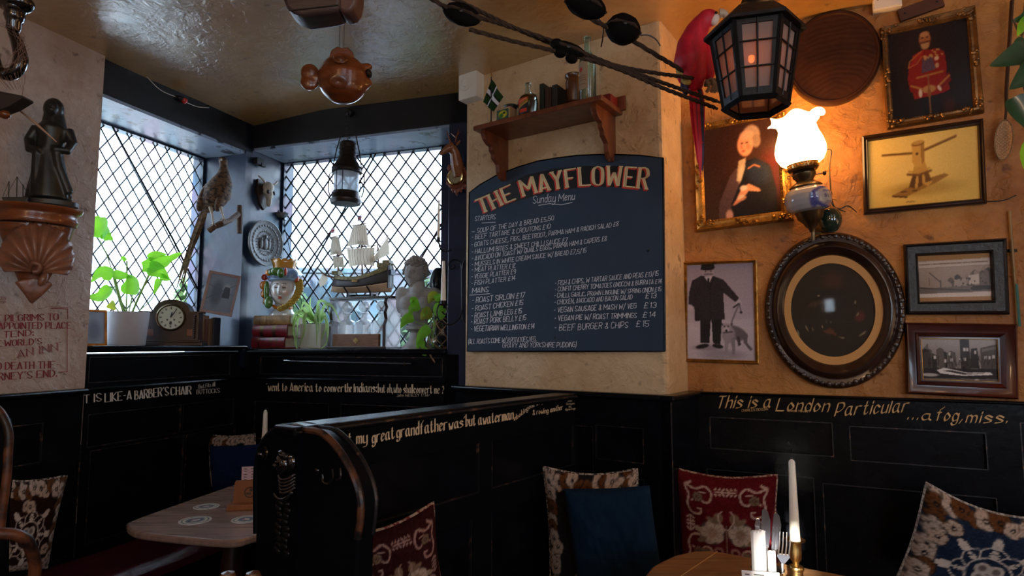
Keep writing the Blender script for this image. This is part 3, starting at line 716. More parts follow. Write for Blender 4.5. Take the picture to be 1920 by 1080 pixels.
# --- officer in red tunic
im = Img(120, 150, (26, 10, 5)); im.ell(.35, .25, .4, .35, (40, 17, 9), 1)
im.poly([(.34, .80), (.62, .80), (.60, 1), (.36, 1)], (14, 10, 14)); im.poly([(.29, .80), (.27, .72), (.22, .56), (.25, .40), (.32, .30), (.45, .26), (.62, .27), (.70, .32), (.72, .5), (.70, .6), (.74, .75), (.66, .78)], (150, 22, 10))
im.poly([(.3, .3), (.45, .25), (.42, .33), (.28, .42)], (176, 34, 16)); im.line([(.24, .43), (.26, .36), (.42, .27)], .015, (190, 130, 60)); im.line([(.24, .43), (.35, .40), (.42, .33)], .012, (200, 140, 70))
im.line([(.34, .56), (.66, .54)], .03, (180, 120, 50)); im.poly([(.42, .36), (.55, .34), (.58, .5), (.40, .52)], (96, 70, 90)); 
for i in range(26): im.ell(.44+.24*random.random(), .30+.08*random.random()-.02, .012, .010, (205, 160, 90), .5)
im.ell(.6, .38, .03, .025, (230, 200, 160), .4); im.ell(.6, .46, .025, .03, (210, 170, 120), .5); im.ell(.46, .35, .02, .03, (210, 160, 100), .4)
im.ell(.47, .14, .075, .085, (190, 120, 70), .25); im.ell(.47, .21, .055, .045, (210, 160, 110), .4); im.line([(.41, .175), (.53, .17)], .025, (110, 60, 30)); im.ell(.44, .12, .015, .006, (50, 20, 10), .5); im.ell(.50, .12, .015, .006, (50, 20, 10), .5); im.ell(.47, .08, .06, .03, (214, 150, 100), .5)
im.poly([(.22, .56), (.35, .66), (.42, .72), (.36, .78), (.24, .7)], (140, 20, 10)); im.poly([(.74, .56), (.62, .66), (.56, .70), (.62, .75), (.76, .66)], (130, 18, 10)); im.line([(.26, .64), (.38, .69)], .03, (190, 130, 60)); im.line([(.62, .68), (.74, .60)], .03, (190, 130, 60))
im.ell(.37, .74, .025, .05, (235, 215, 190), .3); im.ell(.61, .72, .02, .04, (235, 215, 190), .3, -30); im.ell(.48, .71, .09, .045, (196, 140, 80), .3); im.line([(.48, .55), (.48, .98)], .02, (150, 100, 50)); im.ell(.48, .76, .025, .05, (150, 90, 40), .4); im.ell(.72, .93, .07, .08, (60, 20, 14), .8); im.a *= .8; im.blur(1).speck(5)
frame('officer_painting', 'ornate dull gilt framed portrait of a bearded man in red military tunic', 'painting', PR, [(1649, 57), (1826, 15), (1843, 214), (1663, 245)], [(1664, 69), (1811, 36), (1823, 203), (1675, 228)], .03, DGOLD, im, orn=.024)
# --- capstan drawing
im = Img(150, 100, (214, 178, 84)); im.ell(.3, .3, .5, .5, (232, 198, 108), 1); im.ell(.5, .78, .32, .10, (186, 150, 66), .8)
def br(*p): return [(a, b) for a, b in p]
im.poly(br((.22, .84), (.48, .67), (.70, .60), (.74, .63), (.62, .72), (.36, .87)), (150, 108, 40)); im.poly(br((.22, .84), (.36, .87), (.36, .89), (.22, .86)), (70, 44, 16))
im.poly(br((.38, .74), (.44, .40), (.52, .36), (.59, .70), (.55, .76), (.5, .70), (.44, .77)), (196, 150, 64)); im.poly(br((.38, .74), (.42, .56), (.45, .56), (.43, .77)), (92, 60, 22)); im.poly(br((.46, .76), (.47, .58), (.50, .58), (.5, .74)), (100, 64, 22)); im.poly(br((.53, .70), (.52, .56), (.55, .55), (.59, .68)), (110, 74, 28))
im.line([(.37, .56), (.47, .585), (.58, .54)], .022, (120, 80, 30)); im.line([(.38, .52), (.47, .55), (.57, .50)], .012, (190, 140, 60)); im.poly(br((.415, .40), (.415, .16), (.525, .12), (.53, .36), (.5, .47), (.44, .47)), (206, 160, 72)); im.poly(br((.49, .14), (.525, .12), (.53, .38), (.50, .44)), (160, 114, 44))
im.ell(.47, .135, .06, .035, (130, 88, 34), .2, -12); im.ell(.47, .12, .055, .028, (190, 146, 66), .2, -12)
im.line([(.14, .24), (.41, .265)], .020, (140, 96, 36)); im.line([(.53, .235), (.81, .10)], .020, (140, 96, 36)); im.line([(.14, .235), (.41, .255)], .007, (70, 44, 16)); im.line([(.53, .25), (.81, .115)], .007, (70, 44, 16)); im.ell(.46, .28, .012, .018, (90, 60, 20)); im.ell(.33, .8, .03, .012, (90, 60, 22), .3); im.ell(.43, .80, .025, .012, (90, 60, 22), .3)
im.line([(.35, .955), (.37, .945), (.385, .955), (.40, .945), (.425, .955)], .006, (110, 76, 30)); im.blur(1).speck(3)
frame('capstan_drawing', 'dark framed tinted drawing of a ship capstan with two bars on yellowed paper', 'picture', PR, [(1615, 258), (1841, 225), (1848, 383), (1619, 404)], [(1627, 267), (1831, 237), (1836, 373), (1630, 392)], .022, DWOOD, im, prof=[(0, 0), (0, .8), (.3, 1), (.55, .6), (.8, .75), (1, .4), (1, 0)])
# --- man with dog
im = Img(130, 170, (170, 158, 172)); im.vgrad((150, 138, 152), (182, 170, 184), 0, .62); im.vgrad((196, 186, 196), (182, 172, 184), .62, 1); im.line([(0, .63), (.45, .63), (1, .575)], .008, (150, 140, 152)); im.poly([(0, .62), (1, .57), (1, .66), (0, .66)], (190, 180, 192))
im.ell(.52, .95, .3, .05, (150, 142, 152), .8); im.ell(.3, .88, .2, .03, (140, 130, 142), .9)
im.poly([(.20, .56), (.36, .58), (.335, .83), (.20, .83)], (34, 30, 36)); im.poly([(.37, .58), (.53, .56), (.50, .84), (.39, .83)], (30, 27, 32))
im.ell(.23, .865, .10, .022, (30, 27, 32), .3, -8); im.ell(.46, .86, .08, .022, (30, 27, 32), .3, 6)
im.poly([(.08, .17), (.22, .12), (.42, .13), (.56, .17), (.78, .36), (.74, .41), (.55, .30), (.57, .58), (.12, .60), (.11, .45), (.06, .43), (.02, .42), (.03, .30)], (42, 37, 44)); im.line([(.36, .16), (.36, .58)], .006, (25, 22, 27)); im.line([(.22, .13), (.34, .27), (.42, .14)], .012, (28, 25, 30)); im.line([(.11, .45), (.12, .34), (.2, .24)], .006, (28, 25, 30)); im.line([(.56, .3), (.5, .24)], .006, (28, 25, 30))
im.poly([(.27, .13), (.34, .21), (.39, .13)], (200, 190, 200)); im.poly([(.315, .15), (.345, .15), (.345, .22), (.325, .24)], (30, 28, 34)); im.ell(.33, .075, .09, .06, (166, 152, 162), .25); im.poly([(.21, .05), (.23, .0), (.41, -.01), (.43, .04), (.33, .055)], (26, 23, 28)); im.ell(.32, .05, .10, .014, (22, 20, 24), .3); im.line([(.27, .105), (.39, .105)], .02, (96, 86, 96)); im.ell(.29, .075, .014, .007, (60, 54, 62), .5); im.ell(.37, .075, .014, .007, (60, 54, 62), .5); im.line([(.33, .075), (.325, .095)], .01, (130, 118, 128))
im.ell(.775, .415, .045, .03, (190, 178, 190), .3); im.ell(.05, .46, .04, .035, (190, 178, 190), .3); im.poly([(.02, .5), (.07, .49), (.09, .58), (.02, .6)], (180, 170, 180)); im.line([(.70, .46), (.78, .42)], .018, (30, 28, 34)); im.line([(.79, .42), (.72, .52), (.66, .63)], .02, (110, 102, 112)); im.line([(.79, .42), (.81, .51)], .01, (60, 55, 62)); im.ell(.81, .51, .02, .012, (50, 46, 52), .4)
D = (104, 95, 103); im.ell(.72, .72, .17, .07, D, .25, 12); im.ell(.62, .74, .10, .09, (150, 140, 150), .25); im.poly([(.56, .75), (.63, .76), (.60, .95), (.56, .96)], (150, 140, 150)); im.poly([(.66, .77), (.72, .76), (.71, .94), (.67, .95)], (130, 121, 130)); im.poly([(.84, .70), (.90, .74), (.89, .82), (.97, .89), (.93, .90), (.84, .82)], D); im.poly([(.74, .76), (.78, .76), (.80, .84), (.76, .86)], (70, 62, 70)); im.ell(.59, .665, .075, .045, (160, 150, 160), .25); im.ell(.59, .69, .04, .03, (190, 180, 190), .3); im.ell(.59, .70, .018, .014, (40, 36, 42), .4); im.poly([(.50, .63), (.53, .615), (.55, .65)], (60, 54, 62)); im.poly([(.66, .63), (.70, .62), (.66, .655)], (60, 54, 62)); im.ell(.565, .655, .01, .008, (40, 36, 42), .4); im.ell(.62, .655, .01, .008, (40, 36, 42), .4); im.ell(.58, .965, .035, .012, (160, 150, 160), .3); im.ell(.69, .955, .035, .012, (150, 140, 150), .3); im.line([(.55, .72), (.68, .71)], .016, (70, 62, 70)); im.blur(1).speck(5)
frame('man_and_dog_photograph', 'thin gilt framed black-and-white photograph of a capped man holding a dog on a lead', 'photograph', PR, [(1281, 492), (1420, 487), (1424, 683), (1283, 678)], [(1289, 498), (1412, 493), (1416, 676), (1290, 672)], .016, GOLD, im, prof=[(0, 0), (0, .8), (.3, 1), (.6, .5), (.8, .8), (1, .4), (1, 0)])
# --- two river photographs
def harbour(seed, dark):
    b = (150, 132, 118) if not dark else (150, 140, 134); rd = random.Random(seed); im = Img(150, 100, b)
    if dark:
        im.vgrad((176, 170, 166), (140, 130, 124), 0, .5); im.poly([(0, .7), (0, .30), (.05, .22), (.1, .12), (.1, .7)], (110, 104, 98)); 
        for i in range(14): x = rd.random()*.55; h = rd.uniform(.25, .45); im.poly([(x, .72), (x, h), (x+.05, h-.05), (x+.1, h), (x+.1, .72)], [(70, 62, 58), (96, 88, 82), (50, 44, 42)][i % 3])
        im.poly([(.52, .75), (.52, .02), (.64, .02), (.64, .75)], (60, 52, 48)); im.poly([(.64, .7), (.66, .24), (.74, .22), (.76, .7)], (52, 46, 44)); im.poly([(.78, .75), (.78, .22), (1, .12), (1, .75)], (84, 76, 70)); im.poly([(.8, .24), (.98, .17), (.98, .24), (.8, .31)], (120, 110, 102))
        for x, y in ((.56, .22), (.60, .22), (.56, .45), (.37, .33), (.39, .47), (.31, .5), (.5, .47), (.7, .28), (.83, .40), (.88, .40), (.93, .38), (.17, .42)): im.poly([(x, y), (x+.03, y), (x+.03, y+.08), (x, y+.08)], (206, 200, 196))
        for x in range(30): u = rd.random(); im.line([(u, rd.uniform(.3, .6)), (u+rd.uniform(-.05, .05), rd.uniform(.6, .72))], .006, (30, 26, 26))
        im.poly([(0, .72), (1, .70), (1, 1), (0, 1)], (44, 38, 38)); im.poly([(.2, .76), (.3, .70), (.6, .80), (.9, .78), (.93, .84), (.55, .88), (.25, .84)], (226, 222, 220)); im.poly([(.27, .77), (.4, .76), (.6, .82), (.85, .81), (.55, .85)], (60, 54, 54)); im.ell(.56, .72, .02, .06, (30, 26, 26), .3); im.ell(.1, .88, .12, .04, (180, 174, 172), .5); im.ell(.72, .97, .03, .03, (210, 206, 204), .4); im.poly([(0, .96), (1, .93), (1, 1), (0, 1)], (170, 160, 154), .5)
    else:
        im.vgrad((178, 160, 146), (150, 132, 118), 0, .6); im.poly([(0, .0), (1, .0), (1, .12), (0, .12)], (160, 118, 70)); im.poly([(0, .14), (1, .10), (1, .25), (0, .27)], (196, 182, 168)); im.line([(0, .28), (1, .25)], .004, (110, 96, 86))
        for i in range(34): x = .02+i*.028; im.line([(x, .20-.002*i/3), (x+rd.uniform(.006, .02), .20-.002*i/3)], .014, (110, 84, 66))
        im.line([(.16, .38), (.30, .58)], .012, (70, 60, 54)); im.line([(.31, .56), (.31, .72)], .02, (90, 80, 72)); im.line([(.15, .48), (.15, .66)], .006, (90, 80, 72))
        for i in range(18): x = .33+rd.random()*.62; h = .60-.28*(x-.33)/.67+rd.uniform(-.06, .08); im.poly([(x, .8), (x, h), (x+.04, h-.05), (x+.08, h), (x+.08, .8)], [(112, 98, 88), (146, 130, 118), (92, 80, 72), (70, 60, 54)][i % 4])
        im.poly([(.70, .66), (.70, .46), (.84, .44), (.84, .64)], (190, 176, 164)); im.poly([(.51, .76), (.51, .54), (.66, .52), (.66, .76)], (160, 146, 134))
        for i in range(22): x, y = .34+rd.random()*.6, .5+rd.random()*.22; im.poly([(x, y), (x+.015, y), (x+.015, y+.035), (x, y+.035)], (60, 52, 48))
        im.poly([(0, .72), (1, .66), (1, .82), (0, .84)], (110, 98, 90)); im.poly([(.72, .74), (.76, .68), (1, .68), (1, .77), (.74, .78)], (58, 50, 46)); im.line([(.0, .70), (.7, .78)], .02, (70, 62, 56)); im.poly([(0, .83), (1, .81), (1, .91), (0, .91)], (206, 194, 184)); im.poly([(0, .91), (1, .91), (1, 1), (0, 1)], (160, 118, 70))
    return im.blur(1).speck(6, seed)
im = harbour(3, False)
frame('harbour_photograph', 'sepia photograph of a crane and riverside houses in a wide black frame', 'photograph', PR, [(1693, 460), (1884, 448), (1890, 590), (1699, 590)], [(1720, 481), (1854, 475), (1858, 563), (1724, 566)], .03, mat('ebonised_frame', (.010, .009, .010), .4, bump=.8, bs=70, bd=.004), im, prof=[(0, 0), (0, .7), (.12, 1), (.25, .7), (.8, .6), (.9, .8), (1, .4), (1, 0)])
im = harbour(8, True)
frame('moored_boat_photograph', 'black-and-white photograph of a moored white boat in a reddish wooden frame', 'photograph', PR, [(1695, 605), (1903, 608), (1906, 748), (1698, 737)], [(1725, 634), (1868, 636), (1871, 716), (1729, 711)], .035, mat('mahogany_frame', (.085, .012, .006), .3, coat=.3, col2=(.02, .004, .003), vs=4), im, prof=[(0, 0), (0, .7), (.1, 1), (.2, .85), (.62, .7), (.68, .9), (.9, .5), (1, .5), (1, 0)], sight=(GOLD, .003))
# --- oval frame
t = thing('oval_portrait', 'large dark oval frame with a tan mount and glazed dim print', 'picture', PR.hit(1560, 727))
cO = PR.hit(1560, 581); M = mat4(PR.u, -PR.n, Vector((0, 0, 1)), cO); kx = kpx(cO)
def pxr(P, a, b): return (P.hit(*a)-P.hit(*b)).length/2
RX, RZ = pxr(PR, (1428, 581), (1690, 581)), pxr(PR, (1560, 436), (1560, 727))
def oval(mb, prof, n=96, fn=None):
    vs = []; fs = []
    for i, (r, h) in enumerate(prof):
        for k in range(n):
            a = 2*PI*k/n; e = fn(a, i) if fn else 0; vs.append((RX*r*math.cos(a), -h-e, RZ*r*math.sin(a)))
    for i in range(len(prof)-1):
        for k in range(n): fs.append((i*n+k, (i+1)*n+k, (i+1)*n+(k+1) % n, i*n+(k+1) % n))
    return mb.add(vs, fs)
build(oval(MB(M), [(1, 0), (1, .02), (.97, .035), (.93, .038), (.89, .03), (.87, .032), (.84, .045), (.80, .048), (.77, .035), (.73, .028), (.70, .012), (.70, 0)]), 'frame', DWOOD, parent=t, smooth=50)
ob = MB(M)
for k in range(64):
    a = 2*PI*k/64; ob.ell((RX*.945*math.cos(a), -.037, RZ*.945*math.sin(a)), (.011, .008, .011) if k % 2 else (.008, .006, .008), 8)
build(ob, 'carved_border', DWOOD, parent=t)
build(oval(MB(M), [(.71, .013), (.60, .013), (.60, .008)]), 'mount', mat('tan_mount', (.66, .33, .09), .6), parent=t)
im = Img(100, 120, (26, 20, 13)); im.ell(.5, .55, .5, .45, (34, 26, 16), .9); im.ell(.52, .2, .12, .10, (60, 34, 20), .7); im.ell(.5, .4, .25, .12, (16, 13, 10), .8); im.ell(.5, .6, .35, .12, (28, 22, 15), .8); im.poly([(.38, .73), (.47, .69), (.55, .77)], (112, 62, 36), .8); im.ell(.82, .58, .06, .055, (88, 40, 26), .4, -30); im.ell(.3, .43, .08, .03, (62, 44, 28), .8, -15)
for i in range(26): x, y = random.random(), random.uniform(.3, .85); im.ell(x, y, .006, .01, (150, 140, 110), .6)
im.vgrad((40, 40, 32), (40, 40, 32), .62, .645, .5); im.speck(3)
g = MB(M); cc = im.cols()
def disc(u, v):
    r = u; a = 2*PI*v; return (RX*.605*r*math.cos(a), -.006, RZ*.605*r*math.sin(a))
cols = []
for j in range(73):
    for i in range(31):
        r = i/30; a = 2*PI*j/72; x, y = .5+.5*r*math.cos(a), .5-.5*r*math.sin(a); cols.append(tuple(cc[min(119, int(y*120)), min(99, int(x*100))]))
g.grid(disc, 30, 72, cols=cols, flip=False); build(g, 'picture', PRINTG, parent=t, smooth=0)
build(oval(MB(M), [(.70, .018), (.0, .018)]), 'picture_glass', glassy('frame_glass', (1, 1, 1), .03, .02), parent=t)
# --- barrel lid
def lid_bump():
    m = mat('stained_lid_wood', (.052, .016, .006), .5, col2=(.02, .007, .004), vs=6, bump=0); nt = m.node_tree; N = nt.nodes; L = nt.links
    w_ = N.new('ShaderNodeTexWave'); w_.wave_type = 'RINGS'; w_.rings_direction = 'Y'; w_.inputs['Scale'].default_value = 14; w_.inputs['Distortion'].default_value = 5; tc = N.new('ShaderNodeTexCoord'); L.new(tc.outputs['Object'], w_.inputs['Vector'])
    bp = N.new('ShaderNodeBump'); bp.inputs['Strength'].default_value = .25; bp.inputs['Distance'].default_value = .002; L.new(w_.outputs['Fac'], bp.inputs['Height']); L.new(bp.outputs[0], N['Principled BSDF'].inputs['Normal']); return m
LID = lid_bump(); LID.node_tree.nodes['Principled BSDF'].inputs['Specular IOR Level'].default_value = .15
t = thing('barrel_lid', 'round dark brown wooden lid hung high beside the black lantern', 'lid', PR.hit(1561, 197))
cO = PR.hit(1561, 112); M = mat4(PR.u, -PR.n, Vector((0, 0, 1)), cO); RX, RZ = pxr(PR, (1477, 112), (1648, 112)), pxr(PR, (1561, 26), (1561, 199))
build(oval(MB(M), [(1, 0), (1, .03), (.97, .036), (.93, .036), (.91, .028), (0, .028)], fn=lambda a, i: .0), 'lid_board', LID, parent=t, smooth=40)
build(oval(MB(M), [(1.012, .002), (1.015, .025), (.985, .036), (.975, .03)]), 'rim', DWOOD, parent=t)
# --- socket box, batten, skimmer, pipe, hooks
t = thing('socket_box', 'white plastic double socket above the red tunic portrait', 'socket', PR.hit(1661, 25))
M = PR.M(1661, 5, 0, True); build(MB(M).box((0, -9, 0), (46, 18, 40)), 'back_box', PLASTIC, parent=t, smooth=0, bevel=.002)
build(MB(M).box((0, -19, 0), (44, 3, 38)), 'face_plate', PLASTIC, parent=t, smooth=0, bevel=.002)
h = MB(M)
for x in (-11, 11):
    for dx, dz in ((0, 6), (-4, -2), (4, -2)): h.box((x+dx, -21, dz), (2.4 if dz < 0 else 1.6, .6, 1.6 if dz < 0 else 3))
build(h, 'socket_hole', SIGNK, parent=t, smooth=0, kind='stuff')
t = thing('wall_batten', 'short brown wooden batten screwed beside the white socket', 'batten', PR.hit(1725, 36))
M = PR.M(1725, 18, 0, True) @ Matrix.Rotation(-.20, 4, 'Y'); build(MB(M).box((0, -4, 0), (72, 8, 24)), 'board', mat('brown_batten', (.10, .03, .012), .6, var=.4), parent=t, smooth=0, bevel=.002)
s_ = MB(M)
for x in (-26, 26): s_.ell((x, -8.4, 0), (2, 1, 2), 8)
build(s_, 'screw_head', IRON, parent=t, kind='stuff')
t = thing('skimmer', 'brass perforated skimmer hanging by its long handle near the leaves', 'skimmer', PR.hit(1882, 300))
M = PR.M(1882, 262, .03, True) @ Matrix.Rotation(.12, 4, 'Y')
g = MB(M); hs = MB(M)
RB = 38
def skm(a): return (14*math.cos(a), 0, RB*math.sin(a))
# perforated bowl: rings of small plates with gaps left as holes
nz, nx = 17, 9
ins = lambda x, z: (x/13.5)**2+(z/RB)**2 <= 1
cell = 3.1
for j in range(-13, 14):
    for i in range(-5, 6):
        x, z = i*cell, j*cell
        if not ins(x, z): continue
        hole = ins(x*1.25, z*1.12) and (i+j) % 2 == 0
        q = [(x-cell/2, z-cell/2), (x+cell/2, z-cell/2), (x+cell/2, z+cell/2), (x-cell/2, z+cell/2)]
        y = lambda a, b: 6*(1-(a/14)**2-(b/RB)**2)
        if not hole: g.add([(a, y(a, b), b) for a, b in q], [(0, 1, 2, 3)])
        else:
            c_ = [(x+1.05*math.cos(k*PI/4+PI/8*5*2), z+1.05*math.sin(k*PI/4+PI/8*5*2)) for k in range(8)]
            o_ = []
            for k in range(8):
                an = k*PI/4+PI/8*10; s_ = max(abs(math.cos(an)), abs(math.sin(an))); o_.append((x+cell/2*math.cos(an)/s_, z+cell/2*math.sin(an)/s_))
            g.add([(a, y(a, b), b) for a, b in c_+o_], [(k, (k+1) % 8, 8+(k+1) % 8, 8+k) for k in range(8)])
build(g, 'perforated_bowl', mat('pale_brass', (.62, .40, .22), .4, metal=.6), parent=t, smooth=180, solid=.001)
build(MB(M).tube([(14*math.cos(a), 0, RB*math.sin(a)) for a in [k*PI/16 for k in range(32)]], .9, 6, closed=True), 'rim', DBRASS, parent=t)
build(MB(M).tube([(0, 0, RB), (0, -1, RB+18), (-2, -1, RB+50), (-4, 0, RB+230)], [2.4, 2.2, 3.2, 3.4], 8), 'handle', DWOOD, parent=t)
t = thing('wall_pipe', 'thin painted vertical pipe on the ochre wall below the skimmer', 'pipe', PR.hit(1905, 560))
mbp = MB(); mbp.tube([PR.hit(x, y, .012) for x, y in ((1893, 395), (1898, 470), (1904, 545), (1909, 612))], .0055, 8); build(mbp, 'pipe', mat('ochre_pipe', (.34, .20, .06), .5, var=.4), parent=t)
build(MB().tube([PR.hit(1905, 533, .013), PR.hit(1911, 612, .013)], .0062, 8), 'flaked_paint', mat('teal_flake', (.02, .13, .11), .6), parent=t)
build(MB().box(PR.hit(1898, 470, .006), (.03, .012, .012)), 'clip', IRON, parent=t, smooth=0)
# --- smoke sounder, shelf and its load
t = thing('sounder_box', 'white alarm sounder box fixed at the top corner of the pillar', 'alarm', PB.hit(890, 196))
M = PB.M(889, 165, 0, True)
build(MB(M).box((2, -11, 0), (42, 24, 56)), 'case', PLASTIC, parent=t, smooth=0, bevel=.004)
build(MB(M).lathe([(13, 0), (12.4, 1.2), (10, 1.6), (9.5, .6), (6, .6), (5, 2.6), (0, 3.2)], 24, (-2, -23.5, 0), Matrix.Rotation(PI/2, 3, 'X')), 'dial', PLASTIC, parent=t)
SH = .23; zs = 2.556
sL, sR = PB.sz(944, 240)[0], PB.sz(1157, 240)[0]
MS = PM(PB)
sh = thing('wall_shelf', 'red-brown wooden wall shelf with scrolled brackets above the chalkboard', 'shelf', PB.at((sL+sR)/2, zs-.2))
build(MB(MS).box(((sL+sR)/2-.0, -SH/2, zs-.0125), (sR-sL+.06, SH, .025)), 'shelf_board', RWOOD, parent=sh, smooth=0, bevel=.005)
build(MB(MS).box(((sL+sR)/2, -.008, zs+.03), (sR-sL+.10, .016, .07)), 'back_rail', RWOOD, parent=sh, smooth=0, bevel=.003)
def brk(s):
    pts = [(0, -.01), (-.21, -.01), (-.215, -.03), (-.20, -.055), (-.17, -.075), (-.145, -.08), (-.145, -.10), (-.125, -.115), (-.125, -.135), (-.10, -.15), (-.085, -.16), (-.08, -.20), (-.06, -.225), (-.03, -.235), (0, -.225)]
    m = MB(mat4(PB.u, -PB.n, Vector((0, 0, 1)), PB.at(s, zs-.015))); n = len(pts); w_ = .013
    m.add([(-w_, y, z) for y, z in pts]+[(w_, y, z) for y, z in pts], [tuple(range(n)), tuple(range(2*n-1, n-1, -1))]+[(i, i+n, (i+1) % n+n, (i+1) % n) for i in range(n)]); return m
for s in (sL+.02, sR-.02): build(brk(s), 'bracket', RWOOD, parent=sh, smooth=0, bevel=.002)
GT = lambda name, c, r=.05, refl=.15: glassy(name, c, r, refl)
CLEARG = GT('bottle_glass', (.72, .82, .78)); GREENG = GT('pale_green_glass', (.62, .85, .82), .05, .2)
def onshelf(px_, f, tilt=0):
    """frame on the shelf top at image column px_, f = how far out from the wall (0..1)"""
    off = SH*f; s = PB.sz(px_, 170, off)[0]; p = PB.at(s, zs, off); k = kpx(p); R = mat4(PB.u*k, -PB.n*k, Vector((0, 0, k)), p); return R
def T(name, label, cat, M, group=None): return thing(name, label, cat, M.translation, group)
M = onshelf(921, .75); t = T('table_flag', 'small green flag with white and black cross on a brass stand', 'flag', M)
build(MB(M).lathe([(9, 0), (9, 2), (4, 5), (2, 10), (1.2, 12), (0, 12)], 16), 'base', BRASS, parent=t)
build(MB(M).tube([(0, 0, 8), (0, 0, 98)], 1.1, 8), 'pole', SIGNK, parent=t)
build(MB(M).lathe([(1.4, 96), (2.2, 99), (0, 106)], 8), 'finial', BRASS, parent=t)
im = Img(70, 50, (34, 62, 30))
for c_, w_ in (((14, 14, 14), .22), ((215, 215, 222), .13)): im.line([(0, .5), (1, .5)], w_, c_); im.line([(.45, 0), (.45, 1)], w_, c_)
g = MB(M); q = [Vector(v) for v in ((0, -1.5, 90), (22, -3, 52), (-2, -4, 30), (-20, -2, 52))]
cols = [tuple(c) for c in im.cols().reshape(-1, 3)]
g.grid(lambda u, v: (lambda p: (p.x, p.y+3*math.sin(u*7), p.z))(bil([Vector((1, 0, 92)), Vector((27, 0, 52)), Vector((4, 0, 28)), Vector((-19, 0, 52))], u, v)), 69, 49, cols=cols, flip=True)
build(g, 'flag_cloth', CLOTH, parent=t, smooth=180)
M = onshelf(949, .80); t = T('match_box', 'small yellow and green printed box with a pink top beside the flag', 'box', M)
im = Img(40, 30, (176, 160, 110)); im.poly([(.08, .08), (.92, .08), (.92, .92), (.08, .92)], (60, 84, 76)); im.ell(.5, .5, .3, .32, (190, 180, 40), .3); im.ell(.4, .6, .14, .2, (60, 110, 40), .4); im.ell(.6, .4, .1, .1, (30, 60, 30), .4)
build(MB(M).box((0, 0, 11), (32, 22, 22)), 'carton', mat('box_card', (.34, .20, .09), .7), parent=t, smooth=0)
printgrid(g := MB(M), [Vector(v) for v in ((-15.5, -11.3, 21.5), (15.5, -11.3, 21.5), (15.5, -11.3, .5), (-15.5, -11.3, .5))], im); build(g, 'label', PRINT, parent=t, smooth=0)
build(MB(M).box((1, 0, 22.8), (30, 20, 1.4)), 'box_top', mat('pink_card', (.5, .16, .14), .7), parent=t, smooth=0)
M = onshelf(958, .35); t = T('brass_horn_cup', 'dark green flared metal cup behind the small printed box', 'cup', M)
build(MB(M).lathe([(10, 0), (8, 6), (7, 20), (8, 32), (14, 44), (13, 45), (6, 33)], 20), 'cup', mat('verdigris', (.05, .06, .045), .4, metal=.6), parent=t)
build(MB(M).lathe([(11, 0), (11, 3), (8, 5)], 20), 'foot', DBRASS, parent=t)
M = onshelf(990, .35); t = T('amber_globe', 'round amber glass float behind the rum bottle', 'glass float', M)
build(MB(M).ell((0, 0, 40), 20, 28), 'globe', mat('amber_glass', (.14, .04, .012), .06, coat=1), parent=t)
build(MB(M).lathe([(9, 0), (9, 8), (7, 12), (6, 22)], 16), 'stand', DWOOD, parent=t)
def bottle(name, label, M, prof, gm, lab=None, flat=1, cap=None):
    t = T(name, label, 'bottle', M)
    gl_ = build(MB(M).lathe(prof, 28, sy=flat), 'glass', gm, parent=t)
    if lab:
        r, z0, z1, a0, a1, img = lab; g = MB(M)
        g.grid(lambda u, v: ((r+.4)*math.sin(a0+(a1-a0)*u), -(r+.4)*math.cos(a0+(a1-a0)*u)*flat, z1+(z0-z1)*v), img.w-1, img.h-1, cols=[tuple(c) for c in img.cols().reshape(-1, 3)], flip=True)
        build(g, 'label', PRINT, parent=gl_, smooth=180)
    if cap: build(MB(M).lathe(cap[0], 16), 'stopper', cap[1], parent=t)
    return t
im = Img(40, 60, (46, 50, 56)); im.poly([(0, 0), (1, 0), (1, .1), (0, .45)], (196, 60, 34)); im.poly([(0, .45), (1, .1), (1, .32), (0, .68)], (176, 140, 60)); im.line([(.1, .5), (.9, .2)], .05, (90, 60, 30)); im.poly([(.2, .68), (.9, .68), (.9, .9), (.2, .9)], (196, 62, 40)); im.line([(.3, .2), (.85, .06)], .06, (210, 180, 120))
bottle('rum_bottle', 'clear flask bottle with a red and gold slanted label', onshelf(990, .72), [(0, 0), (19, 1), (20, 4), (20, 34), (17, 42), (8, 47), (5.5, 52), (5.5, 62), (6.5, 63), (6.5, 67), (5, 68)], CLEARG, (20, 6, 36, -.95, .35, im), .6)
M = onshelf(1012, .5)
for i, (x, w_, h_, c_, lb) in enumerate(((1025, 9, 60, (.01, .02, .015), 'thin black-green book standing next to the flask bottle'), (1037, 13, 50, (.035, .012, .008), 'dark red-brown book standing in the middle of the shelf'), (1049, 11, 52, (.012, .012, .010), 'black book standing nearest the turned wooden vase'))):
    M = onshelf(x, .5); t = T('book', lb, 'book', M, 'dark books standing on the wall shelf')
    build(MB(M).box((0, 4, h_/2), (w_, 46, h_)), 'cover', mat('book_cloth_%d' % i, c_, .5), parent=t, smooth=0, bevel=.002); build(MB(M).box((0, 5, h_/2+.4), (w_-2.5, 44, h_)), 'pages', mat('book_pages_%d' % i, (.3, .22, .13), .9), parent=t, smooth=0)
M = onshelf(1076, .40); t = T('turned_wood_vase', 'tall turned brown wooden vase behind the upright bottle', 'vase', M)
build(MB(M).lathe([(20, 0), (20, 4), (16, 8), (9, 14), (8, 18), (13, 22), (15, 34), (16, 60), (14, 66), (17, 70), (17, 74), (12, 76)], 28), 'body', mat('turned_wood', (.10, .035, .012), .25, coat=.4), parent=t)
build(MB(M).lathe([(20.6, 0), (20.6, 2.5), (17, 5)], 28), 'foot', DWOOD, parent=t)
im = Img(40, 60, (150, 130, 104)); im.ell(.4, .3, .16, .08, (170, 50, 40), .4); 
for y in (.5, .58, .66, .8): im.line([(.1, y), (.85, y+.02)], .025, (120, 60, 50))
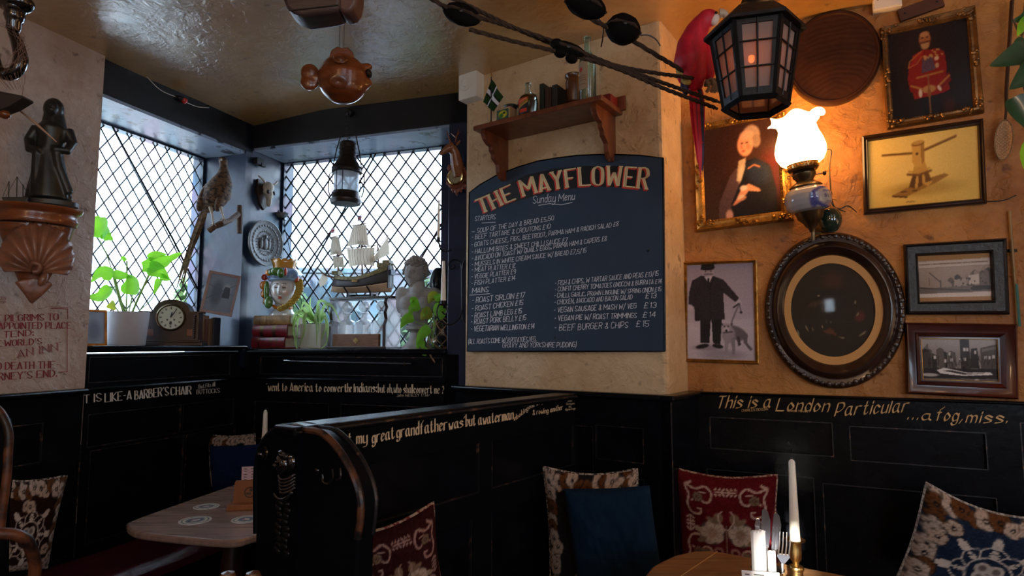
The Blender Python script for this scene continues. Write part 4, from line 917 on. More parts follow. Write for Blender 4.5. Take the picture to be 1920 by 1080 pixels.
bottle('tall_spirit_bottle', 'tall pale green bottle with a white label at the right end', onshelf(1102, .75), [(0, 0), (15, 1), (16, 4), (16, 76), (14, 88), (7, 98), (5.6, 104), (5.6, 122), (7, 123), (7, 128), (5, 129)], GREENG, (16, 22, 76, -1.0, .5, im))
M = onshelf(1138, .28); t = T('red_wood_block', 'red stained wooden block at the right end of the shelf', 'block', M)
build(MB(M).box((0, 0, 10), (30, 30, 20)), 'block_body', mat('red_stain', (.17, .012, .008), .35), parent=t, smooth=0, bevel=.003); build(MB(M).box((0, 0, 21), (22, 24, 3)), 'block_top', mat('red_stain_top', (.12, .01, .008), .35), parent=t, smooth=0, bevel=.002)
# --- chalkboard
bp_ = [(880, 361), (900, 346), (930, 329), (971, 313), (1008, 302), (1045, 296), (1082, 291.5), (1119, 290), (1160, 290), (1200, 291.5), (1243, 296), (1246, 658.5), (1060, 658.5), (876, 658.5)]
t = thing('chalkboard', 'arched black chalkboard sign reading THE MAYFLOWER with a chalked Sunday menu', 'chalkboard', PB.hit(1060, 658))
pts = [PB.sz(x, y, .02) for x, y in bp_]
build(MB(PM(PB)).prism(pts, -.02, -.002), 'board', SLATE, parent=t, smooth=0)
ed = MB(); ed.tube([PB.at(s, z, .018) for s, z in pts], .0045, 6, closed=True); build(ed, 'board_edge', BLACK, parent=t)
band = [(893, 372), (940, 350), (990, 327), (1040, 316), (1100, 311), (1160, 311), (1215, 318), (1213, 352), (1160, 351), (1110, 350), (1050, 356), (1000, 368), (950, 384), (908, 402)]
band = [(x, y) for x, y in band]
m_ = MB(); m_.add([PB.hit(x, y, .0208) for x, y in band], [tuple(range(len(band)-1, -1, -1))]); build(m_, 'sign_band', SIGNK, parent=t, smooth=0)
base = [(903, 400), (927, 391), (949, 381), (975, 371), (1000, 363), (1034, 356), (1070, 351), (1104, 348), (1141, 348), (1178, 351), (1212, 355)]
for mt, dx, dy, of, nm in ((SIGNR, -2.4, 2.8, .0212, 'red_letter_shade'), (SIGNR, -1.2, 1.4, .0214, 'red_letter_shade'), (SIGNC, 0, 0, .0218, 'sign_lettering')):
    m_ = MB(); ink(m_, PB, of, 'THE MAYFLOWER', base, 26, nib=6.0, ang=0, thin=2.6, serif=.75, arc=True, h2=38, gap=2.2, dx=dx, dy=dy-1); build(m_, nm, mt, parent=t, smooth=0)
zc = lambda x, y: (860+x/2.7, 280+y/2.7)
menu = [('Sunday Menu', (375, 275), (585, 255), 14), ('STARTERS', (83, 362), (185, 352), 8.5), ('-', (66, 428), (80, 428), 8), ('SOUP OF THE DAY & BREAD £5,50', (92, 424), (480, 358), 8.5), ('- BEEF TARTARE & CROUTONS £10', (66, 458), (462, 400), 8.5),
 ('- GOATS CHEESE, FIGS, BEETROOT, PARMA HAM & RADISH SALAD £8', (64, 495), (808, 388), 8.5), ('- HALLUMI BITES & SWEET CHILLI SAUCE £7', (66, 530), (550, 470), 8.5), ('- AVOCADO ON TOAST W/ QUAILS EGGS, PARMA HAM & CAPERS £8', (66, 565), (748, 462), 8.5),
 ('- MUSSELS IN WHITE CREAM SAUCE W/ BREAD £7,5/15', (66, 595), (645, 522), 8.5), ('- MEAT PLATTER £12', (66, 622), (287, 600), 8.5), ('- VEGGIE PLATTER £9', (64, 657), (287, 630), 8.5), ('- FISH PLATTER £14', (64, 690), (285, 662), 8.5),
 ('MAINS', (68, 728), (150, 722), 10), ('- ROAST SIRLOIN £17', (68, 778), (333, 750), 10), ('- ROAST CHICKEN £15', (66, 820), (325, 786), 9.5), ('- ROAST LAMB LEG £15', (64, 856), (318, 830), 9.5), ('- ROAST PORK BELLY £15', (62, 886), (340, 864), 9.5), ('- VEGETARIAN WELLINGTON £14', (62, 922), (382, 908), 9.5),
 ('(ALL ROASTS COME W/ R.POTATOES,VEG,', (48, 985), (392, 972), 9), ('GRAVY AND YORKSHIRE PUDDING)', (222, 1004), (595, 1000), 9),
 ('- FISH & CHIPS, W TARTAR SAUCE AND PEAS £13/15', (487, 690), (1010, 640), 9), ('- CONFIT CHERRY TOMATOES GNOCCHI & BURRATA £14', (487, 720), (1026, 678), 8.5), ('- CHILLI, GARLIC, PRAWN LINGUINE W/ SPRING ONION £15', (484, 752), (1024, 718), 8), ('- CHICKEN, AVOCADO AND BACON SALAD', (484, 786), (878, 758), 8.5), ('£13', (945, 754), (1000, 752), 9.5),
 ('- VEGAN SAUSAGE & MASH W/ VEG', (482, 826), (898, 804), 9.5), ('£13', (938, 804), (1000, 802), 10), ('- VEGAN PIE W/ ROAST TRIMMINGS', (485, 868), (900, 852), 9.5), ('£14', (932, 850), (996, 848), 10), ('- BEEF BURGER & CHIPS', (485, 918), (856, 902), 11), ('£15', (898, 898), (962, 896), 11)]
m_ = MB()
for s, a, b, h in menu: ink(m_, PB, .0206, s, [zc(*a), zc(*b)], h, nib=.5, ang=40, thin=.95 if h > 9 else .8, jit=.35, slant=.12, gap=1.5)
for a, b in (((118, 374), (186, 370)), ((55, 740), (158, 732)), ((405, 285), (460, 276)), ((460, 276), (520, 282)), ((520, 282), (575, 270))): ink(m_, PB, .0206, '-', [zc(*a), zc(*b)], 1, nib=.5, thin=1)
build(m_, 'chalk_writing', CHALK, parent=t, smooth=0)
s_ = MB(PM(PB))
for x, y in ((1215, 470), (1040, 633)): a, b = PB.sz(x, y, .02); s_.ell((a, -.02, b), (.006, .004, .006), 8)
build(s_, 'screw_head', IRON, parent=t, kind='stuff')
# --- oil lamp on the right wall
pl0 = PR.hit(1524, 437, .16); k0 = kpx(pl0)
M = PXF(pl0, 0, -6.0)
t = thing('wall_oil_lamp', 'lit oil lamp with frilled white glass shade on a brass wall bracket', 'lamp', pl0)
SHADE = bpy.data.materials.new('lit_opal_glass'); SHADE.use_nodes = True; nb = SHADE.node_tree.nodes['Principled BSDF']; nb.inputs['Base Color'].default_value = (.9, .8, .6, 1); nb.inputs['Emission Color'].default_value = (1, .50, .17, 1); nb.inputs['Emission Strength'].default_value = 12; nb.inputs['Roughness'].default_value = .3
prof = [(30, 132), (38, 138), (44, 150), (45, 162), (42, 176), (36, 192), (33, 204), (36, 214), (43, 219), (48, 221)]
def ruf(a, i): return 1 + (.10*math.sin(6*a) if i > 7 else .03*math.sin(6*a) if i > 5 else 0)
mbs = MB(M); n = 72; vs = []; fs = []
for i, (r, z) in enumerate(prof):
    for kk in range(n):
        a = 2*PI*kk/n; rr = r*ruf(a, i); vs.append((rr*math.cos(a), rr*math.sin(a), z+(5*math.cos(6*a) if i == len(prof)-1 else 2*math.cos(6*a) if i == len(prof)-2 else 0)))
for i in range(len(prof)-1):
    for kk in range(n): fs.append((i*n+kk, i*n+(kk+1) % n, (i+1)*n+(kk+1) % n, (i+1)*n+kk))
mbs.add(vs, fs); build(mbs, 'shade', SHADE, parent=t, smooth=180, solid=.003)
build(MB(M).lathe([(0, 118), (24, 119), (27, 123), (26, 130), (28, 133), (29, 136), (26, 137), (0, 137)], 32), 'gallery', DBRASS, parent=t)
gb = MB(M)
for kk in range(26):
    a = 2*PI*kk/26; gb.box((27.4*math.cos(a), 27.4*math.sin(a), 127), (2.2, 2.2, 6), Matrix.Rotation(a, 3, 'Z'))
build(gb, 'gallery_teeth', BRASS, parent=t)
build(MB(M).lathe([(14, 98), (16, 103), (20, 108), (21, 114), (18, 119), (0, 119)], 28), 'burner', DBRASS, parent=t)
wk = MB(M); wk.tube([(18, -2, 110), (36, -4, 111)], 1.2, 6); wk.ell((37, -4, 111), (3, 5, 5), 12); build(wk, 'wick_knob', DBRASS, parent=t)
build(MB(M).tube([(-18, -2, 108), (-26, -3, 112), (-33, -3, 111), (-34, -3, 107), (-30, -3, 106)], 1, 6), 'hook', DBRASS, parent=t)
build(MB(M).lathe([(28, 85), (29, 89), (25, 93), (17, 98), (14, 99)], 28), 'collar', DBRASS, parent=t)
im = Img(120, 50, (176, 168, 160)); im.a[:] = (178, 172, 168)
im.ell(.5, .5, .36, .40, (80, 84, 150), .1); im.ell(.5, .5, .30, .30, (176, 170, 170), .1)
for x in (.19, .82): im.ell(x, .62, .06, .24, (84, 88, 150), .5)
for i in range(40): a = random.random()*2*PI; im.ell(.5+.34*math.cos(a), .5+.38*math.sin(a), .012, .03, (60, 66, 140), .5)
im.line([(.34, .34), (.66, .34)], .02, (90, 90, 140)); im.line([(.38, .66), (.62, .66)], .012, (90, 90, 140)); im.line([(.36, .74), (.64, .74)], .012, (110, 100, 130))
for x in (.36, .42, .48, .54, .60): im.ell(x, .5, .02, .06, (70, 70, 120), .4); im.ell(x, .5, .01, .03, (180, 170, 165), .4)
R_ = [(20, 40), (33, 44), (39, 52), (41, 62), (40, 72), (36, 80), (30, 85)]
g = MB(M); cl = im.cols(); ccs = []
def rp(v):
    f_ = v*(len(R_)-1); i = min(len(R_)-2, int(f_)); q = f_-i; return R_[i][0]*(1-q)+R_[i+1][0]*q, R_[i][1]*(1-q)+R_[i+1][1]*q
nu, nv = 160, 30
for j in range(nv+1):
    for i in range(nu+1):
        u = i/nu; x = (u-.12)/.52; v = 1-j/nv
        ccs.append(tuple(cl[min(49, int(v*50)), min(119, int(x*120))]) if 0 <= x < 1 else tuple(cl[0, 0]))
g.grid(lambda u, v: (lambda r: (-r[0]*math.cos(PI*2*u), -r[0]*math.sin(PI*2*u), r[1]))(rp(v)), nu, nv, cols=ccs); build(g, 'reservoir', mat('printed_porcelain', (1, 1, 1), .12, attr=True, coat=1), parent=t, smooth=180)
build(MB(M).lathe([(5, 2), (6, 8), (11, 14), (14, 20), (22, 28), (24, 36), (26, 40), (0, 41)], 28), 'font_cup', DBRASS, parent=t)
wb = MB(); p1 = M @ Vector((0, 0, 2)); wb.tube([p1+Vector((0, 0, .06)), p1, p1+Vector((0, 0, -.03)), PR.hit(1537, 442, .02)], .008, 8); build(wb, 'wall_arm', DBRASS, parent=t)
build(MB(PR.M(1541, 436, 0, True)).lathe([(16, 0), (15, 4), (6, 7), (0, 8)], 20, R=Matrix.Rotation(PI/2, 3, 'X')), 'wall_plate', DBRASS, parent=t)
t2 = thing('green_glass_ball', 'dark green glass ball hanging behind the oil lamp base', 'glass ball', PR.hit(1556, 437, .08))
build(MB(PR.M(1556, 412, .075, True)).ell((0, 0, 0), (21, 21, 25), 28), 'ball', mat('green_ball_glass', (.012, .03, .02), .08, coat=1), parent=t2); build(MB(PR.M(1556, 386, .04, True)).tube([(0, -4, -2), (0, 0, 6), (0, 12, 10)], 1.5, 6), 'hanger', DBRASS, parent=t2)
# wall cracks and nails
ck = MB()
for pts_ in ([(1547, 281), (1559, 283), (1556, 318), (1560, 380), (1575, 391), (1590, 386), (1606, 398)], [(1535, 205), (1533, 222)], [(1560, 360), (1562, 385), (1585, 397)], [(1850, 378), (1880, 376), (1905, 366)]):
    ck.tube(smoothpts([PR.hit(x+random.uniform(-1, 1), y, .0003) for x, y in pts_], 5), [.0018+.0012*random.random() for _ in range((len(pts_)-1)*5+1)] if len(pts_) > 2 else .0018, 5)
build(ck, 'crack', SIGNK, parent=bpy.data.objects['wall_right'])
# small wall lights cable on left beam
t = thing('fairy_light_wire', 'thin wire with a red bulb pinned along the left window beam', 'wire', P1.hit(345, 190))
build(MB().tube(smoothpts([P1.hit(x, y, .012) for x, y in ((272, 140), (300, 168), (330, 182), (345, 190), (370, 200), (392, 202))], 5), .002, 5), 'wire', PLASTIC, parent=t)
build(MB().ell(P1.hit(346, 189, .02), .018, 12), 'bulb', mat('red_bulb', (.5, .02, .02), .15, coat=1), parent=t)
build(MB().ell(P1.hit(334, 184, .014), (.03, .016, .016), 12), 'bulb_holder', IRON, parent=t)
# ================================================================ THINGS IN THE WINDOW BAYS
def mid(P, Q, x, f, z):
    """world point at image column x, fraction f from plane P (front) to Q (glass), height z"""
    a = P.hit(x, 645); b = Q.hit(x, 645); p = a.lerp(b, f); p.z = z; return p
def head(mb, c, r, R=None, colf=None, n=64, amp=1.0):
    """continuous sculpted head facing -Y"""
    def g(x, z, cx, cz_, sx, sz): return math.exp(-((x-cx)/sx)**2-((z-cz_)/sz)**2)
    def fn(d):
        x, y, z = d; fr = max(0, -y); q = 1.0
        q += .0 - .10*max(0, -z-.1)*(1-abs(y))           # jaw narrows
        e = 0
        if fr > 0:
            e += .20*g(x, z, 0, -.10, .10, .17)*(1 if z > -.28 else .3) + .10*g(x, z, 0, .08, .07, .2)
            e += .05*g(x, z, .28, .30, .2, .07) + .05*g(x, z, -.28, .30, .2, .07)
            e -= .085*g(x, z, .27, .13, .13, .09) + .085*g(x, z, -.27, .13, .13, .09)
            e += .045*g(x, z, .27, .12, .075, .045) + .045*g(x, z, -.27, .12, .075, .045)
            e += .055*g(x, z, 0, -.40, .16, .035) + .06*g(x, z, 0, -.50, .13, .035) - .03*g(x, z, 0, -.452, .17, .018)
            e += .07*g(x, z, 0, -.74, .2, .14) + .04*g(x, z, .42, -.22, .2, .2) + .04*g(x, z, -.42, -.22, .2, .2)
        q += e*amp
        v = Vector((x*(1-.16*max(0, -z)), y, z))*q
        return v
    mb.ell(c, r, n, R, fn, colf)
    for s in (-1, 1):
        e = MB(); e.ell((0, 0, 0), (.07*r[0], .14*r[1], .20*r[2]), 12)
        o = Vector((s*.99*r[0]*.96, .05*r[1], -.02*r[2])); vs = [Vector(c)+(R @ (v+o) if R is not None else v+o) for v in e.v]
        mb.add(vs, e.f, [colf(Vector((s, 0, 0)))]*len(vs) if colf else None)
def leafmesh(mb, pts, w, kind='heart', fold=.25, cup=0, n=9):
    """leaf blade along a midrib of local px points (x, y, z)"""
    c = smoothpts(pts, 5); m = len(c)-1; vs = []
    for i, p in enumerate(c):
        t = i/m
        tan = (c[min(m, i+1)]-c[max(0, i-1)]).normalized()
        side = tan.cross(Vector((0, -1, 0))); side = side.normalized() if side.length > .05 else Vector((1, 0, 0))
        if kind == 'heart': ww = w*(math.sin(PI*min(1, (t*.92+.08))**.62))*(1.0 if t < .97 else .15)
        elif kind == 'strap': ww = w*min(1, t*6+.3)*(1-t**2.5)+.05*w
        elif kind == 'cut': ww = w*math.sin(PI*min(1, t*.9+.1)**.7)*(.62+.38*abs(math.cos(t*PI*3.5)))
        else: ww = w*math.sin(PI*min(1, t*.96+.04))
        f = fold*ww
        vs += [p-side*ww+Vector((0, -f, 0)), p-side*ww*.5+Vector((0, -f*.35, 0)), p, p+side*ww*.5+Vector((0, -f*.35, 0)), p+side*ww+Vector((0, -f, 0))]
    fs = [(i*5+k, i*5+k+1, (i+1)*5+k+1, (i+1)*5+k) for i in range(m) for k in range(4)]
    return mb.add(vs, fs)
def leaf(parent, M, pts, w, kind='heart', m=None, fold=.25, name='leaf'):
    return build(leafmesh(MB(M), [Vector((p[0], p[1] if len(p) > 2 else 0, p[-1])) for p in pts], w, kind, fold), name, m or LEAFG, parent=parent, smooth=180)
def book(label, M, L_, D_, H_, m, spine_right=False, group=None, bands=()):
    """book lying flat: spine towards the viewer"""
    t = thing('book', label, 'book', M.translation, group)
    b = MB(M); b.box((0, 0, H_*.06), (L_, D_, H_*.12)); b.box((0, 0, H_*.94), (L_, D_, H_*.12)); 
    sp = [(-L_/2, -D_/2+H_*.3*0, 0)]
    n = 8; vs = []
    for x in (-L_/2, L_/2):
        for k in range(n+1):
            a = PI*k/n; vs.append((x, -D_/2-H_*.22*math.sin(a), H_/2-H_/2*math.cos(a)))
    b.add(vs, [(k, k+1, n+1+k+1, n+1+k) for k in range(n)]+[tuple(range(n, -1, -1)), tuple(range(n+1, 2*n+2))])
    build(b, 'cover', m, parent=t, smooth=30); build(MB(M).box((0, 0, H_/2), (L_-3, D_-3, H_*.8)), 'pages', mat('old_pages', (.42, .36, .27), .9, var=.3, vs=60), parent=t, smooth=0)
    if bands:
        g = MB(M)
        for x, w_ in bands:
            vs = []
            for xx in (x-w_/2, x+w_/2):
                for k in range(n+1): a = PI*k/n; vs.append((xx, -D_/2-(H_*.22+.35)*math.sin(a), H_/2-(H_/2+.1)*math.cos(a)))
            g.add(vs, [(k, k+1, n+1+k+1, n+1+k) for k in range(n)])
        build(g, 'gilt_band', DBRASS, parent=t, smooth=30, kind='stuff')
    return t
# ---------------- far sill, left to right
yaw2 = -18
REDB = mat('red_leather_binding', (.20, .012, .02), .35, var=.5, vs=30); GREYB = mat('grey_marbled_board', (.05, .055, .05), .6, var=.5, vs=60)
ps = mid(P2, G2, 523, .30, SILL2+.001)
z = 0
k = kpx(ps)
for i, (L_, D_, H_, m, lb, bd) in enumerate(((76, 52, 21, REDB, 'red leather bound book at the bottom of the stack', [(-20, 3), (8, 3), (20, 2)]), (74, 50, 22, REDB, 'red leather bound book in the middle of the stack', [(-16, 7), (10, 7)]), (74, 46, 17, mat('tan_binding', (.38, .22, .08), .5, var=.6, vs=25), 'tan and cream bound book on top of the stack', [(-24, 1.5), (-10, 1.5)]))):
    M = PXF(ps+Vector((0, 0, z)), yaw2+(-3, 2, 5)[i]); book(lb, M, L_, D_, H_, m, group='books stacked on the far sill', bands=bd); z += (H_+.4)*k
# majolica head vase
M = PXF(ps+Vector((0, 0, z+.001))+Vector((.0, -.0, 0)), 6) @ Matrix.Translation((5, 0, 0))
t = thing('head_vase', "glazed ceramic vase shaped as a crowned woman's head, on the books", 'vase', M.translation)
CER = mat('glazed_ceramic', (1, 1, 1), .15, attr=True, coat=.8)
def facecol(d):
    x, y, z = d; c = (205, 200, 196)
    if y < 0:
        for s in (-1, 1):
            if abs(x-s*.27) < .13 and abs(z-.13) < .055: c = (90, 50, 30)
            if abs(x-s*.27) < .045 and abs(z-.13) < .04: c = (30, 18, 14)
            if abs(x-s*.28) < .17 and abs(z-.34+.5*(x-s*.28)**2) < .018: c = (60, 38, 30)
        if abs(x) < .17 and abs(z+.45) < .07: c = (178, 74, 48)
        if abs(abs(x)-.45) < .14 and abs(z+.2) < .13: c = (214, 182, 170)
    return lin(c)
hb = MB(M); head(hb, (0, 0, 47), (25, 26, 32), colf=facecol, n=96); build(hb, 'face', CER, parent=t, smooth=180)
build(MB(M).lathe([(24, 0), (24, 3), (20, 6), (17, 12), (14, 18), (15, 24)], 28, sy=.8), 'neck', mat('ceramic_white', (.55, .58, .58), .15, coat=.8), parent=t)
YEL = mat('ceramic_ochre', (.62, .27, .03), .2, coat=.7, var=.4, vs=20); BLU = mat('ceramic_blue', (.10, .18, .36), .2, coat=.7, col2=(.35, .4, .45), vs=30); GRN = mat('ceramic_green', (.10, .24, .05), .2, coat=.7, var=.5, vs=20); ORG_ = mat('ceramic_orange', (.62, .20, .02), .2, coat=.7); RDC = mat('ceramic_red', (.5, .05, .02), .2, coat=.7); BRD = mat('ceramic_yellow_braid', (.48, .32, .05), .25, coat=.6, var=.4, vs=30)
n = 64; vs = []; fs = []
for i, (r, zz) in enumerate(((20, 84), (20, 90), (22, 98), (24, 103))):
    for kk in range(n): a = 2*PI*kk/n; vs.append((r*math.cos(a), r*math.sin(a)*.9, zz+(3.2*abs(math.sin(a*6)) if i == 3 else 0)))
cb = MB(M).add(vs, [(i*n+kk, i*n+(kk+1) % n, (i+1)*n+(kk+1) % n, (i+1)*n+kk) for i in range(3) for kk in range(n)]); build(cb, 'crown_rim', YEL, parent=t, smooth=180, solid=.006)
build(MB(M).lathe([(25, 66), (30, 70), (32, 78), (27, 86), (20, 89)], 36, sy=.95, fn=lambda a, i: 1+.05*math.sin(a*9)), 'turban', BLU, parent=t, smooth=180)
wb = MB(M); wb.lathe([(26.5, 64), (28.5, 67), (26.5, 70)], 36, sy=1.0); build(wb, 'hat_band', mat('ceramic_pale_blue', (.25, .36, .48), .2, coat=.6), parent=t)
for c_, r, m in (((-6, -29, 80), (11, 5, 8), GRN), ((2, -31, 77), (7, 5, 9), GRN), ((-22, -22, 78), (6, 5, 6), ORG_), ((-14, -27, 79), (8, 5, 6), GRN), ((10, -28, 80), (3, 4, 8), RDC)): build(MB(M).ell(c_, r, 14), 'fruit', m, parent=t)
for c_, r, m in (((-33, -6, 56), (9, 7, 9), ORG_), ((-31, -8, 40), (8, 7, 9), ORG_), ((-27, -10, 26), (7, 7, 8), ORG_), ((-27, -14, 46), (5, 5, 18), GRN), ((-22, -16, 24), (8, 6, 12), GRN), ((-35, 0, 72), (6, 6, 6), RDC)): build(MB(M).ell(c_, r, 14), 'fruit', m, parent=t)
br_ = MB(M); pth = smoothpts([(27, -6, 66), (31, -12, 52), (28, -18, 36), (16, -22, 20), (0, -21, 12)], 10)
for i, p in enumerate(pth):
    for s in (-1, 1): br_.ell(p+Vector((3.5*s*math.cos(i*.9), 0, 2*s*math.sin(i*.9)))+Vector((1, 0, 0)), (5, 4.4, 3.6), 8)
build(br_, 'braid', BRD, parent=t); build(MB(M).box((26, -10, 68), (8, 8, 10)), 'side_band', RDC, parent=t, smooth=0, bevel=.004)
nk = MB(M)
for i in range(11): a = -PI*.9+PI*.8*i/10; nk.ell((17*math.cos(a), 15*math.sin(a), 16+2*math.cos(i)), (3.2, 3.2, 3), 8)
build(nk, 'necklace', ORG_, parent=t)
# spider plant in ribbed box
p = mid(P2, G2, 594, .45, SILL2+.001); M = PXF(p, yaw2)
t = thing('spider_plant', 'striped spider plant in a square pale ribbed pot', 'plant', p)
POTM = mat('pale_ribbed_pot', (.50, .52, .44), .6, bump=.2)
b = MB(M); b.box((0, 0, 23), (44, 40, 46), tx=1.04, ty=1.04); build(b, 'pot', POTM, parent=t, smooth=0, bevel=.004)
b = MB(M)
for i in range(9): b.box((0, 0, 4+i*4.8), (46, 42, 1.6))
build(b, 'pot_rib', POTM, parent=t, smooth=0, kind='stuff')
build(MB(M).box((0, 0, 46), (40, 36, 2)), 'soil', DWOOD, parent=t, smooth=0)
rd = random.Random(5)
sp = [[(-2, 48), (-3, 75), (-1, 96)], [(-4, 48), (-18, 74), (-28, 60), (-30, 6)], [(0, 48), (-14, 62), (-16, 40), (-12, 4)], [(3, 48), (8, 66), (6, 30), (4, 2)], [(4, 48), (28, 80), (46, 76), (64, 46)], [(6, 48), (26, 64), (32, 40), (22, 20)],
 [(0, 48), (20, 76), (24, 60), (26, 30)], [(-5, 48), (-26, 60), (-36, 36), (-38, 8)], [(-2, 48), (-10, 78), (-20, 84), (-26, 64)], [(2, 48), (14, 84), (32, 84), (40, 60)], [(5, 44), (24, 26), (10, 2), (-12, -38)], [(-3, 48), (-22, 68), (-32, 50), (-24, 2), (-8, -3)], [(0, 50), (10, 60), (16, 36), (16, 4)], [(-1, 48), (-8, 66), (-10, 30), (-22, 2)], [(6, 46), (30, 58), (38, 40), (36, 10), (20, -2)]]
for q in sp:
    yy = rd.uniform(-28, -16); n_ = len(q); leaf(t, M, [(x, yy*min(1, i*.9), zz) for i, (x, zz) in enumerate(q)], 3.1, 'strap', STRAP, .35)
# tantalus
p = mid(P2, G2, 681, .5, SILL2+.001); M = PXF(p, -23) @ Matrix.Diagonal((1.08, .85, 1, 1)); tk = thing('tantalus', 'wooden decanter stand with scalloped sides, top bar and oak drawer', 'decanter stand', p)
build(MB(M).box((0, 0, 2), (124, 56, 4)), 'base', DWOOD, parent=tk, smooth=0, bevel=.002)
df = build(MB(M).box((-2, -22, 15), (96, 8, 24)), 'drawer_front', OAK, parent=tk, smooth=0, bevel=.002)
build(MB(M).prism([(0, 9), (6, 15), (0, 21), (-6, 15)], -27, -25.8), 'escutcheon', BRASS, parent=df, smooth=0)
for s in (-1, 1):
    pts = [(30, 0), (30, 92), (-20, 92), (-24, 84), (-18, 76), (-24, 66), (-20, 54), (-26, 42), (-26, 0)]; b = MB(M); n = len(pts); xx = s*57-(-0); w_ = 3
    b.add([(xx-w_, -a, zz) for a, zz in [(-u, v) for u, v in pts]]+[(xx+w_, -a, zz) for a, zz in [(-u, v) for u, v in pts]], [tuple(range(n)), tuple(range(2*n-1, n-1, -1))]+[(i, i+n, (i+1) % n+n, (i+1) % n) for i in range(n)])
    build(b, 'side_panel', DWOOD, parent=tk, smooth=0)
build(MB(M).box((4, 0, 94), (132, 44, 5)), 'top_bar', DWOOD, parent=tk, smooth=0, bevel=.003)
DEC = mat('cut_crystal', (.72, .78, .82), .08, coat=.5); 
nt = DEC.node_tree; N = nt.nodes; tr = N.new('ShaderNodeBsdfTransparent'); mx = N.new('ShaderNodeMixShader'); mx.inputs[0].default_value = .55; nt.links.new(N['Principled BSDF'].outputs[0], mx.inputs[1]); nt.links.new(tr.outputs[0], mx.inputs[2]); nt.links.new(mx.outputs[0], N['Material Output'].inputs[0])
for i, x in enumerate((-36, 0, 36)):
    Mi = M @ Matrix.Translation((x, 2, 4.3)); td = thing('decanter', ('square crystal decanter with ball stopper at the left of the wooden stand', 'square crystal decanter with ball stopper in the middle of the wooden stand', 'square crystal decanter with ball stopper at the right of the wooden stand')[i], 'decanter', Mi.translation, 'decanters in the wooden stand')
    build(MB(Mi).lathe([(17, 0), (18, 2), (18, 40), (15, 46), (8, 50), (6.5, 54), (6.5, 60), (9, 61), (9, 63), (4, 63)], 8, R=Matrix.Rotation(PI/8, 3, 'Z')), 'decanter_body', DEC, parent=td, smooth=20, bevel=.002)
    build(MB(Mi).ell((0, 0, 74), (11, 11, 11), 14), 'stopper', DEC, parent=td, smooth=10)
# ship model on top bar
p = M @ Vector((0, 0, 97)); M = PXF(p, yaw2+1) @ Matrix.Translation((-4, 0, 0)) @ Matrix.Scale(1, 4)
ts = thing('ship_model', 'wooden three-masted sailing ship model with cream sails, on the decanter stand', 'model ship', p)
HULLD = mat('hull_dark', (.035, .025, .022), .5, var=.4, vs=40, aniso=(1, 1, 6)); HULLL = mat('hull_tan', (.50, .33, .20), .5, var=.3); DECKY = mat('hull_ochre', (.30, .22, .06), .5, col2=(.05, .06, .03), vs=70)
def hull(mb, lo, hi, nx=28, nz=6, wmul=1):
    """loft hull between height fractions"""
    def pt(u, v, sd):
        x = -68+128*u; z0 = 8+4*max(0, .3-u)**2*11; z1 = 38+ (24*((u-.45)/.55)**1.5 if u > .45 else 5*((.45-u)/.45)**2)
        zz = z0+(z1-z0)*v; w_ = 15*math.sin(PI*min(1, (u*.86+.06)))**.5*(math.sin(PI/2*min(1, v*1.5+.12)))*(1-.25*v*v)
        if u < .12: w_ *= u/.12*.9+.1
        xr = x+ (-(10*v) if u < .02 else 0)
        return (x-6*(1-u)**3*(-v), sd*w_*wmul, zz)
    for sd in (-1, 1): mb.grid(lambda u, v: pt(u, lo+(hi-lo)*v, sd), nx, nz, flip=sd > 0)
    return pt
b = MB(M); hull(b, 0, .34); b.add([(-66, 0, 10), (58, 0, 9)], []); build(b, 'hull_bottom', HULLL, parent=ts, smooth=60, solid=.002)
b = MB(M); pt = hull(b, .34, .78); build(b, 'hull_topside', HULLD, parent=ts, smooth=60, solid=.002)
b = MB(M); hull(b, .78, 1.0); build(b, 'upper_rail', DECKY, parent=ts, smooth=60, solid=.002)
b = MB(M); b.grid(lambda u, v: (lambda a, c: (a[0], a[1]+(c[1]-a[1])*v, a[2]-3))(pt(u, .84, -1), pt(u, .84, 1)), 24, 3); b.box((58, 0, 36), (3, 20, 42)); build(b, 'deck', HULLD, parent=ts, smooth=0)
b = MB(M); b.box((46, 0, 58), (24, 18, 8)); b.box((52, 0, 64), (14, 16, 6)); build(b, 'sterncastle', DECKY, parent=ts, smooth=0)
build(MB(M).box((-56, 0, 47), (14, 14, 7)), 'forecastle', DECKY, parent=ts, smooth=0)
build(MB(M).box((61, 0, 44), (5, 16, 9)), 'stern_gallery', mat('stern_blue', (.05, .07, .14), .5), parent=ts, smooth=0)
build(MB(M).box((-8, -15.3, 29), (12, 1, 4)), 'name_plate', BRASS, parent=ts, smooth=0)
for i in range(8): pass
SPAR = mat('spar_wood', (.13, .06, .03), .5)
masts = [(-51, 42, 118, -5), (0, 36, 140, -4), (33, 58, 106, -2)]
for x, za, zb, lean in masts: build(MB(M).tube([(x, 0, za-8), (x+lean, 0, (za+zb)/2), (x+lean*1.6, 0, zb)], [1.9, 1.6, .7], 8), 'mast', SPAR, parent=ts)
for x, zz in ((-54, 84), (-1.5, 102)): build(MB(M).lathe([(3, 0), (7, 2.5), (7, 4)], 14, (x, 0, zz)), 'crows_nest', SPAR, parent=ts)
build(MB(M).tube([(-60, 0, 38), (-82, 0, 44), (-104, 0, 62)], [2.2, 1.7, .8], 8), 'bowsprit', SPAR, parent=ts)
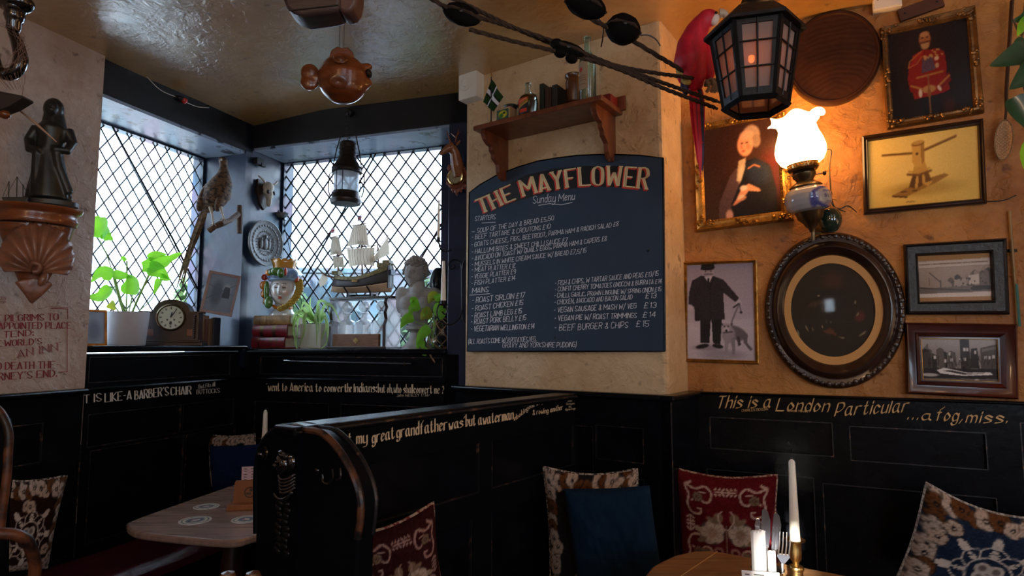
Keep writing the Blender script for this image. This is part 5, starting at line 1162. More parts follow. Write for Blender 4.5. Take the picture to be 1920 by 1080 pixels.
def sail(x0, x1, z0, x2, x3, z1, bulge=6, y=-4):
    b = MB(M); b.grid(lambda u, v: ((x0*(1-u)+x1*u)*(1-v)+(x2*(1-u)+x3*u)*v, y-bulge*math.sin(PI*u)*math.sin(PI*min(1, v*.8+.1)), (z0*(1-v)+z1*v)-2.0*math.sin(PI*u)*v*0+2.5*math.sin(PI*u)*v), 12, 10, flip=True); build(b, 'sail', SAIL, parent=ts, smooth=180)
    sm = MB(M)
    for i in range(1, 9):
        u = i/9; sm.tube([((x0*(1-u)+x1*u)*(1-v)+(x2*(1-u)+x3*u)*v, y-.3-bulge*math.sin(PI*u)*math.sin(PI*min(1, v*.8+.1)), (z0*(1-v)+z1*v)+2.5*math.sin(PI*u)*v) for v in (0, .25, .5, .75, 1)], .22, 4)
    build(sm, 'sail_seam', SPAR, parent=ts, kind='stuff')
sail(-67, -51, 116, -70, -42, 80); sail(-64, -41, 78, -60, -37, 55); sail(-21, 7, 136, -33, 14, 96, 8); sail(-33, 26, 92, -27, 26, 57, 9)
for a, c, zz in ((-68, -49, 117), (-66, -39, 79.5), (-23, 9, 137), (-36, 28, 94)): build(MB(M).tube([(a, -4, zz-1), (c, -4, zz+2)], 1.0, 6), 'yard', SPAR, parent=ts)
b = MB(M); b.add([(18, -3, 67), (55, -6, 112), (58, -5, 78), (20, -3, 64)], [(0, 3, 2, 1)]); build(b, 'lateen_sail', SAIL, parent=ts, smooth=0)
build(MB(M).tube([(4, -3, 54), (56, -5, 116)], .9, 6), 'lateen_yard', SPAR, parent=ts)
b = MB(M); b.add([(-86, -3, 46), (-72, -5, 38), (-74, -8, 26), (-86, -9, 20), (-92, -6, 30)], [(0, 1, 2, 3, 4)]); build(b, 'bow_sail', SAIL, parent=ts, smooth=0)
rg = MB(M)
for x, zt, xs in ((-54, 84, (-64, -58, -52, -46)), (-1.5, 102, (-14, -7, 0, 8, 14)), (32, 92, (22, 28, 34, 42)), (-57, 116, (-104, -84)), (-5, 138, (-52, 32)), (32, 104, (0,))):
    for xx in xs:
        for sd in (-1, 1): rg.tube([(x, 0, zt), (xx, sd*9, 46 if xx > -80 else 56)], .22, 4)
for i in range(10): x = -12+i*.9; rg.tube([(x, -7, 50+i*5), (14-i*1.2, -7, 50+i*5)], .18, 4)
build(rg, 'rigging', SPAR, parent=ts, kind='stuff')
for (x, z_, a, bcol) in ((-66, 129, (170, 30, 40), (215, 215, 225)), (-8, 150, (160, 40, 60), (40, 50, 120))):
    im = Img(30, 20, bcol); 
    if bcol[0] < 100: im.line([(0, 0), (1, 1)], .12, (215, 215, 220)); im.line([(0, 1), (1, 0)], .12, (215, 215, 220)); im.line([(.5, 0), (.5, 1)], .22, (215, 215, 220)); im.line([(0, .5), (1, .5)], .22, (215, 215, 220))
    im.line([(.5, 0), (.5, 1)], .12, a); im.line([(0, .5), (1, .5)], .12, a)
    g = MB(M); printgrid(g, [Vector(v) for v in ((x-6, -1, z_+5), (x+4, -2, z_+6), (x+4, -2, z_-4), (x-5, -1, z_-5))], im); build(g, 'pennant', CLOTH, parent=ts, smooth=0)
    build(MB(M).tube([(x+5, 0, z_-14), (x+4.5, -1, z_+8)], .4, 5), 'flag_staff', SPAR, parent=ts)
b = MB(M); b.box((0, 0, 3), (60, 4, 3)); 
for x in (-24, 24):
    b.box((x, 0, 4), (4, 26, 8))
    for sd in (-1, 1): b.tube([(x, sd*8, 4), (x-3, sd*13, 12), (x-7, sd*15, 19)], 1.6, 6)
build(b, 'cradle', IRON, parent=ts, smooth=30)
# bust
p = mid(P2, G2, 784, .42, SILL2+.001); M = PXF(p, -6); tb = thing('classical_bust', 'grey plaster bust of a curly-haired young man on a round socle', 'bust', p)
build(MB(M).lathe([(31, 0), (31, 4), (26, 7), (20, 13), (16, 22), (15, 30), (19, 34), (24, 36), (24, 42), (19, 44)], 36), 'socle', STONE, parent=tb, smooth=50)
b = MB(M); b.ell((-4, 0, 78), (34, 19, 34), 20); b.ell((-33, 2, 100), (13, 14, 18), 16); b.ell((28, 2, 96), (18, 15, 20), 16); b.ell((-18, -8, 84), (17, 12, 16), 16); b.ell((12, -8, 84), (17, 12, 16), 16); b.ell((-2, 2, 52), (20, 14, 16), 16); b.ell((-36, 0, 86), (8, 11, 20), 14)
b.tube([(-2, 3, 96), (-2, -1, 112), (-3, -4, 128)], [21, 15, 14], 16); b.ell((-14, 2, 106), (18, 10, 10), 14); b.ell((12, 2, 106), (20, 10, 10), 14)
build(b, 'torso', STONE, parent=tb, remesh=.0055, smit=6)
R = Matrix.Rotation(.16, 3, 'Y') @ Matrix.Rotation(-.18, 3, 'Z') @ Matrix.Rotation(.16, 3, 'X')
b = MB(M); head(b, (-6, -4, 142), (20, 23, 29), R, n=110, amp=1.7); build(b, 'head', STONE, parent=tb, smooth=180)
rd = random.Random(3); b = MB(M)
for i in range(230):
    th = rd.uniform(0, 2*PI); zz = rd.uniform(-.1, 1); r_ = math.sqrt(max(0, 1-zz*zz)); d = Vector((r_*math.cos(th), r_*math.sin(th), zz))
    if d.y < -.25 and d.z < .52: continue
    c_ = Vector((-6, -4, 142))+R @ Vector((d.x*22, d.y*24.5, d.z*31)); b.ell(c_, rd.uniform(3.0, 4.6), 7)
build(b, 'curly_hair', mat('bust_hair_plaster', (.30, .27, .235), .8, var=.4), parent=tb, smooth=180)
# dark carved head behind
p = mid(P2, G2, 820, .86, SILL2+.001); M = PXF(p, 0); tm = thing('dark_carving', 'tall black carved wooden head behind the shoulder of the bust', 'carving', p)
BW = mat('black_carved_wood', (.006, .006, .007), .3, coat=.3, bump=.5, bs=60)
build(MB(M).lathe([(14, 0), (14, 8), (9, 14), (8, 50), (9, 80), (10, 92)], 20), 'post', BW, parent=tm); b = MB(M); head(b, (0, 0, 122), (16, 17, 32), n=40); build(b, 'carved_head', BW, parent=tm, smooth=180)
# pothos in a bottle beside the bust, glass float in net
p = mid(P2, G2, 812, .10, SILL2+.001); M = PXF(p, 0); tp = thing('pothos_cutting', 'trailing green pothos cutting rooted in a small glass jar by the bust', 'plant', p)
build(MB(M).lathe([(0, 1), (14, 1), (17, 6), (17, 20), (12, 30), (6, 34), (6, 40), (7, 41)], 24), 'glass_jar', GT('jar_glass', (.85, .95, .93), .05, .25), parent=tp)
for pts in ([(0, 20), (2, 50), (4, 70), (10, 88)], [(-2, 22), (-8, 44), (-26, 48), (-48, 58)], [(2, 30), (4, 50), (-14, 60), (-20, 76)], [(1, 4), (3, 48), (12, 60), (16, 74)], [(-2, 4), (-10, 0), (-16, 6)], [(0, 8), (-10, 26), (-6, 40)]):
    build(MB(M).tube(smoothpts([(x, -8, zz) for x, zz in pts], 5), .9, 6), 'stem', mat('pothos_stem', (.18, .34, .06), .5), parent=tp)
YL = mat('yellowing_leaf', (.30, .36, .03), .4, var=.4, vs=15); translucent(YL, .5, (.5, .6, .03))
for pts, w_, m in (([(-50, 58), (-38, 52), (-24, 54), (-62, 50)][:0] or [(-36, 60), (-50, 54), (-60, 38)], 10, LEAFG), ([(-22, 74), (-30, 62), (-40, 56)][:0] or [(-24, 80), (-38, 76), (-44, 62)], 9, LEAFG), ([(-28, 84), (-34, 94), (-42, 74)][:0] or [(-30, 84), (-38, 92), (-38, 76)][::1], 7, LEAFG), ([(-2, 70), (-14, 64), (-22, 54)], 12, YL), ([(6, 96), (-2, 98), (-8, 84)], 10, YL), ([(4, 90), (12, 98), (20, 92)], 7, LEAFG), ([(14, 84), (8, 70), (12, 58)], 9, LEAFG), ([(-6, 40), (-20, 26), (-30, 4)], 10, LEAFG), ([(-14, 8), (-24, 8), (-28, 0)], 8, LEAFG), ([(-18, 74), (-14, 68), (-16, 58)], 6, LEAFG), ([(-8, 0), (-16, -8), (-10, -12)], 5, LEAFG), ([(18, 76), (16, 62), (8, 54)], 8, LEAFG)):
    leaf(tp, M, [(x, -10, zz) for x, zz in pts], w_, 'heart', m)
p = mid(P2, G2, 828, .32, SILL2+.001); M = PXF(p, 0); tf = thing('netted_glass_float', 'dark glass ball in a knotted rope net at the right end of the sill', 'glass float', p)
M = M @ Matrix.Translation((2, 0, 0)); build(MB(M).ell((0, 0, 29), (23, 23, 28), 28), 'ball', mat('smoked_glass', (.02, .016, .02), .06, coat=1), parent=tf)
JUTE = mat('jute_cord', (.30, .18, .10), .9, bump=.8, bs=200)
nb_ = MB(M)
for s in (-1, 1):
    for k_ in range(6): nb_.tube([(23.8*math.sin(ph)*math.cos(2*PI*k_/6+s*ph*1.1), 23.8*math.sin(ph)*math.sin(2*PI*k_/6+s*ph*1.1), 29+29*math.cos(ph)) for ph in [PI*i/14 for i in range(15)]], 1.0, 5)
build(nb_, 'rope_net', JUTE, parent=tf, kind='stuff')
build(MB(M).tube(smoothpts([(-22, -26, 34), (-24, -28, 10), (-20, -32, -8), (-8, -32, -26), (4, -32, -32), (18, -24, -18)], 6), 1.7, 6), 'rope_tail', JUTE, parent=tf)
# cane on hooks
t = thing('walking_cane', 'thin silver-knobbed cane held on hooks under the far sill', 'cane', P2.hit(650, 690))
a, b_ = P2.hit(540, 677, .03), P2.hit(770, 682, .03)
build(MB().tube([a, b_], .0045, 8), 'shaft', mat('cane_shaft', (.10, .10, .12), .2, metal=.5), parent=t); build(MB().tube([P2.hit(533, 676.5, .03), P2.hit(537, 676.6, .03), P2.hit(545, 677, .03)], [.008, .0095, .006], 10), 'silver_knob', mat('silver', (.7, .7, .68), .25, metal=1), parent=t)
for x in (556, 758): build(MB().tube([P2.hit(x, 677+(x-556)*.02, 0), P2.hit(x, 681+(x-556)*.02, .03), P2.hit(x, 675+(x-556)*.02, .042)], .003, 6), 'hook', BRASS, parent=t)
# ---------------- on the corner posts
def reveal(x, y, f, rot=0):
    """frame on the left reveal of the far window, facing right into the bay"""
    p = P2.o - P2.n*(.34*f); r = ray(x, y); return p
# round plate
r_ = ray(497, 456); 
PV = Pl(P2.o.xy, (-P2.n.x, -P2.n.y)); PV.n = P2.u.copy(); PV.o = P2.o.copy()
pc_ = PV.hit(497, 456, .03); M = PXF(pc_, 69)
t = thing('embossed_plate', 'round grey embossed metal plate on the blue corner post', 'plate', pc_)
PW = mat('pewter', (.20, .20, .20), .5, metal=.4, var=.4, vs=30, bump=.6, bs=60)
RY = Matrix.Rotation(PI/2, 3, 'X')
build(MB(M).lathe([(0, -1), (20, -1), (24, 1), (40, 3), (42, 4.5), (43.5, 4), (43.5, 1), (0, -4)], 48, R=RY), 'dish', PW, parent=t, smooth=50)
b = MB(M)
for i in range(30): a = 2*PI*i/30; b.ell((33*math.cos(a), -2.4, 33*math.sin(a)), (2.4, 1.2, 3.4), 8, Matrix.Rotation(-a, 3, 'Y'))
for i in range(26): a = 2*PI*i/26; b.ell((22*math.cos(a), -1.6, 22*math.sin(a)), (1.6, 1.2, 1.6), 6)
b.ell((0, -1, -2), (6, 3, 12), 12); b.ell((0, -2, 12), (3.4, 2.4, 4), 10); b.ell((-10, -1, -3), (4, 2, 9), 10); b.ell((-10, -1.5, 7), (2.6, 2, 3), 8); b.ell((10, -1, -3), (4, 2, 9), 10); b.ell((10, -1.5, 7), (2.6, 2, 3), 8); b.box((0, 0, -14), (26, 2, 2)); build(b, 'relief_figure', PW, parent=t, kind='stuff')
# skull trophy
pc_ = PV.hit(494, 365, .014); M = PXF(pc_, 66); t = thing('skull_trophy', 'small deer skull with antlers on a dark shield above the embossed plate', 'trophy', pc_)
build(MB(M).prism([(-17, 26), (17, 26), (18, 5), (10, -20), (0, -30), (-10, -20), (-18, 5)], -3, 3), 'shield', DWOOD, parent=t, smooth=0, bevel=.003)
BONE = mat('old_bone', (.50, .45, .37), .6, var=.4, vs=30)
b = MB(M); b.ell((0, -12, 12), (11, 10, 11), 14); b.ell((0, -14, -2), (8, 8, 10), 12); b.ell((0, -14, -14), (4.5, 6, 11), 12); b.ell((-8, -12, 3), (4, 4, 5), 8); b.ell((8, -12, 3), (4, 4, 5), 8); build(b, 'skull', BONE, parent=t, remesh=.004, smit=2)
b = MB(M); b.ell((-7, -19, 2), (3.4, 2.5, 4), 10); b.ell((7, -19, 2), (3.4, 2.5, 4), 10); build(b, 'eye_socket', SIGNK, parent=t, kind='stuff')
for s in (-1, 1): build(MB(M).tube(smoothpts([(s*7, -10, 18), (s*14, -14, 22), (s*24, -10, 30)], 4), [2.2]*4+[1.6]*4+[.6], 6), 'antler', BONE, parent=t)
# ladle hanging on the window frame
pc_ = G2.hit(524, 385, .05); M = PXF(pc_, 0); t = thing('hanging_ladle', 'small long-handled metal ladle hanging at the far window frame', 'ladle', pc_)
build(MB(M).tube([(-12, 0, 16), (-4, 0, -6), (2, 0, -18)], [1.4, 2, 2.2], 6), 'handle', PW, parent=t); build(MB(M).lathe([(0, -24), (8, -23), (13, -18), (14, -15), (12, -15), (7, -20), (0, -21)], 20, (4, 0, 0), sy=.8), 'bowl', PW, parent=t)
# cable hanging down beside window
t = thing('hanging_cable', 'thin dark cable drooping down the left side of the far window', 'cable', G2.hit(556, 560, .04)); build(MB().tube(smoothpts([G2.hit(x, y, .04) for x, y in ((533, 410), (534, 428), (544, 470), (556, 520), (566, 570), (572, 610))], 5), .0025, 5), 'cable', IRON, parent=t)
build(MB().box(G2.hit(533, 410, .02), (.02, .04, .02)), 'cable_clip', IRON, parent=t, smooth=0)
# small box fixture high on post
M = PXF(PV.hit(485, 303, .02), 70); t = thing('junction_box', 'small black junction box high on the blue corner post', 'box', M.translation)
build(MB(M).box((0, 0, 0), (18, 10, 12)), 'box_body', IRON, parent=t, smooth=0, bevel=.002); build(MB(M).box((8, -2, -5), (12, 8, 6)), 'box_lid', IRON, parent=t, smooth=0, bevel=.002)
# pheasant on branch
PH = mat('pheasant_plumage', (.13, .075, .038), .8, col2=(.02, .012, .01), vs=42, bump=1, bs=70, aniso=(1, 1, 1.6), lo=.42, hi=.56)
PHD = mat('pheasant_dark', (.05, .035, .03), .6, var=.5, vs=40, bump=1, bs=80); PHL = mat('pheasant_tail', (.26, .16, .08), .8, col2=(.04, .025, .015), vs=50, bump=.8, bs=90)
pb = P1.hit(404, 380, .16); M = PXF(pb, 0); t = thing('stuffed_pheasant', 'stuffed brown pheasant with long drooping tail perched on a branch', 'pheasant', pb)
b = MB(M); b.tube([(-22, 6, -8), (-10, 2, 4), (4, 0, 20), (12, -2, 40), (14, -2, 54), (14, -3, 66), (14, -5, 76)], [12, 21, 25, 19, 11, 7.5, 7], 18); b.ell((0, 0, 14), (24, 20, 26), 18); b.ell((-14, 2, -4), (16, 14, 15), 14)
b.ell((14, -6, 79), (8, 9, 7.5), 14)
build(b, 'body', PH, parent=t, remesh=.006, smit=3)
for s in (-1, 1): build(MB(M).ell((s*17-2, -5, 10), (8, 14, 30), 18, Matrix.Rotation(.35, 3, 'Y')), 'wing', PH, parent=t, smooth=180)
build(MB(M).tube([(14, -12, 79), (15, -19, 77), (15, -23, 74)], [2.6, 1.8, .5], 8), 'beak', BONE, parent=t); b = MB(M); b.ell((8.5, -11, 81), 1.5, 8); b.ell((20, -11, 81), 1.5, 8); build(b, 'eye', SIGNK, parent=t, kind='stuff')
rd = random.Random(2)
for i in range(9):
    o = (i-4)*1.6; L = (1, .93, .85, .97, 1, .8, .9, .72, .6)[i]
    pts = [(-22+o*.6, 6, -14), (-34+o*.7, 5+o*.4, -60*L**.5), (-46+o*.9, 4, -105*L), (-60+o*1.6, 4, -165*L-rd.uniform(0, 8))]; leaf(t, M, pts, 3.6, 'strap', PHL, .2, 'tail_feather')
for s, pts in ((0, [(-6, -6, -8), (0, -10, -26), (4, -12, -44)]), (1, [(10, -4, -6), (18, -10, -22), (22, -10, -34)])): build(MB(M).tube(pts, [4.5, 2, 1.6], 7), 'leg', BONE, parent=t); 
for (x, z_) in ((4, -45), (22, -35)):
    b = MB(M)
    for dx, dy in ((-4, -6), (2, -8), (7, -4), (-2, 6)): b.tube([(x, -12, z_), (x+dx*.6, -12+dy*.7, z_+1), (x+dx, -12+dy, z_-3)], [1.2, 1, .5], 5)
    build(b, 'foot', BONE, parent=t, kind='stuff')
BARK = mat('branch_bark', (.12, .07, .045), .9, var=.5, vs=30, bump=1, bs=60)
pp = P1.hit(449, 400, .02); tbn = thing('perch_branch', 'knotty branch bracket fixed to the corner post under the pheasant', 'branch', pp)
q1 = M @ Vector((-4, -12, -56)); q2 = M @ Vector((16, -11, -43)); q3 = P1.hit(446, 402, .02)
build(MB().tube([q1, q1.lerp(q2, .5)+Vector((0, 0, .004)), q2, q2.lerp(q3, .5)+Vector((0, 0, -.01)), q3], [.017, .015, .019, .016, .017], 10), 'perch', BARK, parent=tbn, smooth=60); build(MB().tube([P1.hit(449, 385, .012), P1.hit(449, 402, .014), P1.hit(449, 438, .012)], [.016, .019, .016], 10), 'upright', BARK, parent=tbn, smooth=60)
# ---------------- left sill
yaw1 = 62
p = mid(P1, G1, 237, .42, SILL1+.001); M = PXF(p, 0); t = thing('potted_monstera', 'light green leafy plant in a large pale grey pot by the left window', 'plant', p)
POT = mat('grey_pot', (.50, .50, .54), .6, var=.12)
build(MB(M).lathe([(29, 0), (31, 2), (35.5, 60), (36, 63), (34, 63), (33, 58), (0, 57)], 48), 'pot', POT, parent=t, smooth=50)
build(MB(M).lathe([(33, 57), (0, 58.5)], 32), 'soil', DWOOD, parent=t)
STEM = mat('monstera_stem', (.22, .38, .08), .5)
for pts, r in (([(-6, 58), (-18, 90), (-30, 128)], 3), ([(6, 58), (18, 90), (34, 130), (40, 146)], 2), ([(-4, 58), (-5, 110), (-8, 160)], 1.4), ([(-14, 58), (-26, 74), (-34, 80)], 1.2), ([(12, 58), (40, 84), (54, 110), (58, 124)], 1), ([(0, 58), (4, 80), (6, 96)], 1.2), ([(-20, 100), (-34, 110), (-50, 112)], 1.3), ([(-30, 128), (-46, 170), (-62, 200)], 1)): build(MB(M).tube(smoothpts([(x, 0, z_) for x, z_ in pts], 4), r, 7), 'stem', STEM, parent=t)
for pts, w_, kd in (([(-6, 98), (-2, 112), (12, 124), (30, 104)][:0] or [(4, 96), (6, 118), (-2, 134)], 18, 'heart'), ([(24, 148), (60, 156), (98, 176)], 16, 'cut'), ([(36, 148), (58, 140), (76, 126)], 15, 'heart'), ([(34, 164), (50, 172), (70, 172)], 8, 'heart'), ([(-30, 130), (-52, 138), (-72, 118)], 13, 'heart'), ([(-30, 134), (-12, 132), (8, 128)], 9, 'heart'), ([(-34, 110), (-52, 92), (-80, 92)], 12, 'heart'), ([(-62, 204), (-60, 230), (-74, 244)], 22, 'cut'), ([(-52, 214), (-44, 206), (-34, 200)], 12, 'cut'), ([(-74, 190), (-82, 178), (-88, 160)], 10, 'cut'), ([(58, 126), (54, 112), (48, 96)], 7, 'heart'), ([(60, 132), (70, 126), (80, 124)], 6, 'heart'), ([(-8, 160), (-14, 166), (-18, 160)], 4, 'heart')):
    leaf(t, M, [(x, -3, z_) for x, z_ in pts], w_, kd)
leaf(t, M, [(-34, -3, 80), (-28, -3, 74), (-22, -3, 66)], 9, 'heart', YL)
# leaning framed photo by pier
p = mid(P1, G1, 176, .30, SILL1+.001); M = PXF(p, 58, 0); t = thing('leaning_picture_frame', 'small gilt framed picture leaning by the plaster pier on the left sill', 'picture', p)
Ml = M @ Matrix.Rotation(-.12, 4, 'X')
def stdframe(t, Ml, w_, h_, b_, fm, im, d=5):
    f = MB(Ml)
    for sx in (-1, 1): f.box((sx*(w_-b_)/2, 0, h_/2), (b_, d, h_))
    for zz in (b_/2, h_-b_/2): f.box((0, 0, zz), (w_-2*b_, d, b_))
    build(f, 'frame', fm, parent=t, smooth=0); g = MB(Ml); a, c = w_/2-b_, h_-b_
    printgrid(g, [Vector(v) for v in ((-a, -d*.2, c), (a, -d*.2, c), (a, -d*.2, b_), (-a, -d*.2, b_))], im); build(g, 'picture', PRINTG, parent=t, smooth=0)
    build(MB(Ml).box((0, d*.3, h_/2), (w_-2*b_, 1, h_-2*b_)), 'backing', DWOOD, parent=t, smooth=0)
im = Img(40, 60, (150, 165, 185)); im.ell(.5, .6, .3, .3, (120, 132, 150), .8); stdframe(t, Ml, 44, 68, 4, GOLD, im); build(MB(M).box((0, 14, 20), (16, 2, 44), Matrix.Rotation(.35, 3, 'X')), 'strut', DWOOD, parent=t, smooth=0)
# mantel clock
p = mid(P1, G1, 323, .45, SILL1+.001); M = PXF(p, 14); t = thing('mantel_clock', 'dark wooden arched mantel clock with round pale dial', 'clock', p)
out_ = [(-50, 8), (-50, 11)]; body = [(-47, 8), (-47, 60), (-38, 62), (-31, 64)]+[(-31*math.cos(a), 62+24*math.sin(a)) for a in [PI*i/16 for i in range(17)]]+[(31, 64), (38, 62), (47, 60), (47, 8)]
build(MB(M).prism(body, -16, 18), 'case', DWOOD, parent=t, smooth=30, bevel=.002)
b = MB(M); b.box((0, 0, 3), (112, 46, 6)); b.box((0, 0, 8), (104, 42, 4)); build(b, 'plinth', DWOOD, parent=t, smooth=0, bevel=.003)
b = MB(M); b.box((-44, -1, 62), (14, 40, 3)); b.box((44, -1, 62), (14, 40, 3)); build(b, 'shoulder_cap', DWOOD, parent=t, smooth=0)
b = MB(M)
for s in (-1, 1):
    for i in range(11): b.ell((s*41, -17, 15+i*4), (2.6, 2.6, 2.4), 8)
build(b, 'barley_column', DWOOD, parent=t, kind='stuff')
for s in (-1, 1): build(MB(M).box((s*33, -17.2, 24), (9, 1.6, 12)), 'carved_panel', RWOOD, parent=t, smooth=0)
build(MB(M).lathe([(24, 0), (25.5, 2), (23, 4.5), (21.5, 3), (21.5, 0)], 40, (0, -16, 52), RY), 'bezel', DBRASS, parent=t)
im = Img(80, 80, (190, 186, 172)); 
for i in range(12): a = 2*PI*i/12; im.line([(.5+.36*math.sin(a), .5-.36*math.cos(a)), (.5+.42*math.sin(a), .5-.42*math.cos(a))], .03, (40, 36, 34))
im.ell(.36, .6, .035, .035, (50, 44, 40)); im.ell(.64, .6, .035, .035, (50, 44, 40)); im.ell(.5, .74, .05, .08, (50, 44, 40), .5)
cl = im.cols(); ccs = []
for j in range(49):
    for i in range(25): r = i/24*.5; a = 2*PI*j/48; ccs.append(tuple(cl[min(79, int((.5-r*math.sin(a))*80)), min(79, int((.5+r*math.cos(a))*80))]))
g = MB(M); g.grid(lambda u, v: (22*u*math.cos(2*PI*v), -17.5, 52+22*u*math.sin(2*PI*v)), 24, 48, cols=ccs); dl_ = build(g, 'dial', PRINT, parent=t, smooth=0)
build(MB(M).tube([(0, -19, 52), (2, -19, 62)], [1.4, .8], 5), 'hour_hand', SIGNK, parent=dl_); build(MB(M).tube([(0, -19.5, 52), (9, -19.5, 66)], [1.2, .6], 5), 'minute_hand', SIGNK, parent=dl_)
# upright books and the photo on them
cols_ = [((.04, .06, .03), 'dark green upright book touching the clock'), ((.30, .17, .08), 'tan upright book second from the clock'), ((.16, .06, .03), 'brown upright book third from the clock'), ((.20, .11, .05), 'light brown upright book fourth from the clock'), ((.03, .03, .035), 'dark upright book farthest from the clock')]
for i, (c_, lb) in enumerate(cols_):
    x = 371+i*7.4; p = mid(P1, G1, x, .25, SILL1+.001); M = PXF(p, 0); tt_ = thing('book', lb, 'book', p, 'upright books on the left sill'); h_ = (58, 56, 50, 50, 52)[i]
    build(MB(M).box((0, 6, h_/2), (5.2, 26, h_)), 'cover', mat('upright_book_%d' % i, c_, .5, var=.4), parent=tt_, smooth=0, bevel=.0015); build(MB(M).box((0, 7, h_/2+.5), (4.4, 25, h_)), 'pages', mat('upright_pages_%d' % i, (.35, .28, .18), .9), parent=tt_, smooth=0)
p = mid(P1, G1, 393, .18, SILL1+.001)+Vector((0, 0, 59*kpx(mid(P1, G1, 393, .18, 1.44)))); M = PXF(p, 22) @ Matrix.Translation((8, 2, 0)) @ Matrix.Rotation(.17, 4, 'Y')
t = thing('standing_photo_frame', 'red-brown framed photograph standing on the upright books', 'photograph', p)
im = Img(50, 76, (120, 130, 148)); im.ell(.35, .5, .2, .35, (84, 92, 108), .7); im.ell(.7, .38, .15, .16, (150, 158, 172), .5); im.poly([(.6, .3), (.8, .3), (.85, .6), (.55, .6)], (60, 66, 78)); im.line([(0, .3), (1, .5)], .02, (70, 80, 96)); im.line([(0, .7), (1, .2)], .02, (70, 80, 96))
stdframe(t, M @ Matrix.Rotation(-.10, 4, 'X'), 56, 80, 5, RWOOD, im)
# ---------------- hanging anchor lamp
p = P2.hit(648, 378, .14); M = PXF(p, 0, 1); t = thing('anchor_lamp', 'black ship anchor lantern with ribbed clear lens hanging before the far window', 'lantern', p)
LENS = mat('ribbed_lens_glass', (.62, .66, .70), .15, coat=.5); nt = LENS.node_tree; N = nt.nodes; L = nt.links; t1_ = N.new('ShaderNodeBsdfTranslucent'); t1_.inputs[0].default_value = (.6, .64, .68, 1); t2_ = N.new('ShaderNodeBsdfTransparent'); t2_.inputs[0].default_value = (.75, .78, .8, 1); a1_ = N.new('ShaderNodeMixShader'); a1_.inputs[0].default_value = .55; a2_ = N.new('ShaderNodeMixShader'); a2_.inputs[0].default_value = .22
L.new(N['Principled BSDF'].outputs[0], a1_.inputs[1]); L.new(t1_.outputs[0], a1_.inputs[2]); L.new(a1_.outputs[0], a2_.inputs[1]); L.new(t2_.outputs[0], a2_.inputs[2]); L.new(a2_.outputs[0], N['Material Output'].inputs[0])
BLK = mat('lamp_black', (.03, .024, .022), .4, metal=.4, var=.5, bump=.3)
build(MB(M).lathe([(0, -6), (26, -5), (29, 0), (29, 3), (25, 6), (24, 18), (0, 18)], 36), 'base', BLK, parent=t, smooth=50)
prf = []
for i in range(22): z_ = 18+i*36/21; prf.append((22.5+(1.1 if i % 2 else -.6)*(0.3 if 8 < i < 14 else 1), z_))
build(MB(M).lathe(prf, 36), 'ribbed_lens', LENS, parent=t, smooth=180)
build(MB(M).lathe([(24, 54), (28, 56), (28, 60), (26, 66), (16, 82), (15, 84), (15, 112), (12, 115), (0, 115)], 36), 'hood', BLK, parent=t, smooth=40)
b = MB(M)
for z_ in (62, 84, 92, 100, 110): b.lathe([(16 if z_ > 80 else 27, z_), (17 if z_ > 80 else 28.5, z_+1), (16 if z_ > 80 else 27, z_+2)], 36)
build(b, 'hood_band', BLK, parent=t, kind='stuff')
for a in (0, PI/2, PI, 3*PI/2, PI*.35, PI*1.35): build(MB(M).tube([(26*math.cos(a), 26*math.sin(a), 4), (27*math.cos(a), 27*math.sin(a), 58)], .8, 5), 'guard_rod', BLK, parent=t)
for s in (-1, 1): build(MB(M).tube([(s*27, 0, 56), (s*33, 0, 52), (s*33, 0, 20), (s*29, 0, 8)], 1.2, 6), 'side_loop', BLK, parent=t)
build(MB(M).tube([(-28, 0, 58), (-22, 0, 96), (-14, 0, 128), (-8, 0, 130), (8, 0, 130), (14, 0, 128), (22, 0, 96), (28, 0, 58)], 1.1, 6), 'bail', BLK, parent=t)
build(MB(M).tube(smoothpts([(-28, 0, -2), (-20, 0, -18), (-4, 0, -27), (10, 0, -26), (24, 0, -14), (28, 0, -2)], 5), .55, 5), 'lower_wire', BLK, parent=t); build(MB(M).tube([(-4+5*math.cos(a), 0, -32+5*math.sin(a)) for a in [2*PI*i/12 for i in range(12)]], .55, 5, closed=True), 'ring', BLK, parent=t)
b = MB(M); b.tube([(-3, 0, 54), (-3, 0, 42), (1, 0, 36), (-2, 0, 32), (-6, 0, 36)], .9, 5); build(b, 'burner_hook', BLK, parent=t)
b = MB()
q0 = M @ Vector((0, 0, 116)); q1 = P2.hit(648, 213, .14)
for i in range(12): c_ = q0.lerp(q1, (i+.5)/12); e = (q1-q0).length/12*.62; ax = Vector((1, 0, 0)) if i % 2 else Vector((0, 1, 0)); b.tube([c_+Vector((0, 0, e*math.sin(a)))+ax*(.005*math.cos(a)) for a in [2*PI*j/10 for j in range(10)]], .0016, 5, closed=True)
build(b, 'chain', BLK, parent=t, kind='stuff'); build(MB().tube([q1, P2.hit(650, 209, .15), P2.hit(654, 206, .0)], .006, 8), 'beam_hook', IRON, parent=t)
build(MB().ell(P2.hit(655, 211, .02), .028, 14), 'hook_plate', IRON, parent=t)
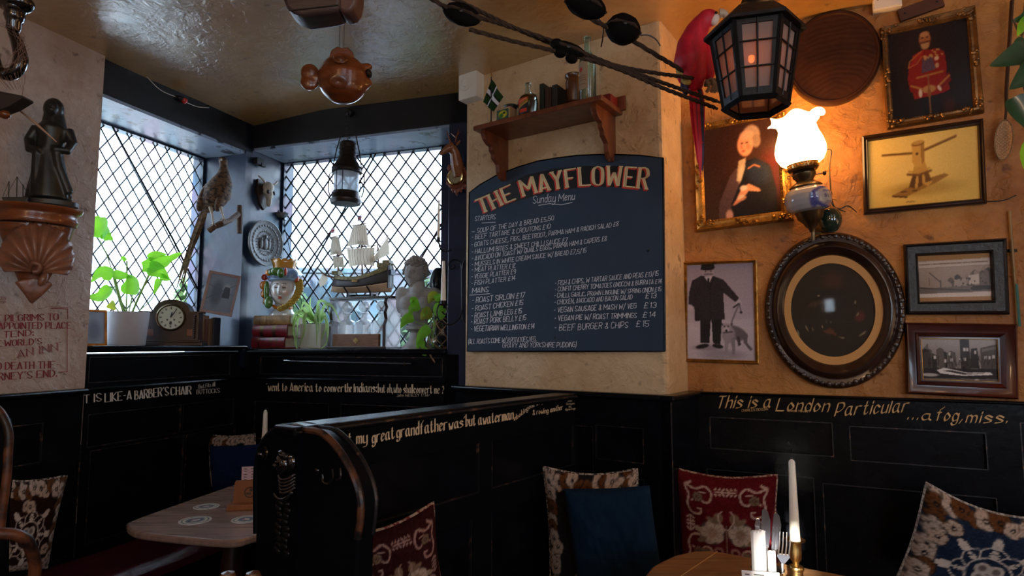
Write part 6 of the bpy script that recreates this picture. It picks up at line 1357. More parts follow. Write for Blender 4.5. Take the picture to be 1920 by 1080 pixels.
# ---------------- stag barometer on right post
p = P2.hit(858, 365, .02); t = thing('stag_barometer', 'carved wooden stag head above oak leaves and a small round barometer', 'barometer', p)
M = P2.M(857, 304, .02, True)
STG = mat('stag_wood', (.36, .13, .045), .35, var=.5, vs=14, coat=.2, bump=.3); OAKL = mat('oak_leaf_wood', (.22, .06, .03), .4, var=.5, vs=20, coat=.2)
b = MB(M); b.tube([(4, 0, -28), (4, -8, -8), (2, -14, 12), (-2, -20, 22)], [11, 12, 9.5, 8], 14); b.tube([(0, -18, 24), (-9, -26, 18), (-16, -32, 10)], [9, 7, 4], 12); b.ell((-17, -33, 8), (4.5, 4, 3.5), 10); build(b, 'stag_head', STG, parent=t, remesh=.004, smit=3)
for s in (-1, 1):
    build(MB(M).ell((7*s+1, -14, 32), (3, 2, 6), 8, Matrix.Rotation(.7*s, 3, 'Y')), 'ear', STG, parent=t)
    b = MB(M); b.tube([(4*s-1, -16, 32), (8*s-3, -14, 44), (12*s-4, -12, 58)], [2, 1.6, .7], 6); b.tube([(7*s-3, -14, 42), (3*s-8, -18, 50)], [1.3, .5], 5); b.tube([(9*s-3, -13, 48), (14*s-2, -14, 52)], [1.3, .5], 5); build(b, 'antler', OAKL, parent=t)
b = MB(M); b.ell((-6, -27, 22), 1.4, 8); b.ell((-1, -28, 22), 1.4, 8); build(b, 'eye', SIGNK, parent=t, kind='stuff'); build(MB(M).ell((-19.5, -35, 8), (1.8, 1.6, 1.6), 8), 'nose', SIGNK, parent=t)
rd = random.Random(9)
for i in range(16):
    a = 2*PI*i/16; r1 = 13; r2 = 26+rd.uniform(-5, 4); rl = (math.cos(a), math.sin(a)*1.3)
    pts = [(r1*rl[0]+2, -3, -30+r1*rl[1]), (.5*(r1+r2)*rl[0]+2, -7, -30+.5*(r1+r2)*rl[1]), (r2*rl[0]*.85+2, -3, -30+r2*rl[1])]
    leaf(t, M, pts, 7, 'cut', OAKL, -.3, 'carved_leaf')
build(MB(M).ell((2, 0, -30), (16, 4, 24), 16), 'back_board', OAKL, parent=t)
build(MB(M).lathe([(0, 5), (12, 5), (13.5, 7), (15.5, 6), (15, 0)], 32, (0, -3, -30), RY), 'brass_case', BRASS, parent=t)
im = Img(60, 60, (150, 140, 110)); 
for rr in (.44, .36, .2): 
    for i in range(60): a = 2*PI*i/60; im.ell(.5+rr*math.cos(a), .5+rr*math.sin(a), .012, .012, (90, 80, 60), .4)
im.ell(.5, .5, .1, .1, (60, 50, 34), .3); im.line([(.5, .38), (.5, .62)], .03, (190, 160, 90)); cl = im.cols(); ccs = []
for j in range(37):
    for i in range(17): r = i/16*.5; a = 2*PI*j/36; ccs.append(tuple(cl[min(59, int((.5-r*math.sin(a))*60)), min(59, int((.5+r*math.cos(a))*60))]))
g = MB(M); g.grid(lambda u, v: (13*u*math.cos(2*PI*v), -8.6, -30+13*u*math.sin(2*PI*v)), 16, 36, cols=ccs); build(g, 'dial', PRINT, parent=t, smooth=0)
# ---------------- wrought candle sconces
def sconce(name, label, cx, cy, arm, dish, h_, w_, plate, off=.13):
    p = P2.hit(*dish, off); M = PXF(p, 0); t = thing(name, label, 'sconce', p)
    build(MB().tube(smoothpts([P2.hit(x, y, off*f) for x, y, f in arm], 6), .0042, 7), 'arm', IRON, parent=t)
    build(MB(M).lathe([(0, -1), (w_*1.3, 1), (w_*1.4, 2.5), (w_*.9, 2), (w_*.8, 3), (w_*.8, 9), (0, 9)], 20), 'drip_pan', IRON, parent=t)
    for pp in plate: build(MB().tube(smoothpts([P2.hit(x, y, .008) for x, y in pp], 6), .004, 7), 'scroll', IRON, parent=t)
    tc_ = thing('taper_candle', label.replace('black iron', 'pale taper candle in the').replace(' candle sconce', ' sconce').replace(' with scrolls', ''), 'candle', M @ Vector((0, 0, 9)))
    wx = build(MB(M).tube([(0, 0, 9.3), (0, 0, h_*.6), (0, 0, h_)], [w_*.72, w_*.6, w_*.38], 14), 'wax', WAX, parent=tc_); build(MB(M).tube([(0, 0, h_), (.5, 0, h_+3)], .5, 5), 'wick', IRON, parent=wx)
sconce('candle_sconce', 'large black iron candle sconce with scrolls on the post beside the chalkboard', 0, 0, [(868, 575, 0), (862, 596, .4), (845, 609, .9), (826, 603, 1), (819, 588, 1), (823, 572, 1), (834, 570, 1), (839, 582, 1), (834, 589, 1), (829, 584, 1)], (831, 573), 84, 7, [[(866, 578), (866, 540), (865, 500), (860, 490), (849, 487), (841, 495), (845, 504), (852, 501), (851, 497)], [(866, 510), (868, 495), (872, 488), (876, 486)], [(866, 576), (868, 598), (876, 608)]])
sconce('candle_sconce', 'small black iron candle sconce high at the right edge of the window', 0, 0, [(846, 468, 0), (838, 471, .3), (829, 470, .8), (824, 462, 1), (823, 455, 1)], (822, 454), 80, 4, [])
# ================================================================ FURNITURE AND THINGS IN FRONT
# ---------------- settle dividing the booths
NEAR = Vector((-.587, 1.77, 0)); FAR = Vector((.345, 2.995, 0)); us = (FAR-NEAR).normalized()
PS = Pl(NEAR.xy, us.xy); LS = (FAR-NEAR).length; ZT = 1.222
PE = Pl(NEAR.xy, (PS.n.x, PS.n.y))
ts = thing('high_settle', 'black panelled high-backed settle with carved round end and white blackletter writing', 'settle', NEAR)
def grow_s(x, y): return PS.sz(x, y)[0]
MSs = PM(PS)
g = lambda x, y, off=0: PS.sz(x, y, off)
pan = [(.10, .76, .895, 1.075), (.84, 1.44, .895, 1.075), (.10, .72, .1, .80), (.84, 1.44, .1, .80)]
build(holed(MB(MSs), 0, LS, .05, ZT-.03, 0, .018, pan), 'back_frame', SBLACK, parent=ts, smooth=0)
build(MB(MSs).box((LS/2, .035, (.05+ZT-.03)/2), (LS, .034, ZT-.08)), 'back_core', BLACK, parent=ts, smooth=0)
for a, b, c, d in pan:
    build(MB(MSs).box(((a+b)/2, .014, (c+d)/2), (b-a, .01, d-c)), 'panel', BLACK, parent=ts, smooth=0)
    e = MB(MSs)
    for x in (a, b): e.box((x, .004, (c+d)/2), (.004, .012, d-c))
    e.box(((a+b)/2, .004, c), (b-a, .012, .004)); build(e, 'worn_moulding', WORN, parent=ts, smooth=0)
build(MB(MSs).box((LS/2-.02, .025, ZT-.014), (LS+.06, .105, .028)), 'top_rail', BLACK, parent=ts, smooth=0, bevel=.007)
build(MB(MSs).tube([(-.05, -.028, ZT-.014), (LS*.3, -.029, ZT-.013), (LS-.05, -.028, ZT-.014)], .0045, 6), 'worn_edge', WORN, parent=ts)
# end board
px_out = [(474, 1150), (470, 1000), (470, 900), (473, 860), (482, 832), (497, 812), (520, 801), (545, 800), (572, 806), (600, 811), (630, 832), (655, 868), (672, 905), (680, 940), (679, 975), (674, 1010), (672, 1150)]
ep = [PE.sz(x+(9 if x < 500 else 5 if x < 560 else -5 if x > 620 else 0), y, .02) for x, y in px_out]; ep = [(s, max(z, .05)) for s, z in ep]; ep[0] = (ep[0][0], .03); ep[-1] = (ep[-1][0], .03)
sm = [(v.x, v.y) for v in smoothpts([(a, b, 0) for a, b in ep[1:-1]], 4)]; sm = [ep[0]]+sm+[ep[-1]]
build(MB(PM(PE)).prism(sm, -.02, .035), 'end_board', SBLACK, parent=ts, smooth=35, bevel=.006)
# raised worn rim round the edge
h_ = len(sm)*9//20; rim = MB(PM(PE)); rim.tube([(s, -.018, z) for s, z in sm[1:h_]], .009, 8); build(rim, 'dark_rim', SBLACK, parent=ts)
rim = MB(PM(PE)); rim.tube([(s, -.018, z) for s, z in sm[h_-1:-1]], .010, 8); build(rim, 'worn_rim', mat('worn_rim_paint', (.12, .045, .02), .35, col2=(.006, .006, .008), vs=22, bump=.4, lo=.44, hi=.58, coat=.3), parent=ts)
rim = MB(PM(PE)); rim.tube([(s-.004, .032, z) for s, z in sm[1:-1]], .008, 8); build(rim, 'back_rim', WORN, parent=ts)
a = PE.sz(578, 800); build(MB(PM(PE)).box((PE.sz(577, 850)[0], -.024, .62), (.012, .012, 1.15)), 'centre_strip', BLACK, parent=ts, smooth=0)
# glossy carved head and scrolls
GB = mat('gloss_black_carving', (.004, .005, .007), .12, coat=1, spec=.8); GB2 = mat('dull_black_carving', (.004, .004, .005), .3, spec=.3)
Mc = lambda x, y, off=.022: PE.M(x, y, off, True) @ Matrix.Diagonal((1.55, 1.1, 1, 1))
b = MB(Mc(540, 872)); head(b, (-4, -5, 2), (13, 12, 20), Matrix.Rotation(-.5, 3, 'Z') @ Matrix.Rotation(.15, 3, 'X'), n=64, amp=1.8); b.ell((2, -4, 18), (15, 12, 10), 16); b.ell((12, -3, 8), (8, 9, 16), 14); b.ell((-2, -8, 24), (9, 7, 5), 12)
for i in range(5): b.tube(smoothpts([(-12+i*2, -6, -20-i*6), (0, -11, -25-i*6), (12, -7, -20-i*6), (18, -2, -12-i*6)], 5), 3.0, 8)
b.tube(smoothpts([(-22, -4, -56), (-8, -8, -62), (6, -8, -58), (16, -5, -44)], 5), 3.4, 8); build(b, 'carved_head', GB, parent=ts, smooth=180)
b = MB(Mc(497, 860)); b.tube(smoothpts([(2, -3, 22), (8, -4, 14), (4, -4, 2), (-2, -4, 8)], 4), 3, 7); b.ell((-14, 2, 6), (5, 5, 5), 10); build(b, 'carved_scroll', GB, parent=ts)
b = MB(Mc(615, 895)); b.ell((-20, -2, 10), (4, 4, 4), 10); b.tube(smoothpts([(-10, -2, 4), (-6, -3, -8), (4, -3, -10), (12, -2, 2), (10, -2, 18)], 5), 2.2, 7); b.tube(smoothpts([(24, -2, 22), (26, -3, 6), (20, -3, -2)], 4), 2.6, 7); build(b, 'carved_tendril', GB, parent=ts)
b = MB(Mc(530, 985)); rd = random.Random(4)
for i in range(9):
    for sg in (-1, 1): b.ell((sg*(7+3*math.sin(i*1.7)), -1, 40-i*11), (7, 4, 8), 12, Matrix.Rotation(sg*.7, 3, 'Y'))
build(b, 'carved_foliage', GB2, parent=ts, smooth=180)
words(ts, CREAMINK, PS, .0015, [
    (("That my", [(618, 838), (688, 830)], 21), dict(nib=3.4, ang=40, thin=.9)), (('great', [(698, 831), (739, 822)], 21), dict(nib=3.4, ang=40, thin=.9)), (('grandfather', [(744, 821), (838, 806)], 21), dict(nib=3.4, ang=40, thin=.9)),
    (('was', [(842, 806), (868, 800)], 18), dict(nib=3.2, ang=40, thin=.9)), (("'but a", [(870, 800), (903, 796)], 19), dict(nib=3.0, ang=40, thin=.9)), (('waterman,', [(906, 796), (966, 785)], 18), dict(nib=3.0, ang=40, thin=.8)),
    (('looking', [(968, 787), (990, 769)], 9), dict(nib=1.5, ang=40, thin=.6)), (('one way', [(992, 767), (1018, 755)], 8), dict(nib=1.5, ang=40, thin=.6)), (('& rowing', [(999, 778), (1028, 774)], 9), dict(nib=1.5, ang=40, thin=.6)), (('another', [(1032, 773), (1055, 768)], 9), dict(nib=1.5, ang=40, thin=.6)),
    (('John', [(1064, 754), (1072, 753)], 3.4), dict(nib=.7, thin=.4)), (('Bunyan', [(1062, 759), (1077, 758)], 3.4), dict(nib=.7, thin=.4)), (('The', [(1066, 765), (1071, 764)], 3.4), dict(nib=.7, thin=.4)), (('Pilgrims Progress', [(1060, 770), (1083, 767)], 3.4), dict(nib=.7, thin=.4))])
# ---------------- benches
LEA = mat('maroon_leather', (.085, .010, .018), .32, var=.4, vs=8, bump=.5, bs=14, coat=.2, bd=.012); BENCHK = BLACK
def bench(name, label, P, s0, s1, dep, z=.47, off=.05):
    t = thing(name, label, 'bench', P.at((s0+s1)/2, 0, off+dep/2)); M = PM(P)
    build(MB(M).box(((s0+s1)/2, -off-dep/2+.02, (z-.07)/2), (s1-s0, dep-.06, z-.07)), 'bench_box', BENCHK, parent=t, smooth=0)
    b = MB(M)
    def f(u, v): return (s0+(s1-s0)*u, -off-dep*v, z-.035+.035*min(1, 6*v*(1-v)*2.2)**.5+.004*math.sin(u*60)*max(0, v-.7)*3)
    b.grid(f, 90, 14); b.box(((s0+s1)/2, -off-dep/2, z-.052), (s1-s0, dep, .036)); build(b, 'seat_pad', LEA, parent=t, smooth=60); return t
bench('window_bench', 'maroon leather bench seat along the left wall under the lettered rail', P1, -3.0, -.45, .42)
bench('window_bench', 'maroon leather bench seat below the far window, behind the left table', P2, .44, 1.40, .40, off=.04)
bench('wall_bench', 'maroon leather bench seat below the chalkboard, holding the blue cushion', PB, -.36, -.04, .44, .46, .06)
bench('wall_bench', 'maroon leather bench seat along the right wall behind the oak table', PR, .16, 3.2, .42, .46)
# ---------------- tables
def table(name, label, z, pts, th, m, leg, legc, edge=None):
    c = sum((Vector(p) for p in pts), Vector())/len(pts); t = thing(name, label, 'table', (c.x, c.y, 0))
    P_ = [Vector(p).xy for p in pts]; n = len(P_)
    if sum(a.x*b.y-b.x*a.y for a, b in zip(P_, P_[1:]+P_[:1])) < 0: P_ = P_[::-1]
    mb = MB().add([(p.x, p.y, z-th) for p in P_]+[(p.x, p.y, z) for p in P_], [tuple(range(n-1, -1, -1)), tuple(range(n, 2*n))]+[(i, (i+1) % n, (i+1) % n+n, i+n) for i in range(n)])
    build(mb, 'tabletop', m, parent=t, smooth=30, bevel=.008); return t
def rnd_corner(pts):
    return [Vector((v.x, v.y, 0)) for v in smoothpts([(p.x, p.y, 0) for p in pts], 5, closed=True)]
ZTB = .75
lp = [(238, 984), (247, 976), (330, 946), (440, 908), (560, 866), (640, 880), (640, 960), (560, 985), (482, 1003), (448, 1012), (415, 1013), (330, 1006), (262, 998), (243, 991)]
tl = table('pub_table', 'pale worn wooden table in the left booth with beer mats on it', ZTB, rnd_corner([onz(x, y, ZTB) for x, y in lp]), .028, TABLEW, None, None)
cl_ = onz(440, 960, ZTB); build(MB().lathe([(.05, .0), (.045, .08), (.035, .3), (.05, .5), (.035, .68), (.09, .72)], 20, (cl_.x, cl_.y, 0)), 'pedestal', DWOOD, parent=tl); build(MB().box((cl_.x, cl_.y, .03), (.55, .08, .06)).box((cl_.x, cl_.y, .03), (.08, .55, .06)), 'foot', DWOOD, parent=tl, smooth=0)
rp_ = [(1205, 1084), (1222, 1062), (1240, 1052), (1266, 1040), (1300, 1033), (1330, 1032), (1356, 1035), (1500, 1062), (1588, 1079), (1760, 1112), (1900, 1260), (1700, 1500), (1300, 1600), (1120, 1300)]
tr_ = table('oak_table', 'worn oak plank table in the right booth holding cutlery and a brass candlestick', ZTB, [onz(x, y, ZTB) for x, y in rp_], .035, TABLER, None, None)
cl_ = onz(1500, 1250, ZTB); build(MB().lathe([(.05, .0), (.045, .08), (.035, .3), (.05, .5), (.035, .68), (.09, .715)], 20, (cl_.x, cl_.y, 0)), 'pedestal', DWOOD, parent=tr_); build(MB().box((cl_.x, cl_.y, .03), (.55, .08, .06)).box((cl_.x, cl_.y, .03), (.08, .55, .06)), 'foot', DWOOD, parent=tr_, smooth=0)
# plank joint lines on the oak top
a, b = onz(1345, 1034, ZTB+.0005), onz(1262, 1090, ZTB+.0005); build(MB().tube([a, b], .0016, 4), 'plank_joint', mat('joint_gap', (.45, .26, .10), .6), parent=tr_)
# beer mats
def mat_disc(x, y, rx, rot, label):
    p = onz(x, y, ZTB+.0004); r = rx*kpx(p); t = thing('beer_mat', label, 'beer mat', p, 'beer mats on the left table')
    im = Img(60, 60, (196, 190, 172)); im.ell(.5, .5, .43, .43, (40, 60, 70), .06); im.ell(.5, .5, .40, .40, (200, 194, 176), .06); im.ell(.5, .5, .30, .27, (70, 84, 100), .3); im.poly([(.3, .5), (.5, .34), (.7, .5), (.6, .62), (.4, .62)], (190, 184, 170)); im.line([(.34, .48), (.5, .38), (.66, .48)], .04, (130, 40, 50))
    for i in range(14): a = 2*PI*i/14; im.ell(.5+.355*math.cos(a), .5+.355*math.sin(a), .02, .02, (60, 70, 80))
    cl = im.cols(); ccs = []
    for j in range(41):
        for i in range(13): q = i/12*.5; a = 2*PI*j/40; ccs.append(tuple(cl[min(59, int((.5-q*math.sin(a))*60)), min(59, int((.5+q*math.cos(a))*60))]))
    R = Matrix.Rotation(rot, 3, 'Z'); sh = lambda a: 1+.04*math.cos(4*a)
    g = MB(); g.grid(lambda u, v: p+R @ Vector((r*u*math.cos(2*PI*v)*sh(2*PI*v), r*u*math.sin(2*PI*v)*sh(2*PI*v), .0016)), 12, 40, cols=ccs); build(g, 'printed_face', PRINT, parent=t, smooth=0)
    build(MB().lathe([(r, 0), (r, .0014), (0, .0014)], 40, p), 'card', WHITE, parent=t, smooth=30)
mat_disc(387, 950, 22, .4, 'round printed beer mat farthest from the table front edge'); mat_disc(366, 976, 28, 1.2, 'round printed beer mat nearest the pale table front edge'); mat_disc(462, 974, 26, 2.2, 'round printed beer mat half hidden by the carved settle end')
# menu holder
p = onz(462, 951, ZTB); M = PXF(p, 12); t = thing('menu_holder', 'small orange wooden menu holder on the left table', 'menu holder', p)
HW = mat('holder_wood', (.34, .12, .03), .4, var=.3, aniso=(5, 1, 1)); build(MB(M).box((0, -6, 5), (60, 34, 10)), 'base', HW, parent=t, smooth=0, bevel=.002)
b = MB(M); b.prism([(-23, 10), (23, 10), (21, 47), (19, 50), (-19, 50), (-21, 47)], -5, 0); b.prism([(-23, 10), (23, 10), (21, 40), (-21, 40)], 4, 8); bk_ = build(b, 'backrest', HW, parent=t, smooth=0)
e = MB(M)
for a in range(20): an = 2*PI*a/20; e.ell((6+9*math.cos(an), -5.3, 28+9*math.sin(an)), (1.3, .4, 1.3), 6)
e.box((4, -5.3, 26), (8, .6, 4)); e.box((8, -5.3, 32), (5, .6, 5)); build(e, 'burned_mark', DWOOD, parent=bk_, kind='stuff')
tcd = thing('menu_card', 'pink-white printed card standing in the wooden holder', 'card', M @ Vector((0, 2, 10))); build(MB(M).box((6, 2, 42), (34, 1, 64)), 'card', mat('pink_card_paper', (.62, .46, .52), .8), parent=tcd, smooth=0)
e = MB(M)
for i in range(5):
    for x in (-4, 8): e.box((x, 1.3, 50+i*5), (5, .3, 1))
build(e, 'printed_line', SIGNK, parent=tcd, kind='stuff')
def candle(label, p, h_, w_):
    t = thing('taper_candle', label, 'candle', p); M = PXF(p, 0)
    wx = build(MB(M).tube([(0, 0, 0), (0, 0, h_*.5), (0, 0, h_-5), (0, 0, h_-2), (0, 0, h_)], [w_, w_*.78, w_*.6, w_*.45, w_*.2], 18), 'wax', WAX, parent=t); build(MB(M).tube([(0, 0, h_-1), (.5, 0, h_+2), (3, 0, h_+3)], .7, 6), 'wick', IRON, parent=wx)
pc = onz(494, 880, ZTB); M = PXF(pc, 0); t = thing('brass_candlestick', 'brass candlestick on the left table, hidden low behind the settle end', 'candlestick', pc)
build(MB(M).lathe([(20, 0), (20, 3), (8, 7), (5, 14), (8, 20), (5, 26), (7, 34), (12, 36), (12, 38), (0, 38)], 24), 'stem', BRASS, parent=t); build(MB(M).lathe([(21, 0), (21, 1.5), (16, 3)], 24), 'foot', BRASS, parent=t)
candle('white taper candle rising behind the carved end of the settle', M @ Vector((0, 0, 38)), 72, 6.0)
# candlestick right
pc = onz(1494, 1100, ZTB); M = PXF(pc, 0); t = thing('brass_candlestick', 'polished brass candlestick on the right table beside the cutlery', 'candlestick', pc)
build(MB(M).lathe([(26, 0), (26, 3), (20, 8), (13, 14), (12, 26), (13, 36), (12, 38), (6, 40), (6, 45), (10, 50), (11, 62), (11, 70), (11, 80), (12, 82)], 28), 'stem', BRASS, parent=t, smooth=50)
build(MB(M).lathe([(0, 81), (12, 81), (18, 84), (18.5, 86), (16, 85), (10, 83.5), (0, 83.5)], 28), 'drip_pan', BRASS, parent=t); build(MB(M).lathe([(13.6, 30), (14.4, 33), (13.6, 36)], 28), 'ring', BRASS, parent=t)
candle('tall white taper candle in the brass candlestick on the right table', M @ Vector((0, 0, 84)), 149, 9.5)
# cutlery pot
pc = onz(1441, 1112, ZTB); M = PXF(pc, 0); STEEL = mat('polished_steel', (.62, .62, .64), .18, metal=1)
t = thing('cutlery_pot', 'small round metal pot holding napkins and cutlery on the right table', 'pot', pc)
build(MB(M).lathe([(0, 1), (27, 1), (29, 4), (29, 42), (30, 44), (28, 44), (27, 6)], 32), 'pot', STEEL, parent=t)
NAP = mat('white_napkin', (.88, .88, .88), .9)
def napkin(label, x, w_, h_, yaw, z0=10, y=0):
    Mn = M @ Matrix.Translation((x, y, z0)) @ Matrix.Rotation(yaw, 4, 'Z'); t = thing('paper_napkin', label, 'napkin', Mn.translation)
    build(MB(Mn).box((0, 0, h_/2), (w_, 9, h_)), 'folded_napkin', NAP, parent=t, smooth=0, bevel=.002)
    b = MB(Mn)
    for i in range(7): b.box((-w_/2+w_*(i+.5)/7, -1+(i % 2)*2, h_+.5), (w_/8, 8, 2+i % 3))
    build(b, 'scalloped_edge', NAP, parent=t, smooth=0, kind='stuff')
napkin('bright white folded paper napkin wrapped round cutlery at the left of the pot', -19, 26, 108, .25, 6, -8); napkin('narrow white napkin twisted between the knives', 4, 13, 72, -.5, 6, -12)
def cut(name, label, fn, x, y, tilt, z0=8):
    Mn = M @ Matrix.Translation((x, y, z0)) @ Matrix.Rotation(tilt, 4, 'Y'); t = thing(name, label, name.replace('_', ' '), Mn.translation); fn(t, Mn); return t
def knife(t, Mn):
    build(MB(Mn).prism([(-5, 58), (5, 58), (9, 80), (10, 108), (6, 124), (0, 130), (-5, 126), (-7, 90)], -.8, .8), 'blade', STEEL, parent=t, smooth=0); build(MB(Mn).box((0, 0, 30), (7, 4, 60)), 'handle', STEEL, parent=t, smooth=0, bevel=.0015)
def knife2(t, Mn):
    build(MB(Mn).prism([(-5, 60), (5, 60), (7, 112), (3, 124), (-3, 124), (-7, 112)], -1.8, 1.8), 'handle', STEEL, parent=t, smooth=0, bevel=.002); build(MB(Mn).box((0, 0, 30), (9, 1.4, 60)), 'blade', STEEL, parent=t, smooth=0)
def fork(t, Mn):
    build(MB(Mn).tube([(0, 2, 0), (0, 0, 34), (0, 3, 50)], [3, 2.4, 3], 8), 'handle', STEEL, parent=t)
    b = MB(Mn); b.prism([(-3, 48), (3, 48), (12, 60), (12, 66), (-12, 66), (-12, 60)], -1, 1); build(b, 'fork_head', STEEL, parent=t, smooth=0, bevel=.001)
    for x in (-10, -3.4, 3.4, 10): build(MB(Mn).tube([(x, 0, 64), (x, -2.5, 84), (x*.96, -1, 106)], [1.9, 1.7, .9], 8), 'tine', STEEL, parent=t)
cut('table_knife', 'steel table knife with broad blade up in the pot of cutlery', knife, 10, 6, .10, 16); cut('table_knife', 'steel knife handle upright beside the white napkin', knife2, -10, 8, -.02, 10); cut('table_knife', 'thin steel knife edge rising in the middle of the cutlery', knife, -1, 2, .0, 24)
cut('dinner_fork', 'steel fork with four tines up at the right of the cutlery pot', fork, 21, -8, .10, 8)
pc2 = onz(1425, 1118, ZTB); M2 = PXF(pc2, -12); t = thing('table_card', 'white printed card standing before the cutlery pot', 'card', pc2)
build(MB(M2).box((0, -14, 24), (66, 1.2, 50), Matrix.Rotation(-.1, 3, 'X')), 'card', WHITE, parent=t, smooth=0); e = MB(M2)
for x0, x1, z_ in ((-28, -20, 44), (-12, 6, 44), (-28, -24, 37), (-20, 10, 37)): e.box(((x0+x1)/2, -17.2, z_), (x1-x0, .5, 1.6))
build(e, 'printed_line', SIGNK, parent=t, kind='stuff')
# ---------------- cushions
def flower(im, cx, cy, r, asp, c=(178, 156, 140), core=(24, 20, 24)):
    im.ell(cx, cy, r*1.15, r*1.15/asp, tuple(v*.45 for v in c), .2)
    for k in range(5):
        a = 2*PI*k/5+cx*9; im.ell(cx+r*.6*math.cos(a), cy+r*.6*math.sin(a)/asp, r*.52, r*.52/asp, c, .2)
    for k in range(10): a = 2*PI*k/10; im.line([(cx+r*.3*math.cos(a), cy+r*.3*math.sin(a)/asp), (cx+r*.85*math.cos(a), cy+r*.85*math.sin(a)/asp)], .006, tuple(v*.72 for v in c))
    im.ell(cx, cy, r*.30, r*.30/asp, core, .2); im.ell(cx, cy, r*.12, r*.12/asp, c, .3)
def scroll(im, pts, wd, c): im.line([(v.x, v.y) for v in smoothpts([(a, b, 0) for a, b in pts], 7)], wd, c)
def spray(im, x, y, dx, dy, c, n=5, s=.03):
    for k in range(n):
        for sg in (-1, 1): px_, py_ = x+dx*k/n-sg*dy*.22, y+dy*k/n+sg*dx*.22; im.ell(px_, py_, s, s*.45, c, .2, math.degrees(math.atan2(dy, dx))+sg*40)
    im.line([(x, y), (x+dx, y+dy)], .007, c); im.ell(x+dx*1.08, y+dy*1.08, s*.8, s*.8, c, .3)
def redpat(bgc=(84, 10, 18), c=(178, 150, 134)):
    im = Img(150, 150, bgc); c2 = (120, 96, 76)
    for mx in (0, 1):
        X = lambda v: (1-v) if mx else v
        for my in (0, 1):
            Y = lambda v: (1-v) if my else v
            scroll(im, [(X(.16), Y(.07)), (X(.10), Y(.12)), (X(.13), Y(.20)), (X(.11), Y(.30)), (X(.15), Y(.38)), (X(.23), Y(.39)), (X(.25), Y(.34)), (X(.21), Y(.33))], .022, c)
            scroll(im, [(X(.10), Y(.10)), (X(.20), Y(.13)), (X(.30), Y(.09)), (X(.36), Y(.15)), (X(.34), Y(.24)), (X(.28), Y(.26)), (X(.26), Y(.22))], .022, c)
            scroll(im, [(X(.15), Y(.26)), (X(.20), Y(.22)), (X(.24), Y(.16)), (X(.30), Y(.16))], .014, c); flower(im, X(.22), Y(.21), .045, 1, c2, bgc)
            spray(im, X(.40), Y(.13), (-1 if mx else 1)*.12, 0, c, 3, .020); spray(im, X(.13), Y(.44), 0, (-1 if my else 1)*.12, c, 3, .020)
        flower(im, X(.36), .58, .115, 1, (172, 148, 130), (110, 60, 50)); im.ell(X(.36), .58, .05, .05, (140, 110, 90), .4); im.ell(X(.42), .42, .05, .06, c2, .3); im.ell(X(.36), .45, .07, .03, c2, .3, 30 if not mx else -30); im.ell(X(.21), .55, .05, .028, (150, 130, 110), .3, 20); im.ell(X(.25), .66, .05, .03, c2, .3, -30); im.ell(X(.42), .78, .05, .05, (150, 110, 100), .4); im.ell(X(.42), .78, .025, .025, bgc, .3)
        scroll(im, [(.5, .55), (X(.44), .48), (X(.42), .40), (X(.46), .34)], .014, c); im.ell(X(.30), .80, .06, .03, c2, .3, 30); im.ell(X(.44), .88, .05, .035, c, .3, 20)
    im.line([(.5, .5), (.5, .95)], .012, c2); return im.speck(5, 2)
def floralpat(bgc, seed, med=False, side=.17):
    im = Img(150, 150, bgc); rd = random.Random(seed)
    if med:
        c = (186, 176, 168)
        for k in range(8):
            a = 2*PI*k/8; cx, cy = .5+.17*math.cos(a), .55+.17*math.sin(a); im.ell(cx, cy, .10, .10, c, .08); im.ell(cx, cy, .088, .088, bgc, .08); spray(im, cx, cy, .05*math.cos(a), .05*math.sin(a), c, 2, .02); spray(im, .5+.27*math.cos(a), .55+.27*math.sin(a), .07*math.cos(a), .07*math.sin(a), c, 3, .028)
        im.ell(.5, .55, .16, .16, c, .05); im.ell(.5, .55, .145, .145, bgc, .05)
        for k in range(4): a = PI/4+PI/2*k; im.ell(.5+.06*math.cos(a), .55+.06*math.sin(a), .055, .055, c, .2); im.ell(.5+.06*math.cos(a), .55+.06*math.sin(a), .025, .03, (110, 100, 96), .3)
    for k in range(13):
        t_ = k/12
        for (x, y) in ((t_, .07), (t_, .93), (.07, t_), (.93, t_)):
            b = rd.random() < .22; flower(im, x+rd.uniform(-.015, .015), y+rd.uniform(-.03, .04), rd.uniform(.055, .075), 1, (92, 56, 30) if b else (176, 158, 146))
    for k in range(7):
        x, y = rd.random(), rd.random()
        if min(x, y, 1-x, 1-y) < side+.03: flower(im, x, y, .06, 1)
    return im.speck(5, seed)
def plain(c, seed=1): return Img(60, 60, c).speck(2, seed)
